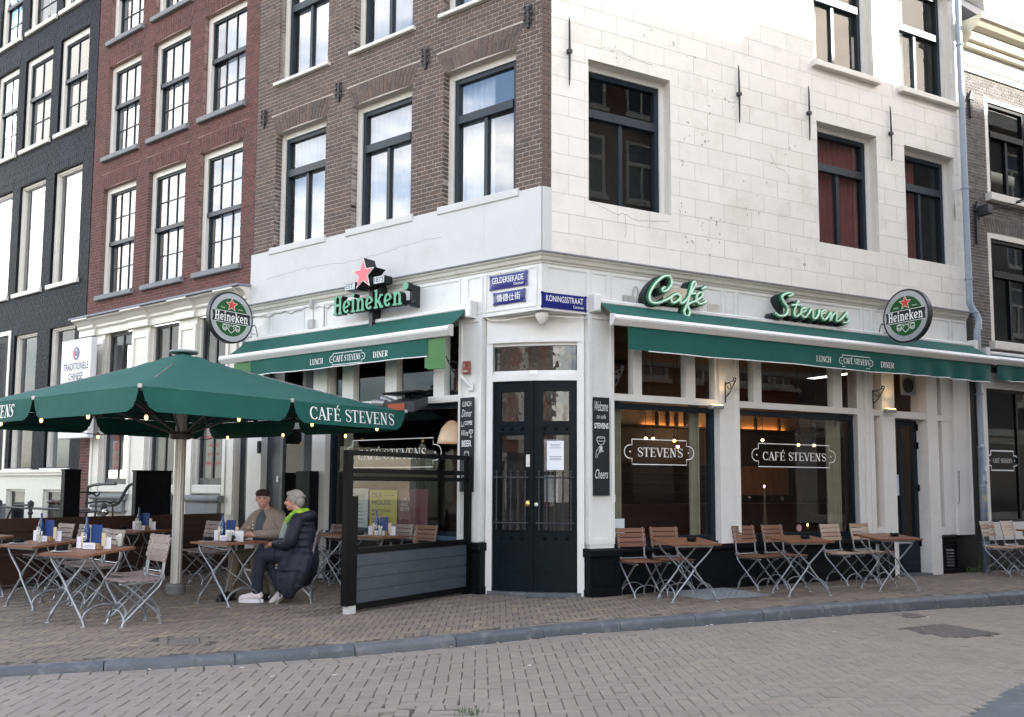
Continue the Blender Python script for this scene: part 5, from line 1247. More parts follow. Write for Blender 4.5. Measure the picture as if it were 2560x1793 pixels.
for (x0, x1) in ((-10.72, -9.70), (-9.08, -8.12), (-7.55, -6.68)):
    m = MB(); m.box(x0, x1, 0.05, 0.14, 0.0, 1.40); m.box(x0, x0 + 0.05, 0.03, 0.14, 1.40, 4.40); m.box(x1 - 0.05, x1, 0.03, 0.14, 1.40, 4.40); m.bevbox(x0 + 0.0, x1, -0.04, 0.05, 1.24, 1.40, 0.02)
    w = m.build('shop_window', casing_white, red, 'A')
    f = MB(); f.frame(x0 + 0.05, x1 - 0.05, 1.40, 4.40, 0.05, 0.07, 0.12, wb=0.12); f.box((x0 + x1) / 2 - 0.02, (x0 + x1) / 2 + 0.02, 0.075, 0.115, 1.52, 4.35); f.box(x0 + 0.1, x1 - 0.1, 0.0751, 0.1149, 2.55, 2.59)
    f.build('window_frame', dark_frame, w); pane_obj(w, x0 + 0.1, x1 - 0.1, 1.52, 4.35, 0.10, glass)
    s = MB(); s.bevbox(x0 - 0.15, x1 + 0.1, -0.16, -0.035, 1.10, 1.22, 0.04); s.bevbox(x0 - 0.08, x1 + 0.03, -0.11, -0.035, 0.86, 1.098, 0.02); s.build('sill', sill_stone, w)
    b_ = MB(); b_.frame(x0 + 0.12, x1 - 0.12, 0.2, 0.75, 0.03, 0.03, 0.05); b_.box(x0 + 0.15, x1 - 0.15, 0.04, 0.049, 0.23, 0.72); b_.build('cellar_vent', dark_frame, w)
m = MB(); m.box(RL, RR_, 1.2, 1.25, 0, 4.4); m.box(RL, RR_, 0.2, 1.2, 4.38, 4.4); m.build('interior_wall', M('shop_wall', (0.30, 0.30, 0.29), 0.9), red, 'A')
red_print = M('red_print', (0.45, 0.03, 0.04), 0.6)
m = MB()
for i in range(9):
    z = 3.0 - i * 0.155; put_font(m, ['praktijk voor', 'acupunctuur', 'kruiden en', 'massage', 'behandeling', 'volgens afspraak', 'telefoon', 'spreekuur', 'dagelijks open'][i], -7.12, z, 0.095, size=0.085, align='CENTER')
m.build('window_print', red_print, red, 'A')
m = MB()
for i, ch in enumerate('針灸中醫草藥診所'): put_font(m, ch, -10.42, 3.05 - i * 0.2, 0.095, size=0.2)
m.build('window_print', red_print, red, 'A')
m = MB(); m.box(-6.33, -6.06, 0.08, 0.12, 0.0, 4.40); m.build('side_panel', M('dark_glazed', (0.03, 0.033, 0.037), 0.15), red, 'A')

# hanging white practice sign
t = thing('practice_sign', 'tall white sign with red and blue yin yang and dark lettering on the red house', 'sign', W('A', -11.5, 0, 0), TH['A'])
m = MB(); m.bevbox(-0.16, 1.00, -0.42, -0.30, 2.3, 4.28, 0.01); sb = m.build('sign_board', M('sign_white', (0.70, 0.70, 0.72), 0.4, 0.04), t)
m = MB(); cx, cz, r = 0.44, 3.99, 0.135
def yin(flip):
    s = -1 if flip else 1
    P = arcpts(cx, cz, r, r, 90, 270, 16) if not flip else arcpts(cx, cz, r, r, -90, 90, 16)
    if not flip: P += arcpts(cx, cz - r / 2, r / 2, r / 2, 270, 90, 8)[1:] + [(a, b) for a, b in arcpts(cx, cz + r / 2, r / 2, r / 2, -90, -270, 8)][1:-1]
    else: P += arcpts(cx, cz + r / 2, r / 2, r / 2, 90, 270, 8)[1:] + arcpts(cx, cz - r / 2, r / 2, r / 2, 90, -90, 8)[1:-1]
    return P
m.add([(a, -0.4215, b) for a, b in arcpts(cx, cz, r, r, 0, 350, 35)], [tuple(range(36))], 1)
m.add([(a, -0.4221, b) for a, b in yin(False)], [tuple(range(len(yin(False))))], 0)
for dz, mi in ((r / 2, 2), (-r / 2, 2)): m.add([(a, -0.4227, b) for a, b in arcpts(cx, cz + dz, r * .16, r * .16, 0, 330, 11)], [tuple(range(12))], mi)
m.build('emblem', [M('emblem_red', (0.55, 0.03, 0.04), 0.4), M('emblem_blue', (0.03, 0.03, 0.20), 0.4), letter_white], t)
m = MB()
for txt, z, w in (('TRADITIONELE', 3.66, 0.98), ('CHINESE', 3.46, 0.56), ('GENEESKUNDE', 3.26, 0.98), ('PRAKTIJK', 3.06, 0.7)):
    put_font(m, txt, 0.44, z, -0.4215, width=w, height=0.145, bold=0.01, align='CENTER')
m.build('lettering', M('print_navy', (0.02, 0.02, 0.06), 0.6), t)
m = MB(); m.box(0.2, 0.25, -0.30, 0.0, 2.6, 2.64); m.box(0.2, 0.25, -0.30, 0.0, 4.0, 4.04); m.build('bracket', dark_frame, t)

# ================================================================== black painted house
glass_dim = glass_mat('dim_window_glass', 0.10, wavy=0.02, wscale=1.0)
blk = thing('dark_brick_house', 'black painted brick house with tall white framed windows', 'building', CORNER)
BL_, BR_ = -17.4, -11.57
HK = [(-16.35, -15.22, 9.13, 11.3), (-14.88, -13.57, 9.13, 11.3), (-13.22, -11.96, 9.13, 11.3), (-16.3, -15.22, 5.73, 8.25), (-14.85, -13.62, 5.73, 8.25), (-13.22, -12.0, 5.73, 8.25),
      (-16.35, -15.22, 12.0, 13.9), (-14.85, -13.52, 12.0, 13.9), (-13.25, -11.98, 12.0, 13.9), (-14.74, -13.65, 1.73, 4.77), (-13.08, -12.0, 1.73, 4.77)]
AK = [((a + b) / 2, b - a, b - a + 0.2, d, d + 0.30) for a, b, c, d in HK[:9]]
brick_wall(blk, 'A', BL_, BR_, 1.70, 15.0, HK, AK, brick_black, mortar_black, blen=0.205, bh=0.060, joint=0.009, n_single=0, reveal=0.12, wallname='brick_front', y=0.0)
for i, (a, b, c, d) in enumerate(HK):
    if i < 3 or 6 <= i < 9: grid_window(blk, 'A', a, b, c, d, 1, 2, cols=2, split=0.42, y=0.06, casing=0.13, sill=casing_white, sill_out=0.06, curtain=False, g=glass_dim)
    else: cross_window(blk, 'A', a, b, c, d, casing=0.05, frame=0.025, y=0.06, dark=casing_white, mull=False, curtain=[(a + .06, b - .06, curtain_white)] if i < 6 else None, sill=True, sillmat=casing_white, sill_h=0.10, g=glass_sky if i < 6 else glass)
m = MB(); m.box(BL_, BR_, 0.9, 0.95, 1.7, 14.8); m.build('room_wall', MATS['room_grey'], blk, 'A')
m = MB(); m.box(BL_, BR_ - 0.05, -0.06, 0.1, 1.58, 1.70); m.box(BL_, BR_ - 0.05, -0.10, 0.1, 1.64, 1.7005)
X_ = [-17.4, -14.85, -13.75, -13.2, -12.15, -11.62]
for a, b in ((-17.4, -14.75), (-13.85, -13.05), (-12.20, -11.62)): m.box(a, b, 0.0, 0.1, 0.0, 1.58)
for a, b in ((-14.75, -13.85), (-13.05, -12.20)): m.box(a, b, 0.0, 0.1, 1.28, 1.58); m.box(a, b, 0.0, 0.1, 0.0, 0.30)
m.build('plinth', casing_white, blk, 'A')
for a, b in ((-14.75, -13.85), (-13.05, -12.20)):
    m = MB(); m.frame(a, b, 0.30, 1.28, 0.05, 0.06, 0.12); w = m.build('cellar_window', casing_white, blk, 'A'); pane_obj(w, a + 0.05, b - 0.05, 0.35, 1.23, 0.10, glass)
    k = MB(); k.box(a + 0.05, b - 0.05, 0.11, 0.12, 0.35, 1.23); k.build('backing', black_paint, w)
# door with oval light, and stoop
m = MB(); m.frame(-16.1, -15.0, 1.71, 4.75, 0.12, -0.01, 0.1, wb=0.0); m.box(-15.98, -15.12, 0.0, 0.06, 1.71, 4.63); dr = m.build('front_door', black_paint, blk, 'A')
m = MB(); m.frame(-16.22, -14.9, 1.71, 4.9, 0.10, -0.02, 0.05, wb=0.0); m.build('door_casing', casing_white, dr)
m = MB(); m.lathe([(0.16, -0.012), (0.16, 0.0), (0.0, 0.0)], 24, (0, 0, 0), axis='y'); m.v = [(-15.55 + x * 1.0, y - 0.002, 4.02 + z * 2.0) for x, y, z in m.v]; m.build('oval_light', M('pale_glass', (0.55, 0.58, 0.62), 0.1), dr)
t = thing('stoop', 'low stone steps with a black iron railing before the black house', 'steps', W('A', -15.5, 0, 0), TH['A'])
for i in range(5):
    m = MB(); m.bevbox(-0.9, 0.9, -1.6 + i * 0.3, -0.06, i * 0.19, i * 0.19 + 0.19, 0.015); m.build('step', sill_stone, t)
t = thing('iron_railing', 'black iron railing with turned posts in front of the black house', 'railing', W('A', -13.3, 1.0, 0), TH['A'])
for x in (-2.2, -0.85, 0.55, 1.9, 3.3, 4.6):
    m = MB(); m.lathe([(0.05, 0), (0.05, 0.1), (0.03, 0.14), (0.03, 0.80), (0.055, 0.84), (0.03, 0.88), (0.06, 1.0), (0.055, 1.05), (0.0, 1.09)], 12, (x, 0, 0)); m.build('post', iron_black, t, smooth=False)
m = MB(); m.tube([(-2.2, 0, 0.93), (4.6, 0, 0.93)], 0.022, 8); m.tube([(-2.2, 0, 0.45), (4.6, 0, 0.45)], 0.016, 6); m.build('rail', iron_black, t)
m = MB(); m.tube(catmull([(0.6, 0.1, 0.55), (0.9, 0.1, 0.9), (1.1, 0.1, 0.98), (1.7, 0.1, 0.98)], 5), 0.02, 6); m.build('hand_rail', iron_black, t)

t = thing('hand_rail', 'black curved hand rail in front of the red house between the screen posts', 'railing', W('A', 0, 0, 0), TH['A'])
m = MB(); m.tube(catmull([(-10.05, -0.6, 0.0), (-10.05, -0.6, 1.2), (-9.96, -0.6, 1.36), (-9.55, -0.6, 1.40), (-9.05, -0.6, 1.41)], 5), 0.028, 8); m.tube(catmull([(-9.90, -0.6, 1.0), (-9.3, -0.6, 1.02), (-8.95, -0.6, 1.06), (-8.6, -0.6, 1.38), (-8.25, -0.6, 1.41)], 5), 0.028, 8); m.tube([(-8.25, -0.6, 0.0), (-8.25, -0.6, 1.52)], 0.026, 8); m.build('rail', iron_black, t)
# ================================================================== grey brick house on the right, with the cafe's second shopfront
gry = thing('grey_brick_house', 'grey brick house with a yellowed white cornice right of the downpipe', 'building', CORNER)
GL, GR = 8.62, 15.0
HG = [(9.20, 10.48, 6.66, 8.48), (9.14, 10.44, 3.98, 5.95), (11.2, 12.5, 6.66, 8.48), (11.2, 12.5, 3.98, 5.95)]
AG = [((a + b) / 2, b - a, b - a + 0.2, d, d + 0.26) for a, b, c, d in HG if d < 7]
brick_wall(gry, 'B', GL, GR, 3.42, 8.83, HG, AG, brick_grey, mortar_grey, n_single=0, reveal=0.12, bh=0.058, wallname='brick_front', y=0.02)
for a, b, c, d in HG: cross_window(gry, 'B', a, b, c, d, casing=0.09, transom=(c + (d - c) * 0.60, c + (d - c) * 0.66), y=0.02, g=glass, dark=black_paint, sill=True, sillmat=casing_white, sill_h=0.14, sill_out=0.10)
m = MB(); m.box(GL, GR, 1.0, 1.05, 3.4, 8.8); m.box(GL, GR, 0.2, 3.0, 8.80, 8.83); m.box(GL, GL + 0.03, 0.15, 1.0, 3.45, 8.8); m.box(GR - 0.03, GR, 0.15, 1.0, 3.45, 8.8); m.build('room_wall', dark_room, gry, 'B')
m = MB(); m.box(GL, GR, -0.01, 0.2, 8.832, 9.24); m.box(GL, GR, -0.03, 0.2, 8.95, 8.98); m.build('entablature', casing_white, gry, 'B')
m = MB(); prof = [(0.1, 9.242), (-0.10, 9.242), (-0.10, 9.32), (-0.16, 9.34), (-0.20, 9.42), (-0.20, 9.47), (-0.30, 9.52), (-0.36, 9.60), (-0.40, 9.62), (-0.40, 9.70), (0.1, 9.72)]
m.prism(prof, 8.62, GR, axis='x'); m.build('cornice', M('cornice_yellow', (0.60, 0.55, 0.43), 0.5, 0.08, 6, dirt=(0.38, 0.32, 0.20), dirt_amt=0.5, dirt_scale=5), gry, 'B')
m = MB(); m.prism([(-0.3, 9.721), (2.5, 9.721), (2.5, 12.8)], 8.62, GR, axis='x'); m.build('roof', M('roof_slate', (0.05, 0.05, 0.055), 0.7, 0.2, 10), gry, 'B')
m = MB(); m.box(9.6, 10.8, 0.2, 1.6, 9.75, 11.6); m.build('dormer', casing_white, gry, 'B')
# its shopfront
m = MB(); m.box(8.68, 8.86, -0.03, 0.14, 0.52, 3.4); m.box(8.86, 14.9, -0.03, 0.14, 3.14, 3.42); m.box(8.86, 14.9, -0.03, 0.14, 0.52, 0.82); m.box(11.6, 11.9, -0.03, 0.14, 0.821, 3.139); m.build('shop_frame', paint_white, gry, 'B')
m = MB(); m.box(8.63, 14.9, -0.01, 0.14, 0.0, 0.518); m.build('plinth', black_paint, gry, 'B')
w = MB(); w.frame(8.862, 11.598, 0.822, 3.138, 0.05, 0.04, 0.1); w.box(9.78, 9.83, 0.045, 0.095, 0.872, 3.088); wo = w.build('shop_window', black_paint, gry, 'B'); pane_obj(wo, 8.91, 11.55, 0.87, 3.09, 0.07, glass)
curtain_obj(wo, 9.05, 9.32, 0.85, 2.75, 0.3, curtain_olive, 4, 0.03)
m = MB(); m.box(8.7, 14.9, 2.4, 2.45, 0, 3.4); m.box(8.7, 14.9, 0.2, 2.4, 3.38, 3.4); m.box(8.7, 8.72, 0.2, 2.4, 0, 3.4); m.box(14.88, 14.9, 0.2, 2.4, 0, 3.4); m.build('interior_wall', wood_dark, gry, 'B')
for ax, az_, dz in ((8.78, 8.2, 0.22), (8.82, 6.05, 0.34)):
    m = MB(); m.box(ax - 0.03, ax + 0.03, -0.03, 0.02, az_ - dz, az_ + dz); m.prism([(ax - 0.07, az_ + dz - .12), (ax + 0.07, az_ + dz - .12), (ax, az_ + dz + 0.06)], -0.04, 0.0); m.build('wall_anchor', iron_black, gry, 'B')
m = MB(); m.bevbox(8.83, 8.98, -0.22, 0.0, 6.2, 6.36, 0.01); m.tube([(8.98, -0.2, 6.28), (9.5, -0.9, 6.42), (10.9, -2.5, 6.75)], 0.008, 5); m.tube([(9.2, -0.5, 6.36), (9.35, -0.65, 6.44)], 0.02, 6); m.build('cable_hook', iron_black, gry, 'B')

# downpipe between the two houses
pipe_blue = M('downpipe_paint', (0.33, 0.38, 0.45), 0.45, 0.08, 6, dirt=(0.22, 0.22, 0.22), dirt_amt=0.4, dirt_scale=5)
t = thing('downpipe', 'pale blue grey downpipe with an elbow between the white front and the grey brick house', 'downpipe', W('B', 8.42, 0.09, 0), TH['B'])
m = MB()
m.tube([(0.0, 0, 12.5), (0.0, 0, 4.66)], 0.052, 12, cap=False); m.tube(catmull([(0, 0, 4.68), (0, 0, 4.58), (0.07, -0.02, 4.44), (0.13, -0.06, 4.30), (0.10, -0.07, 4.16), (0.06, -0.07, 4.05), (0.06, -0.07, 3.9)], 5), 0.054, 12, cap=False)
m.tube([(0.06, -0.07, 3.92), (0.06, -0.07, 2.1)], 0.052, 12, cap=False); m.build('pipe', pipe_blue, t, smooth=True)
m = MB(); m.tube([(0.06, -0.07, 2.1), (0.06, -0.07, 0.0)], 0.064, 12); m.build('standpipe', M('standpipe_zinc', (0.22, 0.25, 0.29), 0.5, 0.15, 6, metal=0.3), t, smooth=True)
for z, x, y in ((9.2, 0, 0), (6.6, 0, 0), (5.0, 0, 0), (4.42, 0.075, -0.03), (4.12, 0.09, -0.07), (3.0, 0.06, -0.07), (2.1, 0.06, -0.07), (1.45, 0.06, -0.07), (0.5, 0.06, -0.07)):
    m = MB(); m.lathe([(0.055, -0.015), (0.068, -0.012), (0.068, 0.012), (0.055, 0.015)], 12, (x, y, z)); m.build('clip', pipe_blue, t)
sticker_mats = [M('sticker_white', (0.72, 0.72, 0.72), 0.5), M('sticker_blue', (0.12, 0.20, 0.42), 0.5), M('sticker_black', (0.03, 0.03, 0.03), 0.5), M('sticker_pale', (0.45, 0.58, 0.68), 0.5), M('sticker_ochre', (0.42, 0.36, 0.22), 0.5)]
rs = random.Random(3)
for i in range(16):
    z = 0.95 + i * 0.075 + rs.uniform(-.02, .02); a0 = rs.uniform(-150, -60); w_ = rs.uniform(20, 55); h = rs.uniform(0.03, 0.09)
    m = MB(); n = 4; v = []
    for j in range(n + 1):
        a = R(a0 + w_ * j / n); v += [(0.06 + 0.0655 * math.cos(a), -0.07 + 0.0655 * math.sin(a), z), (0.06 + 0.0655 * math.cos(a), -0.07 + 0.0655 * math.sin(a), z + h)]
    m.add(v, [(2 * j, 2 * j + 2, 2 * j + 3, 2 * j + 1) for j in range(n)]); m.build('sticker', sticker_mats[rs.randint(0, 4)], t)
weed = M('weed_green', (0.05, 0.10, 0.025), 0.8, 0.3, 20)
for wx, wl in ((8.56, 'tuft of green weeds at the foot of the downpipe'), (8.2, 'few green weeds at the foot of the black plinth left of the downpipe')):
    m = MB()
    for i in range(40 if wx > 8.4 else 14):
        x, y = rs.gauss(0, 0.05), rs.gauss(0, 0.03); h = rs.uniform(0.05, 0.36 if wx > 8.4 else 0.12); dx, dy = rs.gauss(0, 0.04), rs.gauss(0, 0.03)
        m.add([(x - .004, y, 0), (x + .004, y, 0), (x + dx, y + dy, h)], [(0, 1, 2)])
        for q in range(3):
            f = rs.uniform(.3, 1); px_, py, pz = x + dx * f, y + dy * f, h * f; s = rs.uniform(.01, .022); m.add([(px_, py, pz), (px_ + s, py - .006, pz + s * .5), (px_ + s * .4, py + .004, pz + s)], [(0, 1, 2)])
    tag(m.build('weed', weed, None, loc=W('B', wx, 0.09, 0)), wl, 'plant')

# ================================================================== houses across the street and across the canal (seen in the glass)
def plain_house(label, fr, x0, x1, n0, depth, h, wall, rows, cols, zg=3.4, win_h=1.7, ww=1.1, gable=None, frame_mat=casing_white, band=None):
    # a house whose front faces back towards the cafe: local X along the row, front at y=0 facing +y (towards -out)
    p = W(fr, x0, n0, 0)
    t = thing('row_house', label, 'building', p, TH[fr])
    w = x1 - x0; m = MB()
    # front wall built round its windows
    holes = []
    for r_ in range(rows):
        z = zg + 0.9 + r_ * ((h - zg - 1.2) / rows)
        for c in range(cols):
            cx = w * (c + 0.5) / cols; holes.append((cx - ww / 2, cx + ww / 2, z, z + win_h))
    X = sorted(set([0, w] + [q[i] for q in holes for i in (0, 1)])); Z = sorted(set([zg, h] + [q[i] for q in holes for i in (2, 3)]))
    for xa, xb in zip(X, X[1:]):
        for za, zb in zip(Z, Z[1:]):
            if not any(q[0] < (xa + xb) / 2 < q[1] and q[2] < (za + zb) / 2 < q[3] for q in holes): m.quad((xa, 0, za), (xa, 0, zb), (xb, 0, zb), (xb, 0, za))
    m.box(0, 0.02, -depth, 0, 0, h); m.box(w - 0.02, w, -depth, 0, 0, h); m.box(0, w, -depth - 0.02, -depth, 0, h); m.box(0.02, w - 0.02, -depth, -0.3, h - 0.02, h)
    m.build('wall', wall, t)
    s = MB(); s.box(0, w, -0.2, 0.06, 0, zg); s.box(0, w, -0.1, 0.25, zg - 0.25, zg); s.build('shopfront', band or casing_white, t)
    s = MB()
    for c in range(cols): s.box(w * (c + 0.12) / cols, w * (c + 0.88) / cols, 0.061, 0.07, 0.6, zg - 0.5)
    s.build('shop_glass', M('far_glass', (0.05, 0.06, 0.07), 0.08), t)
    f = MB(); gl = MB()
    for a, b, za, zb in holes:
        f.frame(a, b, za, zb, 0.09, -0.12, -0.02); f.box(a - 0.05, b + 0.05, -0.02, 0.08, za - 0.12, za); f.box(a + .09, b - .09, -0.1, -0.03, za + win_h * 0.6, za + win_h * 0.66); f.box((a + b) / 2 - 0.03, (a + b) / 2 + 0.03, -0.1, -0.04, za + 0.09, za + win_h * 0.6)
        gl.quad((a, -0.08, za), (a, -0.08, zb), (b, -0.08, zb), (b, -0.08, za))
    f.build('windows', frame_mat, t); gl.build('panes', MATS['far_glass'], t)
    if gable:
        k = MB(); k.prism(gable(w, h), -0.3, 0.0); k.build('gable', wall, t)
    else:
        k = MB(); k.box(-0.02, w + 0.02, -0.1, 0.4, h - 0.5, h); k.build('cornice', casing_white, t)
    return t
wall_a = M('far_brick_brown', (0.14, 0.085, 0.065), 0.9, 0.15, 2); wall_b = M('far_brick_red', (0.24, 0.075, 0.055), 0.9, 0.15, 2); wall_c = M('far_plaster', (0.62, 0.60, 0.54), 0.8, 0.08, 2); wall_d = M('far_brick_grey', (0.12, 0.115, 0.11), 0.9, 0.15, 2)
band_green = M('far_green', (0.03, 0.08, 0.05), 0.5)
OPP = 9.4
for i, (x0, x1, h, wl, lab, band) in enumerate(((0.6, 6.2, 14.2, wall_a, 'tall brown brick corner house across the side street, seen in the panes', casing_white), (6.2, 11.5, 14.4, wall_a, 'second brown brick house across the side street beside the corner house', wall_d),
        (11.5, 14.0, 14.85, wall_b, 'narrow red brick house third along the far side of the side street', wall_d), (14.0, 36, 14.5, wall_d, 'grey brick house farthest along the other side of the side street', casing_white))):
    plain_house(lab, 'B', x0, x1, OPP, 9, h, wl, 4, 3, band=band)
step_g = lambda w, h: [(0, h), (w, h), (w, h + .8), (w * .82, h + .8), (w * .82, h + 1.6), (w * .66, h + 1.6), (w * .66, h + 2.4), (w * .34, h + 2.4), (w * .34, h + 1.6), (w * .18, h + 1.6), (w * .18, h + .8), (0, h + .8)]
bell_g = lambda w, h: [(0, h), (w, h), (w * .9, h + .7), (w * .72, h + 1.3), (w * .66, h + 2.2), (w * .5, h + 2.7), (w * .34, h + 2.2), (w * .28, h + 1.3), (w * .1, h + .7)]
hs = [(5.0, 11.0, wall_b, step_g), (5.4, 12.2, wall_c, bell_g), (4.8, 10.6, wall_a, step_g), (5.6, 12.0, wall_d, None), (5.0, 11.2, wall_b, bell_g), (5.5, 12.4, wall_c, None), (5.0, 10.8, wall_a, bell_g), (5.4, 11.8, wall_b, step_g), (5.6, 11.0, wall_c, step_g), (5.2, 12.2, wall_a, None), (5.4, 11.2, wall_b, bell_g), (5.2, 12.0, wall_d, step_g)]
x = -38.0
names_ = ['red', 'cream', 'brown', 'grey', 'second red', 'second cream', 'second brown', 'third red', 'third cream', 'third brown', 'fourth red', 'second grey']
for i, (w, h, wl, gb_) in enumerate(hs):
    plain_house('%s canal house far across the water, seen only as a reflection' % names_[i], 'A', x, x + w, 42, 9, h, wl, 3, 3, gable=gb_, band=[wall_b, casing_white, MATS['black_paint'], wall_a, band_green][i % 5]); x += w
# ================================================================== awnings
green_cloth = M('green_canvas', (0.004, 0.086, 0.066), 0.85, 0.10, 4.0, bump=0.45, bscale=5, dirt=(0.014, 0.105, 0.08), dirt_amt=0.4, dirt_scale=2.2, dirt_pos=(0.5, 0.78))
green_back = M('light_green_canvas', (0.085, 0.21, 0.08), 0.8, 0.08, 3.0)
def cloth_strip(m, x0, x1, n, rows, fold):
    """vertical hanging strip: rows of (y, z) from top to bottom, waviness grows downward"""
    v = []; k = len(rows)
    for i in range(n + 1):
        x = x0 + (x1 - x0) * i / n
        for j, (y, z) in enumerate(rows): v.append((x, y + fold(x) * (j / (k - 1)), z + 0.006 * math.sin(x * 2.1) * (j / (k - 1))))
    m.add(v, [(i * k + j, (i + 1) * k + j, (i + 1) * k + j + 1, i * k + j + 1) for i in range(n) for j in range(k - 1)])
def awning(fr, label, xa, xb, zw, zb, out, vx0, vx1, vh, txt_c, fold, arm=True):
    t = thing('awning', label, 'awning', W(fr, 0, 0, 0), TH[fr])
    m = MB(); m.bevbox(xa - 0.05, xb + 0.05, -0.16, -0.06, zw - 0.02, zw + 0.05, 0.02); m.build('cassette', alu_white, t)
    for x in (xa - 0.105, xb + 0.005):
        m = MB(); m.bevbox(x, x + 0.10, -0.20, -0.055, zw - 0.13, zw + 0.10, 0.015); m.build('bracket', alu_white, t)
    m = MB(); n = 60; v = []
    for i in range(n + 1):
        x = xa + (xb - xa) * i / n
        for j in range(5):
            f = j / 4; sag = 0.012 * math.sin(math.pi * f) * (1 + math.sin(x * 5.0)) ; v.append((x, -0.15 - (out - 0.15) * f, zw - 0.01 + (zb + 0.03 - zw) * f - sag))
    m.add(v, [(i * 5 + j, (i + 1) * 5 + j, (i + 1) * 5 + j + 1, i * 5 + j + 1) for i in range(n) for j in range(4)]); m.build('canopy_cloth', green_cloth, t, smooth=True)
    # front bar with a sloped face
    m = MB(); prof = [(-out + 0.03, zb + 0.045), (-out - 0.05, zb + 0.03), (-out - 0.075, zb - 0.01), (-out - 0.07, zb - 0.035), (-out - 0.02, zb - 0.10), (-out + 0.03, zb - 0.10)]
    m.prism(prof, xa - 0.05, xb + 0.05, axis='x'); m.build('front_bar', alu_white, t)
    for x in (xa - 0.07, xb + 0.05):
        m = MB(); m.prism([(y - 0.004 if y < -out else y + 0.004, z + (0.006 if z > zb else -0.006)) for y, z in prof], x, x + 0.02, axis='x'); m.build('end_cap', M('cap_grey', (0.62, 0.61, 0.58), 0.4), t)
    m = MB(); cloth_strip(m, vx0, vx1, 90, [(-out, zb - 0.102), (-out, zb - 0.102 - vh * .25), (-out, zb - 0.102 - vh * .5), (-out, zb - 0.102 - vh * .75), (-out, zb - 0.102 - vh)], fold); va = m.build('valance', green_cloth, t, smooth=True)
    m = MB(); pts = [(vx0 + (vx1 - vx0) * i / 90, -out + fold(vx0 + (vx1 - vx0) * i / 90) - 0.003, zb - 0.102 - vh + 0.006 * math.sin((vx0 + (vx1 - vx0) * i / 90) * 2.1)) for i in range(91)]
    m.tube(pts[4:], 0.007, 5); m.build('white_hem', letter_white, va)
    if arm:
        m = MB()
        for x in (xa + 0.12, xb - 0.12): m.tube([(x, -0.14, zw - 0.06), (x + (0.18 if x < (xa + xb) / 2 else -0.18), -out * 0.55, zw - 0.27), (x, -out + 0.02, zb - 0.03)], 0.022, 8)
        m.build('arm', alu_white, t)
    cx, cz = txt_c; m = MB(); y = -out - 0.012
    def onc(mm): 
        mm.v = [(p[0], -out + fold(p[0]) * min(1, max(0, (zb - 0.102 - p[2]) / vh)) - 0.004 + (p[1] - y), p[2]) for p in mm.v]
    strip2d(m, plaque_outline(cx - 0.30, cx + 0.30, cz - 0.085, cz + 0.085, 0.045), 0.008, y, closed=True)
    P, wd = text_polys('CAFÉ STEVENS', glyph, 0.085, 0.56, gap=0.02); put_text(m, P, cx - 0.28, cz - 0.04, y)
    P, wd = text_polys('LUNCH', glyph, 0.085, 0.30, gap=0.02); put_text(m, P, cx - 0.82, cz - 0.045, y)
    P, wd = text_polys('DINER', glyph, 0.085, 0.30, gap=0.02); put_text(m, P, cx + 0.52, cz - 0.045, y)
    for sx in (-0.315, 0.315): m.add([(cx + sx + 0.007 * math.cos(a * .785), y, cz + 0.007 * math.sin(a * .785)) for a in range(8)], [tuple(range(8))])
    onc(m); m.build('lettering', letter_white, va)
    return t
awA = awning('A', 'green awning with white front bar over the canal side of the cafe', -5.98, -1.14, 3.79, 3.47, 0.53, -5.3, -1.50, 0.24, (-3.05, 3.235), lambda x: 0.020 * math.sin(x * 7) * math.sin(x * 2.3))
m = MB(); cloth_strip(m, -1.55, -1.20, 10, [(-0.515, 3.36), (-0.51, 3.15), (-0.50, 2.97)], lambda x: 0.02 * math.sin(x * 9)); m.build('valance_reverse', green_back, awA)
m = MB(); cloth_strip(m, -5.75, -5.3, 10, [(-0.515, 3.36), (-0.51, 3.25), (-0.50, 3.15)], lambda x: 0.02 * math.sin(x * 9)); m.build('valance_reverse', green_back, awA)
m = MB(); m.tube([(-1.5, -0.51, 2.96), (-1.2, -0.51, 2.955)], 0.012, 6); m.build('valance_rod', green_back, awA)
fB = lambda x: (0.012 * math.sin(x * 6) + (0.035 * math.sin(x * 13) * max(0, min(1, (x - 5.2) / 1.5))))
awB = awning('B', 'long green awning with white front bar over the side street windows of the cafe', 0.79, 8.36, 3.82, 3.56, 0.52, 0.98, 8.30, 0.30, (5.12, 3.28), fB)
m = MB(); 
t = awning('B', 'green awning at the right edge over the shopfront of the grey brick house', 8.78, 14.8, 3.72, 3.62, 0.28, 8.82, 14.7, 0.27, (11.9, 3.36), lambda x: 0.03 * math.sin(x * 11), arm=False)

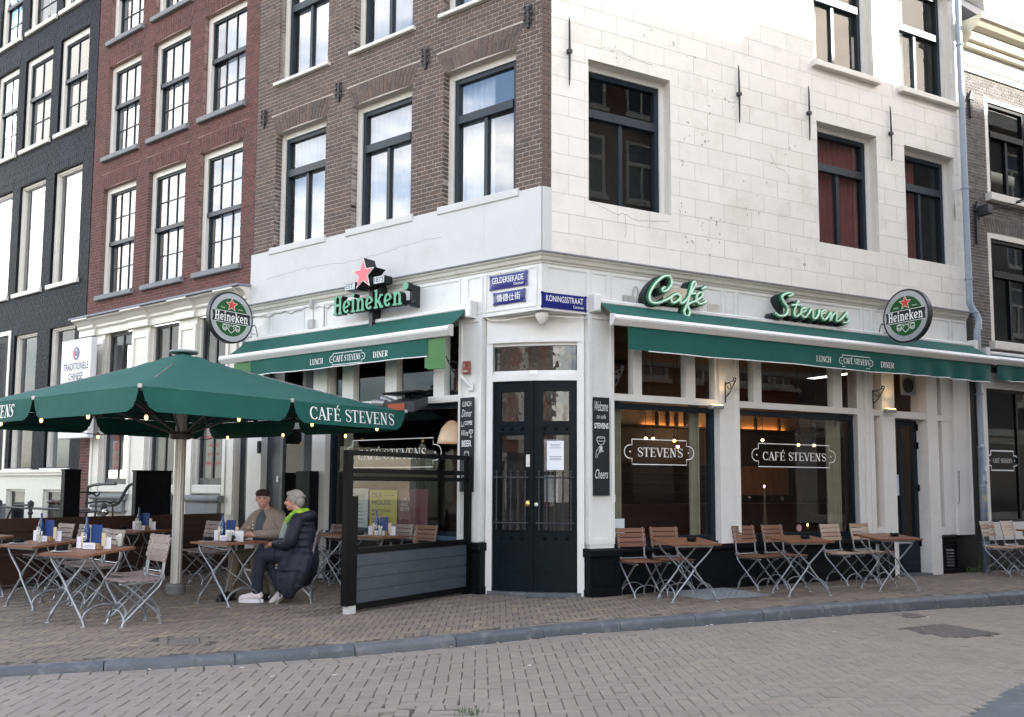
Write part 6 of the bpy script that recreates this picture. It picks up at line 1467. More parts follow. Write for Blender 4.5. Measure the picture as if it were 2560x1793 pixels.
# ================================================================== fascia signs
neon_green = M('neon_green', (0.60, 0.84, 0.66), 0.3, 0)
sign_green = M('sign_green', (0.035, 0.20, 0.095), 0.4, 0.1)
sign_back = M('sign_back', (0.56, 0.50, 0.39), 0.7, 0.1, 8, dirt=(0.25, 0.2, 0.14), dirt_amt=0.4)
def neon_sign(label, strokes, board, loc_x, loc_z, sx, sz):
    t = thing('neon_sign', label, 'sign', W('B', loc_x, 0, loc_z), TH['B'])
    m = MB(); tb = MB(); gb2 = MB()
    for st in strokes:
        pts = catmull([(x * sx, 0, z * sz) for x, z in st], 7)
        q = [(p.x, p.z) for p in pts]
        # deep channel letter body behind the tube
        n = len(q); Lf = ribbon(q, [0.058] * n)
        for poly in Lf:
            c = [((a - 0.0), b) for a, b in poly]
            m.prism([(a - 0.035, b - 0.015) for a, b in c], -0.185, -0.055)
        for poly in ribbon(q, [0.056] * n): gb2.prism(poly, -0.215, -0.187)
        tb.tube([(a, -0.232, b) for a, b in q], 0.0165, 8)
    m.build('letter_body', M('sign_shadow', (0.008, 0.016, 0.018), 0.5), t); gb2.build('letter_face', sign_green, t); tb.build('neon_tube', neon_green, t, smooth=True)
    m = MB()
    for a, b, c, d in board: m.box(a * sx, b * sx, -0.19, -0.178, c * sz, d * sz)
    m.build('backing_board', sign_back, t)
    m = MB()
    for a, b, c, d in board: m.box((a + (b - a) * .2) * sx, (a + (b - a) * .2) * sx + 0.03, -0.178, -0.05, (c + d) / 2 * sz, (c + d) / 2 * sz + 0.03); m.box((a + (b - a) * .8) * sx, (a + (b - a) * .8) * sx + 0.03, -0.178, -0.05, (c + d) / 2 * sz, (c + d) / 2 * sz + 0.03)
    m.build('standoff', black_metal, t)
    return t
C_ = [(0.42, 0.80), (0.36, 0.90), (0.44, 1.0), (0.52, 0.93), (0.46, 0.72), (0.30, 0.78), (0.10, 0.55), (0.03, 0.30), (0.10, 0.12), (0.25, 0.14), (0.42, 0.32), (0.52, 0.45)]
C_ = [(0.35, 0.66), (0.30, 0.60), (0.33, 0.54), (0.42, 0.62), (0.49, 0.80), (0.46, 0.97), (0.34, 0.96), (0.16, 0.72), (0.05, 0.42), (0.07, 0.22), (0.20, 0.20), (0.38, 0.32), (0.50, 0.44)]
A_ = [(0.66, 0.47), (0.60, 0.52), (0.50, 0.44), (0.48, 0.30), (0.55, 0.27), (0.65, 0.40), (0.67, 0.48), (0.66, 0.34), (0.70, 0.28), (0.80, 0.40)]
F_ = [(0.80, 0.40), (0.96, 0.78), (0.98, 0.92), (0.92, 0.86), (0.82, 0.35), (0.74, 0.05), (0.80, -0.08), (0.86, 0.06), (0.82, 0.26), (0.98, 0.38)]
F2 = [(0.84, 0.56), (0.98, 0.60)]
E_ = [(0.98, 0.38), (1.12, 0.55), (1.10, 0.65), (1.02, 0.58), (1.00, 0.40), (1.08, 0.32), (1.20, 0.40)]
E2 = [(1.12, 0.74), (1.20, 0.83)]
neon_sign('green neon script sign reading Café on the white fascia', [C_, A_, F_, F2, E_, E2], [(0.36, 1.18, 0.28, 0.72)], 1.50, 3.78, 0.84, 0.50)
S_ = [(0.30, 0.88), (0.40, 0.98), (0.30, 1.0), (0.16, 0.86), (0.20, 0.66), (0.28, 0.48), (0.24, 0.26), (0.10, 0.18), (0.0, 0.26)]
T_ = [(0.52, 0.78), (0.44, 0.50), (0.42, 0.28), (0.48, 0.24), (0.56, 0.36)]
T2 = [(0.36, 0.60), (0.58, 0.64)]
E3 = [(0.56, 0.36), (0.68, 0.48), (0.66, 0.56), (0.59, 0.50), (0.58, 0.32), (0.66, 0.24), (0.76, 0.42)]
V_ = [(0.76, 0.42), (0.80, 0.54), (0.84, 0.44), (0.84, 0.27), (0.90, 0.24), (0.97, 0.40), (0.98, 0.54), (1.02, 0.48)]
E4 = [(1.02, 0.42), (1.12, 0.48), (1.11, 0.56), (1.05, 0.50), (1.04, 0.32), (1.11, 0.24), (1.20, 0.38)]
N_ = [(1.20, 0.38), (1.26, 0.52), (1.24, 0.24), (1.32, 0.46), (1.38, 0.52), (1.40, 0.42), (1.38, 0.26), (1.46, 0.28), (1.56, 0.44)]
S2 = [(1.56, 0.44), (1.64, 0.58), (1.62, 0.46), (1.68, 0.36), (1.64, 0.24), (1.54, 0.22)]
neon_sign('green neon script sign reading Stevens on the white fascia', [S_, T_, T2, E3, V_, E4, N_, S2], [(0.22, 1.66, 0.26, 0.62)], 3.80, 3.83, 0.90, 0.44)

# beer sign with star on the canal side
beer_green = M('beer_green', (0.10, 0.36, 0.22), 0.45, 0.06); side_black = M('sign_black', (0.010, 0.012, 0.014), 0.4)
star_pink = M('star_red', (0.72, 0.13, 0.16), 0.4, 0.05)
t = thing('beer_sign', 'green raised Heineken letters under a red star on black supports', 'sign', W('A', 0, 0, 0), TH['A'])
P, wd = text_polys('Heineken', slab, 0.275, 1.44, gap=0.05)
m = MB(); mf = MB()
x0 = -3.61
for p, i in P:
    zz = lambda b: 3.945 + b
    m.prism([(x0 + a, zz(b)) for a, b in p], -0.33 - 0.0004 * i, -0.22)
    mf.add([(x0 + a, -0.3305 - 0.0004 * i, zz(b)) for a, b in p], [tuple(range(len(p)))])
m.build('letter_body', side_black, t); mf.build('letter_face', beer_green, t)
m = MB(); m.add([(-2.11 + 0.055 * math.cos(a * R(30)), -0.331, 4.20 + 0.055 * math.sin(a * R(30))) for a in range(12)], [tuple(range(12))]); m.build('dot', beer_green, t)
m = MB(); m.lathe([(0.06, 0.11), (0.06, 0.0)], 14, (-2.11, -0.33, 4.20), axis='y'); m.box(-3.3, -2.05, -0.22, -0.14, 3.97, 4.02); m.box(-2.95, -2.88, -0.22, -0.05, 3.7, 4.35); m.box(-2.13, -2.09, -0.22, -0.05, 3.93, 4.24); m.box(-2.78, -2.74, -0.2, -0.05, 4.05, 4.4); m.build('support', side_black, t)
m = MB(); m.prism(star_pts(-2.89, 4.46, 0.245, 0.42), -0.40, -0.18); m.build('star_body', side_black, t)
m = MB(); m.prism(star_pts(-2.89, 4.46, 0.235, 0.42), -0.408, -0.401); m.build('star_rim', letter_white, t)
m = MB(); m.prism(star_pts(-2.89, 4.46, 0.205, 0.42), -0.415, -0.4085); m.build('star_face', star_pink, t)
for x, z, s in ((-3.32, 4.285, 'EST.'), (-2.72, 4.305, '1873')):
    m = MB(); m.box(x, x + 0.22, -0.36, -0.20, z - 0.01, z + 0.10); m.build('date_box', side_black, t)
    m = MB(); m.box(x + 0.005, x + 0.215, -0.365, -0.361, z - 0.005, z + 0.095); m.build('date_face', M('date_face', (0.50, 0.56, 0.58), 0.4), t)
    m = MB(); put_font(m, s, x + 0.11, z + 0.012, -0.3655, width=0.18, height=0.07, align='CENTER', bold=0.01); m.build('lettering', side_black, t)

# round double-sided signs that stick out from the fronts
ring_silver = M('ring_silver', (0.50, 0.52, 0.54), 0.3, 0.05, 5, metal=0.5); disc_green = M('disc_green', (0.005, 0.085, 0.014), 0.3, 0.08); star_red = M('disc_star', (0.65, 0.06, 0.04), 0.4)
def round_sign(label, fr, x, n, z, flip):
    # disc lies across the street front: local frame of the disc has X = outward
    rz = TH[fr] + R(90) if not flip else TH[fr] - R(90)
    # local -y must face the camera side
    t = thing('round_beer_sign', label, 'sign', W(fr, x, n, z), rz)
    r = 0.42
    m = MB(); m.lathe([(r - 0.02, 0.075), (r, 0.065), (r, -0.065), (r - 0.02, -0.075), (r - 0.03, -0.070), (0, -0.070)], 48, axis='y'); m.build('rim', side_black, t)
    m = MB(); m.lathe([(r - 0.028, 0.0), (r - 0.028, -0.0725), (0.0, -0.0726)], 48, axis='y'); m.build('ring', ring_silver, t)
    m = MB(); m.add([(a, -0.0735, b) for a, b in arcpts(0, 0, 0.31, 0.31, 0, 352.5, 47)], [tuple(range(48))]); m.build('disc', disc_green, t)
    m = MB(); m.add([(a, -0.0748, b) for a, b in star_pts(0, 0.205, 0.105, 0.42)], [tuple(range(10))], 0); m.add([(a, -0.0742, b) for a, b in star_pts(0, 0.205, 0.118, 0.45)], [tuple(range(10))], 1); m.build('star', [star_red, letter_white], t)
    m = MB(); bp_ = [(-0.365, -0.085), (0.365, -0.085), (0.365, 0.085), (-0.365, 0.085)]
    m.prism([(-0.36, -0.10), (0.36, -0.10), (0.345, 0.0), (0.36, 0.10), (-0.36, 0.10), (-0.345, 0.0)], -0.0775, -0.0736); m.build('banner', side_black, t)
    m = MB()
    for s in (-1, 1): m.box(-0.36, 0.36, -0.0782, -0.0776, s * 0.092 - 0.004, s * 0.092 + 0.004)
    P, wd = text_polys('Heineken', slab, 0.15, 0.63, gap=0.05); put_text(m, P, -0.315, -0.070, -0.0785); m.build('lettering', letter_white, t)
    m = MB()
    lf = [(0.0, -0.255), (0.045, -0.215), (0.07, -0.19), (0.04, -0.175), (0.06, -0.14), (0.02, -0.145), (0, -0.12), (-0.02, -0.145), (-0.06, -0.14), (-0.04, -0.175), (-0.07, -0.19), (-0.045, -0.215)]
    strip2d(m, lf, 0.009, -0.0742, closed=True)
    for s in (-1, 1):
        strip2d(m, arcpts(s * 0.12, -0.175, 0.042, 0.045, 0, 345, 12), 0.009, -0.0742, closed=True); strip2d(m, [(s * 0.12 - .035, -0.175), (s * 0.12 + .035, -0.175)], 0.008, -0.0744); strip2d(m, [(s * 0.12 - .028, -0.195), (s * 0.12 + .028, -0.195)], 0.008, -0.0745)
        strip2d(m, [(s * 0.03, -0.125), (s * 0.10, -0.118), (s * 0.17, -0.13)], 0.008, -0.0746)
    m.build('hop_drawing', letter_white, t)
    m = MB()
    for k, ch in enumerate('PREMIUM QUALITY'):
        pass
    for s, tx in ((-1, 'TRADE'), (1, 'MARK')): put_font(m, tx, s * 0.17, 0.135, -0.0742, width=0.09, height=0.022, align='CENTER')
    m.build('small_print', letter_white, t)
    m = MB()
    txt = 'PREMIUM QUALITY'
    for k, ch in enumerate(txt):
        if ch == ' ': continue
        a = R(-90 + (k - 7) * 7.6); vs, fs = font_polys(ch); s_ = 0.05; rr_ = 0.345
        ca, sa = math.cos(a + math.pi / 2), math.sin(a + math.pi / 2)
        m.add([(rr_ * math.cos(a) + ((v[0] - .3) * ca - (v[1] - .35) * sa) * s_, -0.0738, rr_ * math.sin(a) + ((v[0] - .3) * sa + (v[1] - .35) * ca) * s_) for v in vs], fs)
    m.build('ring_print', M('print_grey', (0.30, 0.31, 0.32), 0.5), t)
    m = MB(); sg = -1 if not flip else 1
    for zz in (0.20, -0.20): m.tube([(sg * -0.36, 0, zz), (sg * -0.36 - sg * (n - 0.36), 0, zz)], 0.012, 6)
    m.tube([(sg * (-n + 0.02), 0, -0.26), (sg * (-n + 0.02), 0, 0.26)], 0.012, 6)
    m.build('arm', M('sign_arm', (0.45, 0.45, 0.44), 0.45, metal=0.4), t)
    m = MB(); m.tube(catmull([(sg * -0.42, 0.02, -0.1), (sg * -0.5, 0.02, -0.05), (sg * -0.55, 0.02, -0.2), (sg * (-n + .05), 0.02, -0.25)], 6), 0.008, 5); m.build('cable', black_metal, t)
    t.scale = (1, 0.6, 1)
    return t
round_sign('round green Heineken sign at the left end of the cafe front beside the red house', 'A', -5.78, 0.60, 4.105, False)
round_sign('round green Heineken sign at the right end of the side street front', 'B', 6.18, 0.60, 4.06, True)

# ================================================================== street name plates
enamel = M('enamel_blue', (0.012, 0.018, 0.17), 0.22, 0.08, 6)
def plate(label, fr, x0, x1, z0, z1, lines, dented=0.0):
    t = thing('street_sign', label, 'street sign', W(fr, (x0 + x1) / 2, 0.058, z0), TH[fr])
    w, h = x1 - x0, z1 - z0; m = MB(); n = 10; v = []
    for i in range(n + 1):
        for j in range(4):
            u, q = i / n, j / 3; edge = max(abs(u - .5) * 2, abs(q - .5) * 2) ** 4
            v.append((-w / 2 + w * u, -0.016 + 0.010 * edge, h * q))
    m.add(v, [(i * 4 + j, (i + 1) * 4 + j, (i + 1) * 4 + j + 1, i * 4 + j + 1) for i in range(n) for j in range(3)])
    m.box(-w / 2, w / 2, -0.006, 0.0, 0, h)
    for sx in (-1, 1):
        for zc in (0.012, h - 0.012): m.lathe([(0.022, -0.008), (0.022, 0.0)], 8, (sx * (w / 2 - 0.012), 0, zc), axis='y')
    m.build('plate', enamel, t, smooth=False)
    m = MB()
    for txt, x, z, wd, ht, al in lines: put_font(m, txt, x, z, -0.0185, width=wd, height=ht, align=al, bold=0.0)
    m.build('lettering', letter_white, t)
plate('blue enamel street sign reading GELDERSEKADE Centrum on the white frieze', 'A', -0.81, -0.19, 4.01, 4.20, [('GELDERSEKADE', 0.0, 0.078, 0.52, 0.078, 'CENTER'), ('Centrum', 0.18, 0.022, 0.16, 0.038, 'CENTER')])
plate('small blue enamel sign with four white Chinese characters under the street name', 'A', -0.745, -0.225, 3.80, 3.965, [('僑', -0.15, 0.035, 0.095, 0.10, 'CENTER'), ('德', -0.05, 0.035, 0.095, 0.10, 'CENTER'), ('仕', 0.05, 0.035, 0.09, 0.095, 'CENTER'), ('街', 0.15, 0.035, 0.095, 0.10, 'CENTER')])
plate('blue enamel street sign reading KONINGSSTRAAT Centrum beside the long awning', 'B', -0.04, 0.64, 3.69, 3.89, [('KONINGSSTRAAT', 0.0, 0.086, 0.56, 0.078, 'CENTER'), ('Centrum', 0.21, 0.025, 0.16, 0.040, 'CENTER')])

# ================================================================== chalk boards and small fittings on the pilasters
chalk_black = M('chalkboard', (0.006, 0.0075, 0.010), 0.6, 0.15, 6); chalk = M('chalk', (0.72, 0.72, 0.70), 0.8, 0.1)
def wine_glass(m, cx, cz, s, y, hand=False):
    strip2d(m, [(cx - .5 * s, cz + 1.0 * s), (cx - .55 * s, cz + .6 * s), (cx - .3 * s, cz + .25 * s), (cx, cz + .15 * s), (cx + .3 * s, cz + .25 * s), (cx + .55 * s, cz + .6 * s), (cx + .5 * s, cz + 1.0 * s)], 0.007, y)
    strip2d(m, arcpts(cx, cz + 1.0 * s, .5 * s, .08 * s, 0, 350, 14), 0.006, y - .0003, closed=True); strip2d(m, [(cx - .5 * s, cz + .62 * s), (cx, cz + .56 * s), (cx + .5 * s, cz + .62 * s)], 0.006, y - .0006)
    strip2d(m, [(cx, cz + .15 * s), (cx, cz - .5 * s)], 0.007, y - .0009); strip2d(m, arcpts(cx, cz - .53 * s, .33 * s, .08 * s, 0, 350, 12), 0.006, y - .0012, closed=True)
    if hand:
        for k in range(4): strip2d(m, [(cx - .22 * s, cz - (.02 + .13 * k) * s), (cx + .16 * s, cz - (.0 + .13 * k) * s), (cx + .2 * s, cz - (.06 + .13 * k) * s), (cx - .2 * s, cz - (.1 + .13 * k) * s)], 0.006, y - .0015 - .0003 * k)
        strip2d(m, [(cx - .22 * s, cz - .02 * s), (cx - .6 * s, cz - .5 * s), (cx - .75 * s, cz - 1.3 * s)], 0.006, y - .003); strip2d(m, [(cx + .05 * s, cz - .55 * s), (cx - .35 * s, cz - .8 * s), (cx - .6 * s, cz - 1.35 * s)], 0.006, y - .0033)
t = thing('menu_chalkboard', 'narrow black board listing lunch, dinner, coffee, wine and beer left of the corner door', 'chalkboard', W('A', -1.16, 0.086, 1.33), TH['A'])
m = MB(); m.box(-0.12, 0.12, -0.012, 0, 0, 1.26); m.build('board', chalk_black, t)
m = MB(); y = -0.0125
put_font(m, 'LUNCH', 0, 1.14, y, width=0.15, height=0.07, align='CENTER', bold=0.01); put_font(m, 'Dinner', 0, 1.00, y, width=0.18, height=0.10, align='CENTER', shear=0.35); put_font(m, 'COFFEE', 0.03, 0.89, y, width=0.13, height=0.055, align='CENTER', bold=0.02)
dr_ = MB(); strip2d(dr_, [(-0.10, 0.94), (-0.095, 0.89), (-0.06, 0.885), (-0.045, 0.94)], 0.006, y); strip2d(dr_, [(-0.11, 0.875), (-0.04, 0.875)], 0.006, y); dr_.build('cup_drawing', chalk, t)
put_font(m, 'Wine', -0.03, 0.745, y, width=0.12, height=0.08, align='CENTER', shear=0.35); dr_ = MB(); wine_glass(dr_, 0.075, 0.76, 0.06, y); dr_.build('glass_drawing', chalk, t); put_font(m, 'BEER', 0, 0.60, y, width=0.17, height=0.085, align='CENTER', bold=0.03)
dr_ = MB(); strip2d(dr_, [(-0.035, 0.53), (-0.045, 0.46), (-0.025, 0.38), (-0.008, 0.34), (-0.008, 0.27)], 0.007, y); strip2d(dr_, [(0.035, 0.53), (0.045, 0.46), (0.025, 0.38), (0.008, 0.34), (0.008, 0.27)], 0.007, y); strip2d(dr_, arcpts(0, 0.53, 0.036, 0.012, 0, 350, 12), 0.006, y, closed=True); strip2d(dr_, arcpts(0, 0.26, 0.035, 0.010, 0, 350, 12), 0.006, y, closed=True); dr_.build('glass_drawing', chalk, t)
put_font(m, 'Cheers', 0, 0.13, y, width=0.18, height=0.09, align='CENTER', shear=0.35); m.build('lettering', chalk, t)
t = thing('welcome_chalkboard', 'narrow black board reading Welcome to cafe STEVENS right of the corner door', 'chalkboard', W('B', 0.845, 0.086, 1.29), TH['B'])
m = MB(); m.box(-0.125, 0.125, -0.012, 0, 0, 1.28); m.build('board', chalk_black, t)
m = MB(); put_font(m, 'Welcome', 0, 1.10, y, width=0.21, height=0.13, align='CENTER', shear=0.35); put_font(m, 'to cafe', 0, 1.0, y, width=0.14, height=0.06, align='CENTER', shear=0.3); put_font(m, 'STEVENS', 0, 0.87, y, width=0.22, height=0.075, align='CENTER', bold=0.03)
dr_ = MB(); wine_glass(dr_, -0.01, 0.64, 0.115, y, True); dr_.build('glass_drawing', chalk, t); put_font(m, 'Cheers', 0, 0.22, y, width=0.20, height=0.12, align='CENTER', shear=0.35); m.build('lettering', chalk, t)
t = thing('alarm_box', 'small red brown plate above the left chalkboard', 'plate', W('A', -1.165, 0.085, 2.91), TH['A']); m = MB(); m.bevbox(-0.055, 0.055, -0.05, 0, 0, 0.17, 0.012); m.build('box', M('alarm_red', (0.24, 0.06, 0.04), 0.5, 0.2), t)
m = MB(); m.box(-0.03, 0.035, -0.0515, -0.0505, 0.02, 0.05); m.box(-0.03, -0.01, -0.0515, -0.0505, 0.09, 0.14); m.build('print', M('print_pale', (0.5, 0.45, 0.4), 0.6), t)
t = thing('flag_holder', 'white slanted flag pole holder above the left chalkboard', 'flag holder', W('A', -1.16, 0.085, 2.73), TH['A']); m = MB(); m.tube([(0.06, 0.0, 0.0), (-0.05, -0.10, 0.15)], 0.024, 10); m.bevbox(0.02, 0.10, -0.015, 0, -0.05, 0.05, 0.005); m.build('holder', paint_white, t)
t = thing('bell_plate', 'small white sticker plate with a black emblem at the first side street window', 'plate', W('B', 1.12, 0.0, 1.2), TH['B']); m = MB(); m.box(-0.045, 0.045, 0.06, 0.07, 0, 0.10); m.build('plate', letter_white, t)
m = MB(); m.add([(0.022 * math.cos(a * R(30)), 0.0595, 0.05 + 0.026 * math.sin(a * R(30))) for a in range(12)], [tuple(range(12))]); m.build('emblem', side_black, t)
m = MB(); m.box(1.10, 1.33, 0.088, 0.094, 0.74, 0.98); o = m.build('window_paper', M('paper_white', (0.62, 0.66, 0.68), 0.7), cafe, 'B')
m = MB(); m.lathe([(0.052, 0.0), (0.052, 0.002), (0.0, 0.002)], 18, (4.50, 0.088, 0.80), axis='y'); o = m.build('no_smoking_sticker', M('sticker_red', (0.45, 0.25, 0.25), 0.6), cafe, 'B')

# lettering on the window glass
def glass_sign(fr, txt, x0, x1, z0, z1, r, tx0, tx1, tz, th, name='window_lettering', yy=0.088, lw=0.012):
    m = MB(); strip2d(m, plaque_outline(x0, x1, z0, z1, r), lw, yy, closed=True); P, wd = text_polys(txt, glyph, th, tx1 - tx0, gap=0.04); put_text(m, P, tx0, tz, yy)
    for x in (x0 - r * .35, x1 + r * .35): m.add([(x + 0.013 * math.cos(a * R(36)), yy, (z0 + z1) / 2 + 0.013 * math.sin(a * R(36))) for a in range(10)], [tuple(range(10))])
    return m.build(name, letter_white, cafe if fr != 'G' else gry, 'B' if fr == 'G' else fr)
glass_sign('B', 'STEVENS', 1.46, 2.39, 1.71, 2.05, 0.09, 1.54, 2.32, 1.815, 0.125)
glass_sign('B', 'CAFÉ STEVENS', 3.72, 5.17, 1.71, 2.05, 0.09, 3.80, 5.09, 1.805, 0.125)
glass_sign('A', 'CAFÉ STEVENS', -3.57, -1.93, 1.67, 2.08, 0.11, -3.45, -2.05, 1.79, 0.15)
glass_sign('G', 'CAFÉ STEVENS', 9.05, 9.68, 1.72, 2.06, 0.09, 9.10, 9.63, 1.85, 0.075, yy=0.062, lw=0.022)
# posters behind the canal side window
m = MB(); m.box(-3.22, -2.66, 0.125, 0.13, 0.74, 1.34); po = m.build('poster', M('poster_yellow', (0.36, 0.34, 0.03), 0.6, 0.04), cafe, 'A')
m = MB()
for i, (tx, h) in enumerate((('OUR', .075), ('HOUSE', .075), ('ELECTRONIC', .035), ('MUSIC', .035), ('CULTURE', .035), ('EXPERIENCE', .035))):
    put_font(m, tx, -3.17, (1.22, 1.12, 1.02, 0.96, 0.90, 0.84)[i], 0.1245, height=h, width=(0.22, 0.40, 0.40, 0.22, 0.30, 0.40)[i], bold=0.015)
m.box(-2.93, -2.72, 0.1243, 0.1246, 1.255, 1.265); m.build('poster_print', side_black, po)
m = MB(); m.box(-3.62, -3.26, 0.125, 0.13, 0.78, 1.36); po = m.build('poster', M('poster_white', (0.50, 0.55, 0.56), 0.6, 0.04), cafe, 'A')
m = MB(); put_font(m, 'Coming', -3.60, 1.20, 0.1245, width=0.28, height=0.09, shear=0.25)
for i in range(6): put_font(m, ['FEMINIST', 'ACTIVIST', 'BLACK PRIDE', 'GROEPEN', 'HEALING', 'HUMAN'][i], -3.59, 1.11 - i * 0.055, 0.1245, height=0.03, width=0.24)
m.build('poster_print', side_black, po)
m = MB(); m.box(-2.62, -2.05, 0.125, 0.13, 0.74, 1.36); po = m.build('poster', M('poster_pink', (0.09, 0.012, 0.03), 0.6, 0.3, 6), cafe, 'A')
m = MB(); put_font(m, 'GIRLS', -2.58, 1.18, 0.1245, width=0.18, height=0.05); put_font(m, 'AND', -2.58, 1.11, 0.1245, width=0.14, height=0.05); put_font(m, 'BOYS', -2.58, 1.04, 0.1245, width=0.17, height=0.05); m.build('poster_print', M('print_lilac', (0.45, 0.40, 0.45), 0.6), po)
# patio heater on the canal side
t = thing('patio_heater', 'black infrared patio heater with orange grille beside the green parasol', 'heater', W('A', -2.0, 0.36, 2.52), TH['A'])
m = MB(); m.bevbox(-0.34, 0.34, -0.16, 0.12, 0.14, 0.17, 0.01); m.box(-0.05, 0.05, -0.02, 0.3, 0.05, 0.14); m.build('cover', black_metal, t)
m = MB(); m.prism([(-0.16, -0.12), (-0.17, 0.02), (0.10, 0.10), (0.10, -0.02)], -0.28, 0.28, axis='x'); m.build('housing', M('heater_grey', (0.06, 0.06, 0.065), 0.35, metal=0.4), t)
m = MB(); m.quad((-0.22, -0.171, -0.09), (0.10, -0.171, -0.09), (0.10, -0.175, 0.0), (-0.22, -0.175, 0.0)); m.build('element', M('heater_orange', (0.35, 0.06, 0.02), 0.5), t)
m = MB(); m.tube([(-0.55, 0.05, 0.12), (-0.2, 0.05, 0.0), (-0.2, 0.3, 0.0)], 0.05, 10); m.tube([(-0.66, 0.0, 0.05), (-0.42, 0.0, 0.03)], 0.06, 10); m.build('lamp_head', M('spot_grey2', (0.25, 0.25, 0.25), 0.4, metal=0.4), t)
# ================================================================== terrace: parasol, screens, bench
t = thing('parasol', 'big square green parasol with white lettering on a pale steel mast', 'parasol', W('A', -4.07, 2.50, 0), TH['A'])
HX, HN, ZR, ZT = 2.25, 1.92, 2.40, 3.17
def canopy_pt(u, v):     # u, v in -1..1 on the square
    r_ = max(abs(u), abs(v)); z = ZT + (ZR - ZT) * r_ ** 0.97
    z -= 0.05 * math.sin(math.pi * r_) * (0.4 + 0.6 * abs(math.sin(2 * math.atan2(v, u)))) * 0.7
    return (u * HX, -v * HN, z)
m = MB(); n = 24; v = [canopy_pt(-1 + 2 * i / n, -1 + 2 * j / n) for i in range(n + 1) for j in range(n + 1)]
m.add(v, [(i * (n + 1) + j, i * (n + 1) + j + 1, (i + 1) * (n + 1) + j + 1, (i + 1) * (n + 1) + j) for i in range(n) for j in range(n)])
m.build('canopy', green_cloth, t, autosmooth=18)
m = MB(); m.lathe([(0.0, -0.03), (0.17, -0.025), (0.185, -0.01), (0.18, 0.008), (0.0, 0.012)], 24, (0, 0, ZT + 0.0)); m.build('top_cap', M('cap_green_grey', (0.20, 0.24, 0.24), 0.5), t)
# valances, split at every rib
side_pts = [(-1, 1), (0, 1), (1, 1), (1, 0), (1, -1), (0, -1), (-1, -1), (-1, 0)]
def valance(a, b, txt=None):
    A_, B_ = Vector(canopy_pt(*a)), Vector(canopy_pt(*b)); d = (B_ - A_); L = d.length; d.normalize(); o = Vector((d.y, -d.x, 0)); o.normalize()
    mid = (A_ + B_) / 2
    if o.dot(Vector((mid.x, mid.y, 0))) < 0: o = -o
    m = MB(); nn = 20; rows = 6; vs = []
    for i in range(nn + 1):
        f = i / nn
        for j in range(rows):
            g_ = j / (rows - 1); inset = 0.010 + 0.10 * g_ ** 1.5 * 0.0
            e = 0.012 + (0.085 * g_) ; ff = e / L + f * (1 - 2 * e / L)
            rc = 0.05 * (max(0, 1 - f / 0.06) ** 2 + max(0, 1 - (1 - f) / 0.06) ** 2) * (g_ > .7)
            bulge = 0.03 * math.sin(math.pi * f) * g_ + 0.012 * math.sin(f * 9) * g_
            p = A_ + d * (ff * L) + o * (0.002 + bulge); vs.append((p.x, p.y, p.z - 0.255 * g_ + rc - 0.004 * math.sin(math.pi * f)))
    m.add(vs, [(i * rows + j, i * rows + j + 1, (i + 1) * rows + j + 1, (i + 1) * rows + j) for i in range(nn) for j in range(rows - 1)])
    va = m.build('valance', green_cloth, t, smooth=True)
    if txt:
        m = MB(); P, wd = text_polys('CAFÉ STEVENS', glyph, 0.155, 1.42, gap=0.05)
        # text reads left to right for someone outside: along rt
        rt = Vector((-o.y, o.x, 0)); 
        st = (A_ if rt.dot(d) > 0 else B_) + rt * ((L - 1.42) / 2)
        for poly, i in P:
            w3 = []
            for a_, b_ in poly:
                f = ((st + rt * a_ - A_).dot(d)) / L; g_ = (0.205 - b_) / 0.255
                bulge = 0.03 * math.sin(math.pi * f) * g_ + 0.012 * math.sin(f * 9) * g_
                p = st + rt * a_ + o * (0.006 + bulge + 0.0004 * i); w3.append((p.x, p.y, A_.z + (B_.z - A_.z) * f - 0.205 + b_))
            m.add(w3, [tuple(range(len(w3)))])
        m.build('lettering', letter_white, va)
for k in range(8):
    a, b = side_pts[k], side_pts[(k + 1) % 8]
    # front (outer) side is v=+1; lettering on the far half of the right side and the left half of the front
    valance(a, b, txt=(k in (0, 3)))
ribm = M('rib_grey', (0.16, 0.15, 0.15), 0.5, metal=0.3)
for a in side_pts:
    p = Vector(canopy_pt(*a)); m = MB(); m.tube([(0, 0, ZT - 0.06), (p.x * .98, p.y * .98, p.z - 0.03)], 0.018, 6); q = Vector(canopy_pt(a[0] * .55, a[1] * .55)); m.tube([(p.x * 0.02, p.y * .02, 2.06), (q.x, q.y, q.z - 0.05)], 0.016, 6); m.build('rib', ribm, t)
    m = MB(); m.lathe([(0.02, -0.02), (0.024, 0.02), (0.0, 0.024)], 8, (p.x, p.y, p.z)); m.build('rib_end', alu, t)
mast_mat = M('mast_aluminium', (0.55, 0.54, 0.52), 0.4, 0.08, 7, metal=0.4)
m = MB(); pr = []
for i in range(32): 
    a = 2 * math.pi * i / 32; r_ = 0.070 - (0.006 if i % 4 == 0 else 0); pr.append((r_ * math.cos(a), r_ * math.sin(a)))
m.prism(pr, 0.10, 3.1, axis='z'); m.build('mast', mast_mat, t)
m = MB(); m.lathe([(0.125, 0), (0.125, 0.09), (0.11, 0.12), (0.07, 0.125)], 24); m.build('base_sleeve', M('base_grey', (0.16, 0.16, 0.16), 0.6), t)
m = MB(); m.lathe([(0.10, 2.0), (0.15, 2.02), (0.15, 2.07), (0.10, 2.10)], 20); m.build('slide_ring', M('ring_dark', (0.08, 0.075, 0.07), 0.5), t)
m = MB(); m.lathe([(0.012, -0.076), (0.012, -0.066)], 10, (0.0, 0, 0.46), axis='y'); m.build('bolt', alu, t)
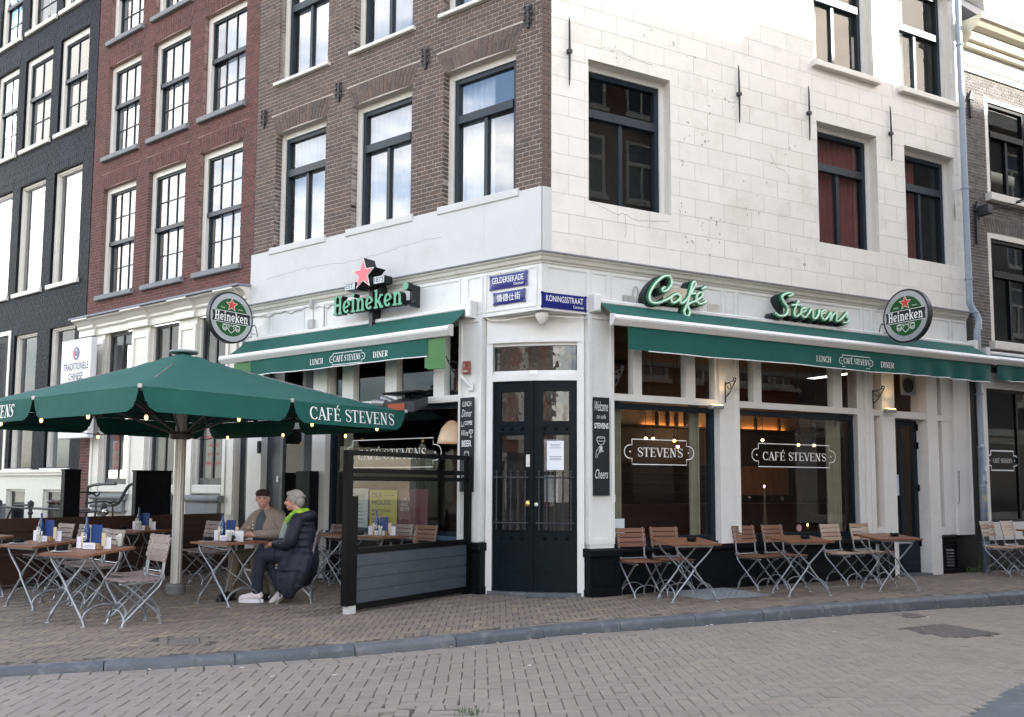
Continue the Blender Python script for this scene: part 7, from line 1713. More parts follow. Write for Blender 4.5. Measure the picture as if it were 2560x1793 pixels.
# string of lit bulbs under the rim
cable_pts = []
loops = [(-2.1, 1.75), (-1.4, 1.82), (-0.7, 1.80), (0.0, 1.82), (0.7, 1.80), (1.4, 1.82), (2.1, 1.75), (2.14, 1.0), (2.12, 0.3), (2.14, -0.4), (2.12, -1.1), (2.1, -1.75), (1.2, -1.8), (0.3, -1.78), (-0.6, -1.8), (-1.5, -1.78), (-2.1, -1.75), (-2.14, -0.9), (-2.12, 0.0), (-2.14, 0.9)]
ft = thing('string_lights', 'black string of lit light bulbs looped under the green parasol', 'string lights', W('A', -4.07, 2.50, 0), TH['A'])
cp = []
for i, (x, y) in enumerate(loops): cp.append((x, -y, 2.22 + (0.0 if i % 2 else -0.09)))
m = MB(); m.tube(catmull(cp, 5, True), 0.006, 5, closed=True); m.build('cable', black_metal, ft)
bulb_warm = M('string_bulb', (1, 0.75, 0.45), 0.3, 0, emit=(1.0, 0.46, 0.14), emit_str=1.3)
bmesh_ = MB(); bmesh_.ball((0, 0, -0.055), (0.018, 0.018, 0.028), 10, 7); bulb_me = bmesh_.mesh('string_bulb', bulb_warm, True)
sck = MB(); sck.lathe([(0.014, -0.03), (0.016, 0.0), (0.008, 0.01)], 8); sck_me = sck.mesh('string_socket', black_metal)
for i, (x, y) in enumerate(catmull([(a, b, 0) for a, b in loops], 2, True) and [(p.x, p.y) for p in catmull([(a, b, 0) for a, b in loops], 2, True)]):
    if i % 3: continue
    b = obj('bulb', bulb_me, ft, (x, -y, 2.20 - (0.05 if i % 4 == 0 else 0.0))); s_ = obj('socket', sck_me, b, (0, 0, 0))

# glazed wind screen on the right
sA = W('A', -1.08, 0.14); sB = W('A', -0.90, 2.47); d = sB - sA; SL = d.length; srz = math.atan2(d.y, d.x)
scr = thing('wind_screen', 'black framed glass wind screen with grey boarded foot beside the corner door', 'screen', sA, srz)
# local x runs from the wall outwards, local y to the right of that
m = MB(); m.box(SL - 0.15, SL + 0.02, -0.03, 0.05, 0.09, 1.26); m.box(SL - 0.06, SL + 0.02, -0.03, 0.05, 1.26, 1.80); m.box(SL - 0.15, SL - 0.062, -0.029, 0.049, 1.2601, 1.29); po = m.build('post', black_metal, scr)
m = MB(); m.box(0.0, 0.07, -0.03, 0.05, 0.0, 1.80); m.build('post', black_metal, scr)
m = MB(); m.box(SL - 0.15, SL - 0.03, -0.04, 0.04, 0.0, 0.09); m.build('foot', M('foot_steel', (0.55, 0.55, 0.53), 0.5), scr)
m = MB(); m.box(0.07, SL - 0.06, -0.03, 0.03, 0.03, 0.10); m.box(0.07, SL - 0.06, -0.03, 0.03, 0.645, 0.71); m.box(0.07, SL - 0.06, -0.025, 0.025, 1.46, 1.51); m.box(0.07, SL - 0.06, -0.012, 0.035, 1.545, 1.60); m.box(0.07, SL - 0.06, -0.012, 0.035, 1.745, 1.80); m.build('rail', black_metal, scr)
m = MB(); m.quad((0.07, 0.0, 0.71), (SL - .06, 0.0, 0.71), (SL - .06, 0.0, 1.46), (0.07, 0.0, 1.46)); m.build('pane', glass_clear, scr)
m = MB(); m.quad((0.07, 0.01, 1.60), (SL - .06, 0.01, 1.60), (SL - .06, 0.01, 1.745), (0.07, 0.01, 1.745)); m.build('pane', glass_clear, scr)
board_mat = M('screen_board', (0.050, 0.060, 0.072), 0.5, 0.2, 5, dirt=(0.13, 0.14, 0.15), dirt_amt=0.5, dirt_scale=6, stretch=(1, 1, 4))
for i in range(4):
    z = 0.102 + i * 0.136; m = MB(); 
    m.add([(0.071, -0.022, z), (SL - .061, -0.022, z), (SL - .061, -0.010, z + 0.132), (0.071, -0.010, z + 0.132), (0.071, 0.02, z), (SL - .061, 0.02, z), (SL - .061, 0.02, z + 0.132), (0.071, 0.02, z + 0.132)], [(0, 1, 2, 3), (4, 5, 1, 0), (3, 2, 6, 7), (5, 4, 7, 6)])
    m.build('plank', board_mat, scr)
m = MB()
rs = random.Random(9)
for i in range(38):
    x = 0.1 + (i % 13) * (SL - 0.25) / 12; z = 0.13 + (i // 13) * 0.18; m.ball((x + rs.uniform(-.03, .03), -0.024, z + rs.uniform(-.03, .03)), 0.0045, 5, 4)
m.build('screws', alu, scr)
for z in (0.42, 1.20):
    m = MB(); m.ball((SL - 0.03, -0.035, z), 0.016, 8, 5); m.build('bolt', alu, scr)
for z in (0.05, 0.66, 1.49):
    m = MB(); m.ball((0.035, -0.034, z), 0.010, 8, 5); m.build('bolt', alu, scr)

# left screen: black posts, low glass, dark plank bench
dark_wood = M('dark_stained_wood', (0.040, 0.018, 0.013), 0.55, 0.3, 6, stretch=(1, 1, 5), bump=0.15, bscale=60)
ls = thing('terrace_screen', 'black posts with low glass at the far end of the terrace behind the bench', 'screen', W('A', -6.68, 0, 0), TH['A'])
for a, b, w in ((2.50, 2.74, 0.10), (1.02, 1.50, 0.14), (1.51, 1.62, 0.10)):
    m = MB(); m.box(-w / 2, w / 2, -b, -a, 0, 1.60); m.box(-w / 2 - 0.01, w / 2 + 0.01, -b - 0.01, -a + 0.01, 1.60, 1.625); m.build('post', black_paint, ls)
for a, b in ((0.05, 1.0), (1.64, 2.48), (2.76, 4.2)):
    m = MB(); m.quad((0, -b, 0.55), (0, -a, 0.55), (0, -a, 1.52), (0, -b, 1.52)); m.build('pane', glass_clear, ls)
    m = MB(); m.box(-0.02, 0.02, -b, -a, 0.05, 0.55); m.build('low_panel', black_paint, ls)
m = MB(); m.box(-0.16, 0.16, -0.20, -0.02, 0, 1.62); o = m.build('screen_post', black_paint, None, loc=W('A', -4.30, 0.05, 0), rz=TH['A']); tag(o, 'black folded screen post standing against the white wall by the flat door', 'post')
bn = thing('terrace_bench', 'long dark brown plank bench along the far end of the terrace', 'bench', W('A', -6.44, 0, 0), TH['A'])
for z in (0.50, 0.62, 0.74, 0.84):
    m = MB(); m.box(-0.11, -0.075, -4.6, -0.1, z, z + 0.10 if z < 0.8 else z + 0.085); m.build('plank', dark_wood, bn)
for x in (-0.06, 0.07, 0.20):
    m = MB(); m.box(x, x + 0.12, -4.6, -0.1, 0.42, 0.45); m.build('plank', dark_wood, bn)
m = MB(); m.box(0.26, 0.28, -4.6, -0.1, 0.05, 0.42); m.box(-0.12, -0.10, -4.6, -0.1, 0.05, 0.92); m.build('bench_front', dark_wood, bn)
# ================================================================== folding chairs and tables
slat_brown = M('slat_teak', rough=0.55, var=0.2, scale=9, stretch=(2, 2, 8), ramp=[(0.155, 0.070, 0.042), (0.185, 0.085, 0.050), (0.165, 0.078, 0.050), (0.20, 0.095, 0.058)], bump=0.1)
slat_weathered = M('slat_weathered', rough=0.6, var=0.2, scale=9, stretch=(2, 2, 8), ramp=[(0.20, 0.145, 0.130), (0.235, 0.185, 0.170), (0.20, 0.160, 0.150), (0.26, 0.205, 0.18)], bump=0.1)
slat_pale = M('slat_pale', rough=0.6, var=0.18, scale=9, stretch=(2, 2, 8), ramp=[(0.42, 0.32, 0.24), (0.46, 0.37, 0.29), (0.30, 0.17, 0.11), (0.44, 0.33, 0.25)], bump=0.1)
top_wood = M('table_teak', (0.19, 0.085, 0.045), 0.45, 0.22, 7, stretch=(2, 2, 6), dirt=(0.10, 0.05, 0.03), dirt_amt=0.4, dirt_scale=5)
def chair_parts():
    P = {}
    side = [(0.0 - 0.155, 0.865), (-0.14, 0.80), (-0.105, 0.62), (-0.085, 0.46), (-0.06, 0.39), (0.02, 0.31), (0.255, 0.085), (0.295, 0.045), (0.31, 0.0)]
    leg2 = [(0.34, 0.425), (0.27, 0.40), (0.20, 0.34), (-0.04, 0.12), (-0.075, 0.06), (-0.085, 0.0)]
    for sx in (-1, 1):
        x = sx * 0.185; m = MB(); m.tube(catmull([(x, y, z) for y, z in side], 3), 0.0105, 8); m.lathe([(0.026, 0.0), (0.026, 0.006), (0.012, 0.008)], 10, (x, 0.31, 0)); P['side_frame%d' % sx] = ('side_frame', m.mesh('chair_side_frame', galv, True))
        x = sx * 0.168; m = MB(); m.tube(catmull([(x, y, z) for y, z in leg2], 3), 0.0105, 8); m.lathe([(0.026, 0.0), (0.026, 0.006), (0.012, 0.008)], 10, (x, -0.085, 0)); P['leg%d' % sx] = ('leg', m.mesh('chair_leg', galv, True))
    for nm, y, hw in (('front_hoop', 0.288, 0.185), ('rear_hoop', -0.066, 0.168)):
        m = MB(); pts = [(hw * math.cos(R(a)) * 0.98, y + (0.0 if nm[0] == 'f' else 0.0), 0.045 + 0.115 * math.sin(R(a))) for a in range(0, 181, 12)]
        # flat bar hoop
        for (a, b) in zip(pts, pts[1:]):
            pass
        m.tube(pts, 0.012, 6, flat=0.45); P[nm] = ('hoop', m.mesh('chair_hoop', galv, True))
    m = MB(); m.tube([(-0.185, -0.083, 0.475), (0.185, -0.083, 0.475)], 0.006, 6)
    for sx in (-1, 1): m.box(sx * 0.185 - 0.02, sx * 0.185 + 0.02, -0.10, -0.065, 0.455, 0.495)
    P['stretcher'] = ('stretcher', m.mesh('chair_stretcher', galv))
    m = MB()
    for sx in (-1, 1): m.box(sx * 0.165 - 0.008, sx * 0.165 + 0.008, -0.06, 0.345, 0.415, 0.432)
    P['seat_rail'] = ('seat_rail', m.mesh('chair_seat_rail', galv))
    return P
CH = chair_parts()
_slm = {}
def slat_meshes(mat):
    if mat.name in _slm: return _slm[mat.name]
    L = []
    for i in range(4):
        f = (i + 0.5) / 4; z = 0.615 + 0.25 * f; y = -0.105 - 0.052 * (f - 0.0)
        m = MB(); n = 6; vs = []
        tl = -0.22
        for k in range(n + 1):
            u = k / n; x = -0.215 + 0.43 * u; c = 0.014 * (1 - (2 * u - 1) ** 2)
            for (dy, dz) in ((0.018, -0.026), (0.018, 0.026), (0.004, 0.026), (0.004, -0.026)):
                vs.append((x, y + dy - c + dz * tl, z + dz))
        m.add(vs, [(k * 4 + j, k * 4 + (j + 1) % 4, (k + 1) * 4 + (j + 1) % 4, (k + 1) * 4 + j) for k in range(n) for j in range(4)] + [(3, 2, 1, 0), (n * 4, n * 4 + 1, n * 4 + 2, n * 4 + 3)])
        L.append(('back_slat', m.mesh('back_slat', mat)))
    for i in range(6):
        y = -0.04 + i * 0.070; zz = 0.434 + 0.012 * abs(i - 2.5) / 2.5 ** 1; wq = 0.205 + (0.012 if i in (2, 3) else 0)
        m = MB(); m.box(-wq, wq, y - 0.028, y + 0.028, zz, zz + 0.017); L.append(('seat_slat', m.mesh('seat_slat', mat)))
    st = MB()
    for i in range(4):
        f = (i + 0.5) / 4; z = 0.615 + 0.25 * f; y = -0.105 - 0.052 * f
        for sx in (-1, 1): st.ball((sx * 0.185, y + 0.018, z), 0.006, 5, 4)
    L.append(('rivets', st.mesh('rivets', alu)))
    _slm[mat.name] = L
    return L
def chair(fr, x, n, face, mat, label, group=None):
    """face: direction the sitter looks at, in degrees turned from straight out of the front"""
    p = W(fr, x, n, 0)
    # local +y = facing; out direction of the front is local -y of that front
    rz = TH[fr] + math.pi + R(face)
    t = thing('folding_chair', label, 'chair', p, rz, group)
    off = Vector((0, -0.14, 0))
    for nm, me in CH.values():
        o = obj(nm, me, t); o.location = off
    for nm, me in slat_meshes(mat):
        o = obj(nm, me, t); o.location = off
    return t
def table_meshes(w, d):
    L = []
    h = 0.735
    for i in range(6):
        y0 = -d / 2 + d * i / 6; m = MB(); m.bevbox(-w / 2 + 0.045, w / 2 - 0.045, 0, 1, 0, 1, 0); m = MB()
        m.box(-w / 2 + 0.045, w / 2 - 0.045, y0 + 0.0015, y0 + d / 6 - 0.0015, h - 0.024, h); L.append(('top_slat', m.mesh('top_slat', top_wood)))
    for sx in (-1, 1):
        m = MB(); xa, xb = (-w / 2, -w / 2 + 0.043) if sx < 0 else (w / 2 - 0.043, w / 2); m.box(xa, xb, -d / 2, d / 2, h - 0.024, h); L.append(('end_slat', m.mesh('end_slat', top_wood)))
    m = MB(); m.box(-w * .38, w * .38, -0.25, -0.225, h - 0.05, h - 0.0245); m.box(-w * .38, w * .38, 0.225, 0.25, h - 0.05, h - 0.0245); L.append(('top_frame', m.mesh('top_frame', galv)))
    lw = 0.29
    for sy in (-1, 1):
        for sx in (-1, 1):
            y = sy * (0.235 if sx > 0 else 0.205); pts = [(sx * -0.26, y, h - 0.03), (sx * -0.22, y, h - 0.12), (sx * -0.02, y, 0.42), (sx * 0.03, y, 0.34), (sx * lw * .86, y, 0.08), (sx * lw, y, 0.0)]
            m = MB(); m.tube(catmull(pts, 4), 0.0115, 8); m.lathe([(0.03, 0.0), (0.03, 0.006), (0.012, 0.009)], 10, (sx * lw, y, 0)); L.append(('leg', m.mesh('table_leg', galv, True)))
    for sx in (-1, 1):
        hw = 0.235 if sx > 0 else 0.205
        m = MB(); m.tube([(sx * lw * .90, hw * math.cos(R(a)), 0.055 + 0.145 * math.sin(R(a))) for a in range(0, 181, 12)], 0.014, 6, flat=0.5); L.append(('hoop', m.mesh('table_hoop', galv, True)))
    m = MB(); m.tube([(-0.15, -0.2, 0.57), (0.19, 0.2, 0.17)], 0.005, 6); m.tube([(-0.15, 0.2, 0.57), (0.19, -0.2, 0.17)], 0.005, 6); L.append(('cross_rod', m.mesh('cross_rod', galv)))
    return L
TBL = table_meshes(0.66, 0.62)
def table(fr, x, n, rot, label, group='folding tables on the terrace', tilt=0.0):
    t = thing('folding_table', label, 'table', W(fr, x, n, 0), TH[fr] + R(rot), group)
    for nm, me in TBL:
        o = obj(nm, me, t)
        if tilt and nm in ('top_slat', 'end_slat', 'top_frame'):
            o.rotation_euler = (R(tilt), 0, 0); o.location = (0, 0.735 * math.sin(R(tilt)), 0.735 * (1 - math.cos(R(tilt))))
    return t
gw = 'chairs set against the side street windows'
# side street: two chairs behind each table, backs to the wall
chair('B', 1.30, 0.32, -6, slat_brown, 'brown slatted chair under the first window, left of its pair', gw)
chair('B', 1.86, 0.28, -9, slat_brown, 'brown slatted chair under the first window, right of its pair behind the table', gw)
chair('B', 3.28, 0.34, 3, slat_brown, 'brown slatted chair under the second window, left of its pair', gw)
chair('B', 3.82, 0.34, 3, slat_brown, 'brown slatted chair under the second window, right of its pair beside the round sticker', gw)
chair('B', 4.92, 0.40, 4, slat_pale, 'pale bleached slatted chair left of its pair before the side door', gw)
chair('B', 5.52, 0.42, 4, slat_pale, 'pale bleached slatted chair right of its pair before the side door', gw)
chair('B', 8.30, 0.62, 8, slat_pale, 'pale chair with two browner slats next to the downpipe', gw)
chair('B', 8.80, 0.64, 8, slat_pale, 'pale bleached chair at the far right edge of the pavement', gw)
table('B', 1.60, 0.86, -12, 'brown topped folding table with an ashtray in front of the first window', tilt=4)
table('B', 3.34, 1.05, -14, 'brown topped folding table with an ashtray in front of the second window', tilt=4)
table('B', 4.90, 1.16, -14, 'brown topped folding table with an ashtray in front of the side door', tilt=4)
table('B', 8.62, 1.15, -10, 'folding table cut off by the right edge of the picture', tilt=3)
# terrace on the canal side
TT = [(-2.54, 4.50, 10, 'foreground folding table with menus and ashtray nearest the kerb'), (-4.13, 4.22, 6, 'folding table with menus behind the foreground one on the terrace'), (-5.85, 1.98, 6, 'folding table with menus half hidden by the parasol mast'),
      (-2.66, 2.70, 5, 'folding table with a coffee cup where the two people sit'), (-3.05, 0.62, 6, 'folding table near the cafe wall left of the wind screen'), (-2.22, 0.66, 3, 'folding table with menus seen through the wind screen'), (-5.6, 4.35, 6, 'folding table with menus cut off by the left edge of the picture')]
for x, n, r_, lb in TT: table('A', x, n, r_, lb, tilt=(5 if n > 4.0 else 0))
gc = 'slatted chairs on the canal side terrace'
for x, n, f, lb in ((-2.05, 4.28, -7, 'weathered slatted chair at the foreground terrace table, nearest to the parasol mast'), (-2.55, 3.98, -5, 'weathered slatted chair left of the nearest one at the foreground table'),
                    (-3.85, 3.75, -3, 'weathered slatted chair behind the second terrace table, right of its pair'), (-4.40, 3.66, -3, 'weathered slatted chair behind the second terrace table, left of its pair'),
                    (-5.85, 3.35, 0, 'grey weathered chair behind the leftmost terrace table, left one'), (-5.38, 3.30, 0, 'grey weathered chair behind the blue bottle on the terrace'),
                    (-5.22, 1.45, -4, 'grey weathered chair right of the parasol mast'), (-4.72, 1.60, -6, 'grey weathered chair behind the blue bottle near the seated man'),
                    (-2.16, 2.12, -48, 'slatted chair the woman in the dark coat sits on'), (-2.74, 2.02, 0, 'slatted chair the man in the beige jacket sits on'), (-2.42, 0.28, 0, 'weathered chair under the posters, left of its pair'), (-1.94, 0.30, 0, 'brown weathered chair under the posters, right of its pair'), (-3.42, 0.55, -80, 'slatted chair beside the dark bench near the wall')):
    chair('A', x, n, f, slat_weathered if 'brown' not in lb else slat_brown, lb, gc)

# ------------------------------------------------------------------ things on the tables
menu_blue = M('menu_blue', (0.015, 0.045, 0.17), 0.5, 0.06); card_cream = M('card_cream', (0.60, 0.50, 0.33), 0.6, 0.04); card_white = M('card_white', (0.72, 0.71, 0.78), 0.6, 0.04); holder_wood = M('holder_wood', (0.36, 0.24, 0.14), 0.6, 0.15)
clear = glass_mat('tumbler_glass', 0.06, (0.95, 0.97, 0.96))
bottle_blue = M('bottle_blue', (0.015, 0.05, 0.16), 0.25, 0.06)
def at_table(i, dx, dy, z=0.0):
    x, n, r_, _ = TT[i]; a = R(r_); p = W('A', x, n, 0); c = TH['A'] + a
    # dx to the right, dy towards the viewer
    tz = 0.737 + z - (math.tan(R(5)) * dy if n > 4.0 else 0)
    return Vector((p.x + math.cos(c) * dx + math.sin(c) * dy, p.y + math.sin(c) * dx - math.cos(c) * dy, tz)), c
names_t = ['foreground terrace table', 'second terrace table', 'table by the parasol mast', 'table with the two people', None, 'table behind the wind screen', 'leftmost terrace table']
def menu_set(i, dx=-0.02, dy=-0.02, yaw=0):
    p, c = at_table(i, dx, dy); nm = names_t[i]
    t = thing('menu_holder', 'wooden holder with blue menu, bottle and cards on the ' + nm, 'menu holder', p, c + R(yaw))
    m = MB(); m.bevbox(-0.10, 0.10, -0.04, 0.04, 0, 0.055, 0.004); m.build('block', holder_wood, t)
    m = MB(); m.box(-0.02, 0.115, 0.005, 0.009, 0.03, 0.245); m.build('menu', menu_blue, t)
    m = MB(); m.box(-0.13, -0.085, -0.012, -0.008, 0.03, 0.165); m.build('card', card_cream, t); m = MB(); m.box(0.12, 0.165, -0.006, -0.002, 0.03, 0.165); m.build('card', card_cream, t)
    
    for bx_ in ((-0.20, -0.11, 0.012, 0.015, 0.0, 0.12), (0.13, 0.22, 0.014, 0.017, 0.0, 0.12), (-0.05, 0.10, -0.075, -0.072, 0.0, 0.065)): m = MB(); m.box(*bx_); m.build('card', card_white, t)
    m = MB(); m.box(-0.02, 0.07, -0.0765, -0.0755, 0.035, 0.039); m.box(-0.03, 0.08, -0.0765, -0.0755, 0.02, 0.023); m.build('print', MATS['ink'], t)
    prof = [(0.032, 0.0), (0.033, 0.13), (0.026, 0.165), (0.012, 0.205), (0.012, 0.27), (0.0, 0.272)]
    m = MB(); m.lathe(prof, 14, (-0.055, -0.02, 0.055)); bo = m.build('bottle', bottle_blue, t, smooth=True)
    m = MB(); 
    for r1 in (0.030, 0.019): strip2d(m, [(-0.055 + r1 * math.cos(R(a)), 0.125 + r1 * 1.35 * math.sin(R(a))) for a in range(0, 360, 20)], 0.004, -0.054, closed=True)
    m.box(-0.067, -0.043, -0.0545, -0.0538, 0.118, 0.132); m.build('label_print', letter_white, bo)
def tumbler(i, dx, dy, lab):
    p, c = at_table(i, dx, dy); t = thing('tumbler', lab, 'glass', p, c)
    m = MB(); m.lathe([(0.028, 0.0), (0.038, 0.11), (0.035, 0.11), (0.026, 0.008), (0.0, 0.008)], 14); m.build('glass', clear, t, smooth=True)
    m = MB()
    rs2 = random.Random(i)
    for k in range(9): a = rs2.uniform(0, 6.28); x, y = 0.016 * math.cos(a), 0.016 * math.sin(a); m.tube([(x * .6, y * .6, 0.01), (x * 1.6, y * 1.6, 0.125 + rs2.uniform(-.01, .015))], 0.0065, 5)
    m.build('sugar_sticks', M('sugar_white', (0.75, 0.74, 0.68), 0.7), t)
def ashtray(p, c, lab, mat=True):
    t = thing('ashtray', lab, 'ashtray', p, c)
    m = MB(); m.lathe([(0.055, 0.0), (0.060, 0.02), (0.058, 0.04), (0.048, 0.04), (0.042, 0.012), (0.0, 0.012)], 18)
    m.build('dish', black_paint, t, smooth=False)
    m = MB()
    for a in (0, 120, 240): m.box(0.048 * math.cos(R(a)) - 0.010, 0.048 * math.cos(R(a)) + 0.010, 0.048 * math.sin(R(a)) - 0.010, 0.048 * math.sin(R(a)) + 0.010, 0.0401, 0.047)
    m.build('rest', black_paint, t)
    if mat:
        m = MB(); m.lathe([(0.115, 0.0), (0.115, 0.0015), (0.0, 0.0015)], 20, (0.02, 0, -0.0018)); o = m.build('paper_mat', M('paper_mat', (0.50, 0.56, 0.54), 0.7, 0.2, 40), t)
for i in (0, 1, 2, 3, 5, 6):
    menu_set(i, dx=-0.02 if i != 3 else -0.12, dy=-0.06, yaw=12)
    if i != 4: tumbler(i, 0.12 if i not in (0,) else 0.2, 0.10 if i != 0 else -0.22, 'glass of sugar sticks on the ' + names_t[i])
    p, c = at_table(i, -0.22, 0.14); ashtray(p + Vector((0, 0, 0.002)), c, 'black ashtray on a paper mat on the ' + names_t[i])
for (x, n, lab) in ((1.62, 0.95, 'black ashtray on the table before the first window'), (3.38, 1.12, 'black ashtray on the table before the second window'), (4.98, 1.22, 'black ashtray on the table before the side door')):
    p = W('B', x, n, 0.739 - 0.004); ashtray(p, TH['B'], lab, False)
p, c = at_table(3, 0.10, 0.06); t = thing('coffee_cup', 'black coffee cup on a saucer in front of the seated man', 'cup', p, c)
m = MB(); m.lathe([(0.03, 0.0), (0.07, 0.008), (0.072, 0.012), (0.0, 0.012)], 20); m.build('saucer', M('saucer', (0.06, 0.06, 0.06), 0.2), t)
m = MB(); m.lathe([(0.022, 0.012), (0.034, 0.04), (0.037, 0.075), (0.034, 0.075), (0.030, 0.03), (0.0, 0.03)], 18); m.tube(catmull([(0.034, 0, 0.062), (0.058, 0, 0.06), (0.056, 0, 0.035), (0.032, 0, 0.03)], 4), 0.005, 6); m.lathe([(0.0345, 0.07), (0.0345, 0.0705), (0.0, 0.0705)], 16); m.build('cup', M('cup_black', (0.015, 0.014, 0.014), 0.15), t, smooth=True)
p, c = at_table(3, 0.02, 0.0); m = MB()
for a, b, x in ((-14, 0.13, -0.02), (10, 0.12, 0.14)): m.box(x - 0.075, x + 0.075, -0.002, 0.0, 0.0, b)
o = m.build('folded_leaflet', card_white, None, loc=p + Vector((0, 0, 0.0)), rz=c); tag(o, 'white folded leaflets standing on the table with the two people', 'leaflet')

# ------------------------------------------------------------------ bicycles beyond the screen
bike_black = M('bike_black', (0.012, 0.012, 0.013), 0.3, 0.1); rubber = M('rubber', (0.015, 0.015, 0.015), 0.8); chrome = M('chrome', (0.6, 0.6, 0.6), 0.2, 0.05, metal=1.0); saddle_br = M('saddle_brown', (0.10, 0.055, 0.05), 0.5)
def bicycle(label, p, rz, basket=False):
    t = thing('bicycle', label, 'bicycle', p, rz, 'bicycles parked beyond the terrace screen')
    r_ = 0.345
    for x in (0, 1.08):
        m = MB(); m.tube([(x + r_ * math.cos(R(a)), 0, r_ + r_ * math.sin(R(a))) for a in range(0, 360, 12)], 0.018, 6, closed=True); w = m.build('wheel', rubber, t)
        m = MB(); m.tube([(x + (r_ - .03) * math.cos(R(a)), 0, r_ + (r_ - .03) * math.sin(R(a))) for a in range(0, 360, 15)], 0.011, 5, closed=True)
        for k in range(18): a = R(k * 20); m.tube([(x, 0.02 * (-1) ** k, r_), (x + (r_ - .03) * math.cos(a), 0, r_ + (r_ - .03) * math.sin(a))], 0.0018, 3, cap=False)
        m.build('rim', chrome, w)
        m = MB(); m.tube([(x + (r_ + .03) * math.cos(R(a)), 0, r_ + (r_ + .03) * math.sin(R(a))) for a in range(10, 171, 12)], 0.025, 6, flat=0.3); m.build('mudguard', bike_black, t)
    bb = (0.50, 0, 0.30); st = (0.36, 0, 0.84); hd = (0.86, 0, 0.86)
    m = MB(); m.tube([(0, 0, r_), bb, (0.82, 0, 0.66)], 0.017, 8); m.tube([bb, st], 0.017, 8); m.tube([st, hd], 0.015, 8); m.tube([(0, 0, r_), (0.40, 0, 0.74)], 0.012, 6); m.tube([hd, (0.82, 0, 0.66), (1.0, 0, 0.45), (1.08, 0, r_)], 0.016, 8); m.tube([hd, (0.85, 0, 1.04)], 0.013, 8); m.build('frame', bike_black, t)
    m = MB(); m.tube(catmull([(0.60, -0.29, 1.10), (0.72, -0.28, 1.12), (0.84, -0.12, 1.12), (0.86, 0, 1.07), (0.84, 0.12, 1.12), (0.72, 0.28, 1.12), (0.60, 0.29, 1.10)], 5), 0.012, 8); m.build('handlebar', bike_black, t)
    for s in (-1, 1):
        m = MB(); m.tube([(0.56, s * 0.29, 1.095), (0.68, s * 0.285, 1.115)], 0.018, 8); m.build('grip', rubber, t)
    m = MB(); m.tube([st, (0.34, 0, 0.95)], 0.013, 8); m.ball((0.30, 0, 0.985), (0.14, 0.07, 0.035), 12, 7); m.ball((0.24, 0, 0.985), (0.08, 0.105, 0.035), 12, 7); m.build('saddle', saddle_br, t, smooth=True)
    m = MB(); m.ball((1.0, 0, 0.86), (0.05, 0.045, 0.045), 10, 7); m.build('headlight', chrome, t, smooth=True)
    m = MB(); m.lathe([(0.085, -0.012), (0.085, 0.012)], 20, (0.50, 0.03, 0.30), axis='y'); m.tube([(0.5, 0.06, 0.3), (0.6, 0.06, 0.17), (0.6, 0.14, 0.17)], 0.01, 6); m.tube([(0.5, -0.06, 0.3), (0.4, -0.06, 0.43), (0.4, -0.14, 0.43)], 0.01, 6); m.build('crank', bike_black, t)
    if basket:
        m = MB(); m.frame(-0.2, 0.2, -0.02, 0.02, 0.02, 0, 0.02); m.box(0.98, 1.30, -0.22, 0.22, 0.78, 1.04); m.build('crate', bike_black, t)
    return t
bicycle('black city bicycle with a brown saddle parked left of the screen post', W('A', -8.2, 1.9, 0), TH['A'] + R(25))
bk_ = bicycle('black city bicycle with wide handlebars parked between the two screen posts', Vector((-7.36, 14.05, 0)), R(-4)); bk_.scale = (1.1, 1.1, 1.14)
# ================================================================== people
def remesh(m, vox, smooth=4):
    me = m.mesh('temp', [paint_white]); o = bpy.data.objects.new('temp', me); COL.objects.link(o)
    md = o.modifiers.new('r', 'REMESH'); md.mode = 'VOXEL'; md.voxel_size = vox
    sm = o.modifiers.new('s', 'SMOOTH'); sm.iterations = smooth; sm.factor = 0.5
    dg = bpy.context.evaluated_depsgraph_get(); r_ = bpy.data.meshes.new_from_object(o.evaluated_get(dg))
    bpy.data.objects.remove(o); r_.materials.clear(); r_.polygons.foreach_set('use_smooth', [True] * len(r_.polygons)); return r_
def limb(m, pts, rads, n=10):
    """tapered capsule chain"""
    P = catmull(pts, 4); k = len(P); rr2 = []
    for i in range(k):
        f = i / (k - 1) * (len(rads) - 1); a = int(min(f, len(rads) - 2)); rr2.append(rads[a] + (rads[a + 1] - rads[a]) * (f - a))
    m.tube(P, rr2, n); m.ball(P[0], rr2[0], 10, 7); m.ball(P[-1], rr2[-1], 10, 7)
def hand(m, wrist, d, up, s=1.0, curl=0.5, thumb=1):
    w = Vector(wrist); d = Vector(d).normalized(); u = Vector(up).normalized(); sd = d.cross(u).normalized()
    limb(m, [w, w + d * 0.045 * s, w + d * 0.085 * s], [0.026 * s, 0.034 * s, 0.036 * s])
    for k, ln in enumerate((0.066, 0.076, 0.071, 0.054)):
        o = w + d * 0.085 * s + sd * ((k - 1.5) * 0.020 * s); a = o + d * ln * 0.5 * s - u * 0.012 * curl * s; b = a + (d * (1 - curl * .8) - u * curl).normalized() * ln * 0.5 * s
        limb(m, [o - d * 0.02 * s, o, a, b], [0.0105 * s, 0.0105 * s, 0.0095 * s, 0.0075 * s], 8)
    o = w + d * 0.03 * s + sd * (-thumb * 0.028 * s); limb(m, [o, o + d * 0.03 * s - sd * thumb * 0.022 * s, o + d * 0.065 * s - sd * thumb * 0.022 * s - u * .01], [0.013 * s, 0.011 * s, 0.008 * s], 8)
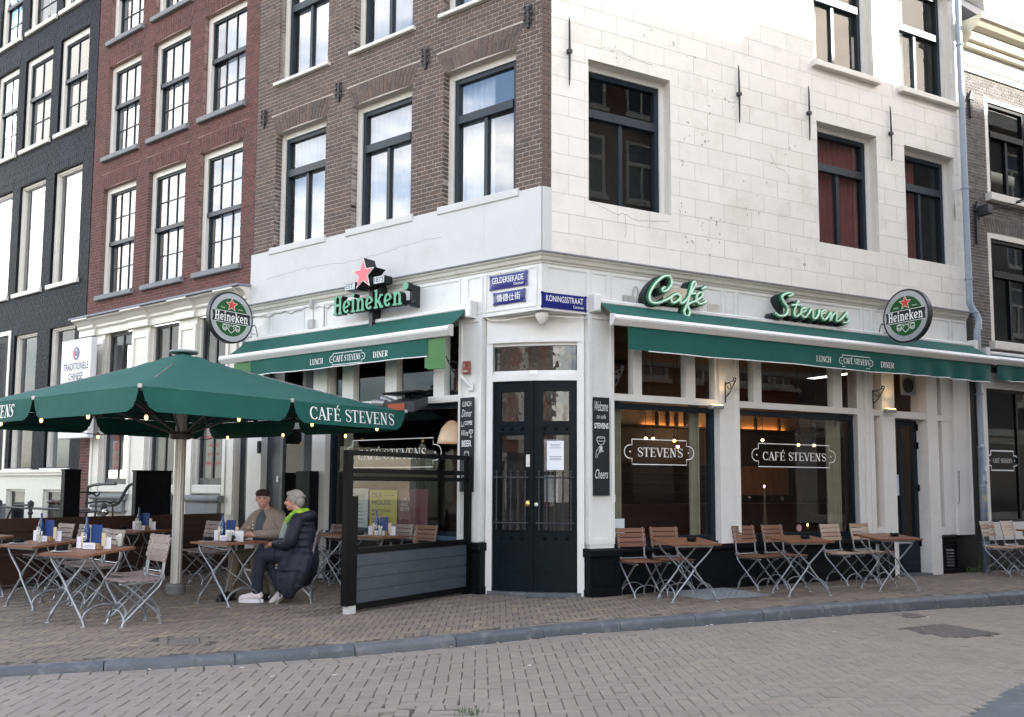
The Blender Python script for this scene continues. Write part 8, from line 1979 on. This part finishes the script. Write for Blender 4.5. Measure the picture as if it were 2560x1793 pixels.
def head(m, c, yaw, s=1.0, pitch=0.0, nose=1.0):
    """head at c (centre), looking along +y turned by yaw degrees"""
    M_ = Matrix.Translation(c) @ Matrix.Rotation(R(yaw), 4, 'Z') @ Matrix.Rotation(R(pitch), 4, 'X'); q = lambda x, y, z: tuple(M_ @ Vector((x * s, y * s, z * s)))
    t_ = MB()
    t_.ball((0, -0.01, 0.03), (0.076, 0.095, 0.095), 16, 11); t_.ball((0, 0.025, -0.045), (0.058, 0.068, 0.072), 14, 9); t_.ball((0, 0.055, -0.095), (0.030, 0.026, 0.024), 10, 7)
    t_.ball((0, 0.075, 0.028), (0.050, 0.020, 0.012), 10, 6)
    limb(t_, [(0, 0.082, 0.022), (0, 0.100, -0.012), (0, 0.106, -0.030)], [0.010, 0.013 * nose, 0.015 * nose], 8)
    t_.ball((0, 0.084, -0.068), (0.024, 0.012, 0.007), 8, 5); t_.ball((0, 0.083, -0.080), (0.021, 0.012, 0.008), 8, 5)
    for sx in (-1, 1):
        t_.ball((sx * 0.036, 0.066, -0.028), (0.022, 0.020, 0.022), 8, 6); t_.ball((sx * 0.078, -0.012, -0.012), (0.012, 0.022, 0.034), 8, 6)
    m.add([q(*v) for v in t_.v], t_.f)
    return q
skin_m = M('skin_man', (0.52, 0.28, 0.21), 0.55, 0.08, 30, sub=0.1); skin_w = M('skin_woman', (0.50, 0.27, 0.20), 0.55, 0.08, 30)
eye_d = M('eye_dark', (0.03, 0.025, 0.02), 0.3); lip = M('lip', (0.33, 0.12, 0.10), 0.5)
def face_bits(t, q, s=1.0, glasses=False):
    m = MB()
    for sx in (-1, 1): m.ball(q(sx * 0.032, 0.0835, 0.006), 0.0085, 8, 6)
    m.build('eyes', eye_d, t); m = MB(); m.tube([q(-0.026, 0.088, -0.074), q(0, 0.0975, -0.0745), q(0.026, 0.088, -0.074)], 0.0032, 6); m.build('mouth', lip, t)
    m = MB()
    for sx in (-1, 1): m.tube([q(sx * 0.05, 0.080, 0.026), q(sx * 0.032, 0.091, 0.032), q(sx * 0.014, 0.092, 0.027)], 0.004, 5)
    m.build('eyebrows', M('brow_grey', (0.25, 0.22, 0.20), 0.8), t)
def finish(name, m, vox, mat, t, smooth=4):
    me = remesh(m, vox, smooth); me.name = name; me.materials.append(mat); return obj(name, me, t)

# --- man in flat cap, arms folded on the table, facing out of the terrace
mp = W('A', -2.86, 1.98, 0); mrz = TH['A'] + math.pi + R(16)
man = thing('person', 'seated person in dark flat cap and beige jacket with forearms on the table', 'person', mp, mrz)
b = MB(); HC = (0.01, 0.13, 1.235)
q = head(b, HC, 32, 1.0); limb(b, [(0, 0.04, 1.04), (0.0, 0.08, 1.12), (0.01, 0.105, 1.18)], [0.062, 0.056, 0.055])
limb(b, [(0, 0.0, 0.52), (0, 0.02, 0.75), (0, 0.04, 0.98)], [0.14, 0.14, 0.13])
for sx in (-1, 1):
    limb(b, [(sx * 0.17, 0.03, 0.99), (sx * 0.25, 0.13, 0.82)], [0.055, 0.045]); limb(b, [(sx * 0.25, 0.13, 0.82), (sx * 0.06, 0.36, 0.80)], [0.042, 0.030])
    limb(b, [(sx * 0.09, 0.0, 0.50), (sx * 0.16, 0.44, 0.50)], [0.080, 0.060]); limb(b, [(sx * 0.16, 0.44, 0.50), (sx * (0.18 if sx > 0 else 0.22), 0.50 if sx > 0 else 0.36, 0.09)], [0.055, 0.038])
hand(b, (0.06, 0.37, 0.80), (-1, 0.25, 0.0), (0, 0, 1), 1.0, 0.4, 1); hand(b, (-0.06, 0.40, 0.79), (1, 0.1, 0.0), (0, 0, 1), 1.0, 0.4, -1)
finish('body', b, 0.0085, skin_m, man, 3); face_bits(man, q)
c = MB()
limb(c, [(0, -0.01, 0.50), (0, 0.0, 0.70), (0, 0.03, 0.90), (0, 0.045, 1.0)], [0.185, 0.19, 0.195, 0.13], 14)
for sx in (-1, 1):
    limb(c, [(sx * 0.06, 0.03, 1.03), (sx * 0.18, 0.03, 0.98), (sx * 0.25, 0.08, 0.86), (sx * 0.28, 0.13, 0.79)], [0.085, 0.088, 0.080, 0.074]); limb(c, [(sx * 0.28, 0.12, 0.79), (sx * 0.20, 0.26, 0.80), (sx * 0.07, 0.36, 0.80)], [0.074, 0.064, 0.050])
    limb(c, [(sx * 0.12, 0.02, 0.50), (sx * 0.15, 0.16, 0.46)], [0.14, 0.11])
# folds and a stand-up collar
for k in range(5): c.tube([(-0.30 + k * 0.012, 0.10 + 0.02 * k, 0.83 + k * 0.02), (-0.24, 0.16, 0.80 + k * 0.02)], 0.012, 6)
limb(c, [(-0.085, 0.10, 1.02), (-0.09, 0.01, 1.08), (0, -0.035, 1.10), (0.09, 0.01, 1.08), (0.085, 0.10, 1.02)], [0.028, 0.034, 0.036, 0.034, 0.028])
limb(c, [(-0.13, -0.09, 1.03), (0, -0.14, 1.04), (0.13, -0.09, 1.03)], [0.05, 0.065, 0.05])
coat_b = M('jacket_beige', (0.23, 0.185, 0.152), 0.85, 0.12, 12, bump=0.3, bscale=25)
finish('jacket', c, 0.013, coat_b, man, 3)
v = MB(); limb(v, [(0, 0.135, 0.62), (0, 0.160, 0.80), (0, 0.135, 0.98), (0, 0.10, 1.06)], [0.07, 0.085, 0.075, 0.05], 12); finish('pullover', v, 0.012, M('pullover_grey', (0.06, 0.068, 0.082), 0.9, 0.15, 20), man)
l = MB()
for sx in (-1, 1):
    limb(l, [(sx * 0.09, 0.0, 0.50), (sx * 0.13, 0.24, 0.52), (sx * 0.16, 0.45, 0.51)], [0.105, 0.098, 0.082]); limb(l, [(sx * 0.16, 0.45, 0.50), (sx * 0.17, 0.46 if sx > 0 else 0.42, 0.32), (sx * (0.18 if sx > 0 else 0.22), 0.49 if sx > 0 else 0.36, 0.12)], [0.080, 0.072, 0.066])
finish('trousers', l, 0.012, M('trousers_olive', (0.10, 0.082, 0.055), 0.85, 0.12, 12), man)
for sx in (-1, 1):
    s = MB(); x, y = sx * (0.18 if sx > 0 else 0.22), 0.49 if sx > 0 else 0.36
    limb(s, [(x, y - 0.03, 0.085), (x, y + 0.05, 0.065), (x + sx * 0.01, y + 0.19, 0.042)], [0.055, 0.052, 0.040]); s.box(x - 0.045, x + 0.045, y - 0.08, y + 0.22, 0.0, 0.022); finish('shoe', s, 0.010, M('shoe_black', (0.014, 0.014, 0.016), 0.4), man)
h = MB(); hh = MB(); hh.ball((0, -0.012, 0.062), (0.093, 0.118, 0.060), 16, 9); hh.ball((0, 0.045, 0.070), (0.080, 0.075, 0.036), 14, 8); hh.ball((0, 0.085, 0.050), (0.066, 0.050, 0.012), 12, 6); h.add([q(*p_) for p_ in hh.v], hh.f); finish('flat_cap', h, 0.008, M('cap_brown', (0.032, 0.018, 0.016), 0.9, 0.2, 30), man, 2)
h = MB(); hh = MB()
for sx in (-1, 1): hh.ball((sx * 0.074, -0.03, 0.01), (0.014, 0.045, 0.035), 8, 6)
hh.ball((0, -0.09, -0.005), (0.06, 0.025, 0.045), 10, 6); h.add([q(*p_) for p_ in hh.v], hh.f); h.build('hair', M('hair_grey', (0.30, 0.29, 0.28), 0.8, 0.2, 60), man, smooth=True)
z = MB()
for k in range(3): z.ball((0.07, 0.235, 0.86 + k * 0.045), 0.011, 8, 6)
z.build('toggle', alu, man)

# --- woman in dark quilted coat with green scarf, turned to the left
wp = W('A', -2.06, 2.12, 0); wrz = R(90 - 6)
wom = thing('person', 'seated person with grey hair, green scarf and long dark quilted coat', 'person', wp, wrz)
# local +y is where the sitter faces (left in the view); +x is the sitter's right (away from the viewer)
b = MB(); HC = (0.0, 0.10, 1.215)
q = head(b, HC, 4, 0.97, nose=1.15); limb(b, [(0, 0.02, 1.02), (0, 0.05, 1.10), (0, 0.075, 1.16)], [0.058, 0.052, 0.052])
limb(b, [(0, 0, 0.52), (0, 0.0, 0.75), (0, 0.02, 0.96)], [0.13, 0.125, 0.12])
for sx in (-1, 1):
    limb(b, [(sx * 0.16, 0.01, 0.97), (sx * 0.22, 0.05, 0.76)], [0.05, 0.042]); limb(b, [(sx * 0.22, 0.05, 0.76), (sx * 0.05, 0.30, 0.70)], [0.04, 0.028])
limb(b, [(-0.08, 0, 0.52), (-0.09, 0.44, 0.55)], [0.08, 0.06]); limb(b, [(-0.09, 0.44, 0.55), (-0.07, 0.50, 0.09)], [0.055, 0.036])
limb(b, [(0.08, 0, 0.51), (0.07, 0.40, 0.52)], [0.08, 0.06]); limb(b, [(0.07, 0.40, 0.52), (0.0, 0.22, 0.14)], [0.055, 0.036])
hand(b, (-0.05, 0.31, 0.70), (0.35, 0.8, -0.15), (0, 0, 1), 0.95, 0.7, -1); hand(b, (0.06, 0.31, 0.695), (-0.35, 0.8, -0.15), (0, 0, 1), 0.95, 0.7, 1)
finish('body', b, 0.0085, skin_w, wom, 3); face_bits(wom, q)
c = MB()
limb(c, [(0, -0.03, 0.48), (0, -0.03, 0.62), (0, -0.01, 0.80), (0, 0.01, 0.94)], [0.20, 0.185, 0.18, 0.15], 14)
for k in range(6):      # quilted rolls round the trunk
    zz = 0.53 + k * 0.082; c.ball((0, -0.025 + 0.006 * k, zz), (0.222 - 0.006 * k, 0.202 - 0.006 * k, 0.040), 18, 8)
for sx in (-1, 1):
    P_ = [(sx * 0.10, 0.01, 1.0), (sx * 0.20, 0.0, 0.95), (sx * 0.255, 0.02, 0.83), (sx * 0.26, 0.06, 0.73), (sx * 0.18, 0.19, 0.71), (sx * 0.07, 0.29, 0.70)]
    limb(c, P_, [0.085, 0.088, 0.085, 0.080, 0.068, 0.052]); pp = catmull(P_, 4)
    for k in range(3, len(pp), 3): c.ball(pp[k], 0.093 - 0.0018 * k, 12, 8)
# hood lying on the shoulders
limb(c, [(-0.12, 0.02, 1.00), (-0.09, -0.08, 1.03), (0, -0.12, 1.04), (0.09, -0.08, 1.03), (0.12, 0.02, 1.00)], [0.05, 0.062, 0.070, 0.062, 0.05])
# long skirt of the coat hanging at the viewer's side and behind
limb(c, [(-0.17, -0.02, 0.50), (-0.21, 0.0, 0.38), (-0.23, 0.03, 0.26), (-0.235, 0.05, 0.15)], [0.135, 0.12, 0.11, 0.085], 12)
limb(c, [(-0.15, 0.10, 0.50), (-0.20, 0.12, 0.36), (-0.22, 0.12, 0.20)], [0.11, 0.10, 0.08], 12); limb(c, [(-0.17, -0.12, 0.52), (-0.19, -0.10, 0.40), (-0.21, -0.05, 0.28)], [0.10, 0.10, 0.08], 12)
for zz, rr3 in ((0.42, 0.145), (0.32, 0.135), (0.22, 0.12)): c.ball((-0.215, 0.03, zz), (rr3 * .85, rr3 * 1.25, 0.055), 14, 8)
limb(c, [(-0.12, 0.05, 0.58), (-0.13, 0.22, 0.57)], [0.115, 0.09]); limb(c, [(0.12, 0.05, 0.56), (0.12, 0.20, 0.55)], [0.11, 0.09]); limb(c, [(0.15, -0.05, 0.5), (0.19, -0.02, 0.36), (0.2, 0.0, 0.25)], [0.10, 0.10, 0.08])
puffer = M('quilted_navy', (0.013, 0.014, 0.024), 0.62, 0.15, 18, spec=0.35, bump=0.35, bscale=22)
finish('quilted_coat', c, 0.011, puffer, wom, 2)
l = MB()
limb(l, [(-0.08, 0.02, 0.53), (-0.10, 0.24, 0.57), (-0.10, 0.45, 0.565)], [0.10, 0.098, 0.080]); limb(l, [(-0.10, 0.45, 0.555), (-0.09, 0.49, 0.36), (-0.07, 0.50, 0.15)], [0.082, 0.075, 0.066])
limb(l, [(0.08, 0.02, 0.52), (0.08, 0.22, 0.54), (0.07, 0.41, 0.525)], [0.10, 0.098, 0.080]); limb(l, [(0.07, 0.41, 0.515), (0.04, 0.34, 0.36), (0.0, 0.25, 0.19)], [0.080, 0.070, 0.062])
finish('trousers', l, 0.012, M('trousers_navy', (0.012, 0.016, 0.030), 0.8, 0.12, 12), wom)
sock = M('sock_spotted', (0.02, 0.02, 0.025), 0.9)
for nm, a, bb_ in (('sock', (-0.07, 0.50, 0.17), (-0.07, 0.50, 0.08)), ('sock', (0.0, 0.25, 0.20), (-0.01, 0.215, 0.13))):
    s = MB(); s.tube([a, bb_], [0.045, 0.042], 12)
    rs3 = random.Random(4); so_ = s.build(nm, sock, wom, smooth=True); d_ = MB()
    for k in range(26):
        f = rs3.random(); an = rs3.uniform(0, 6.28); p_ = Vector(a).lerp(Vector(bb_), f); d_.ball((p_.x + 0.0445 * math.cos(an), p_.y + 0.0445 * math.sin(an), p_.z), 0.007, 6, 4)
    d_.build('spot_pattern', letter_white, so_)
shoe_w = M('sneaker_white', (0.66, 0.60, 0.60), 0.6, 0.06, 20); sole_w = M('sneaker_sole', (0.70, 0.70, 0.72), 0.5, 0.05)
s = MB(); limb(s, [(-0.07, 0.475, 0.085), (-0.07, 0.56, 0.075), (-0.075, 0.69, 0.050)], [0.050, 0.050, 0.038]); s.ball((-0.07, 0.48, 0.10), (0.045, 0.05, 0.04), 10, 7); sh = finish('shoe', s, 0.009, shoe_w, wom)
s = MB(); n = 20; s.prism([(-0.072 + 0.046 * math.cos(2 * math.pi * i / n) * (1.0 if math.sin(2 * math.pi * i / n) > 0 else 0.9), 0.575 + 0.155 * math.sin(2 * math.pi * i / n)) for i in range(n)], 0.0, 0.042, axis='z'); s.build('sole', sole_w, sh)
tl = Matrix.Translation((0.0, 0.235, 0.13)) @ Matrix.Rotation(R(-8), 4, 'Z') @ Matrix.Rotation(R(-35), 4, 'X')
s = MB(); limb(s, [(0, -0.03, -0.02), (0, 0.05, -0.03), (0, 0.18, -0.045)], [0.05, 0.05, 0.038]); s.v = [tuple(tl @ Vector(p_)) for p_ in s.v]; sh = finish('shoe', s, 0.009, shoe_w, wom)
s = MB(); s.prism([(0.044 * math.cos(2 * math.pi * i / n), 0.075 + 0.155 * math.sin(2 * math.pi * i / n)) for i in range(n)], -0.105, -0.07, axis='z'); s.v = [tuple(tl @ Vector(p_)) for p_ in s.v]; s.build('sole', M('sole_olive', (0.20, 0.19, 0.11), 0.7), sh)
h = MB(); hh = MB(); hh.ball((0, -0.025, 0.055), (0.094, 0.105, 0.090), 18, 12); hh.ball((0, -0.075, 0.0), (0.082, 0.060, 0.085), 14, 9); hh.ball((0, 0.055, 0.092), (0.062, 0.040, 0.034), 12, 7)
for sx in (-1, 1): hh.ball((sx * 0.074, -0.01, 0.03), (0.022, 0.050, 0.050), 10, 7)
rs4 = random.Random(2)
for k in range(90):
    a, e = rs4.uniform(0, 6.28), rs4.uniform(0.05, 1.45); d_ = Vector((math.cos(a) * math.cos(e), math.sin(a) * math.cos(e), math.sin(e)))
    if d_.y > 0.55 and d_.z < 0.75: continue
    p_ = Vector((0, -0.03, 0.045)) + Vector((d_.x * 0.092, d_.y * 0.105, d_.z * 0.092)); hh.tube([p_ * 0.97, p_ + Vector((d_.x * .012, d_.y * .012 - .012, -0.010))], [0.010, 0.004], 5)
h.add([q(*p_) for p_ in hh.v], hh.f); finish('hair', h, 0.007, M('hair_silver', (0.30, 0.285, 0.255), 0.75, 0.25, 70, bump=0.4, bscale=120), wom, 1)
s = MB(); limb(s, [(-0.07, 0.09, 1.03), (-0.09, 0.01, 1.075), (0, -0.06, 1.09), (0.09, 0.01, 1.075), (0.06, 0.10, 1.02), (0.0, 0.15, 0.97), (-0.06, 0.11, 1.0)], [0.052, 0.050, 0.044, 0.050, 0.058, 0.060, 0.056]); limb(s, [(-0.02, 0.15, 0.99), (-0.01, 0.175, 0.92), (0.0, 0.17, 0.86)], [0.05, 0.045, 0.03])
scarf = M('scarf_green', (0.19, 0.42, 0.03), 0.9, 0.3, 22, dirt=(0.55, 0.50, 0.03), dirt_amt=0.8, dirt_scale=14, dirt_pos=(0.5, 0.6), bump=0.4, bscale=50); finish('scarf', s, 0.010, scarf, wom, 2)
s = MB(); limb(s, [(-0.01, 0.165, 0.94), (-0.01, 0.19, 0.80), (-0.01, 0.20, 0.70)], [0.06, 0.075, 0.07], 12); finish('jumper', s, 0.012, M('jumper_sage', (0.26, 0.31, 0.28), 0.9, 0.1, 20), wom)
s = MB(); s.bevbox(-0.13, 0.02, 0.30, 0.40, 0.60, 0.66, 0.01); finish('hand_bag', s, 0.008, M('bag_green', (0.16, 0.24, 0.19), 0.6), wom)
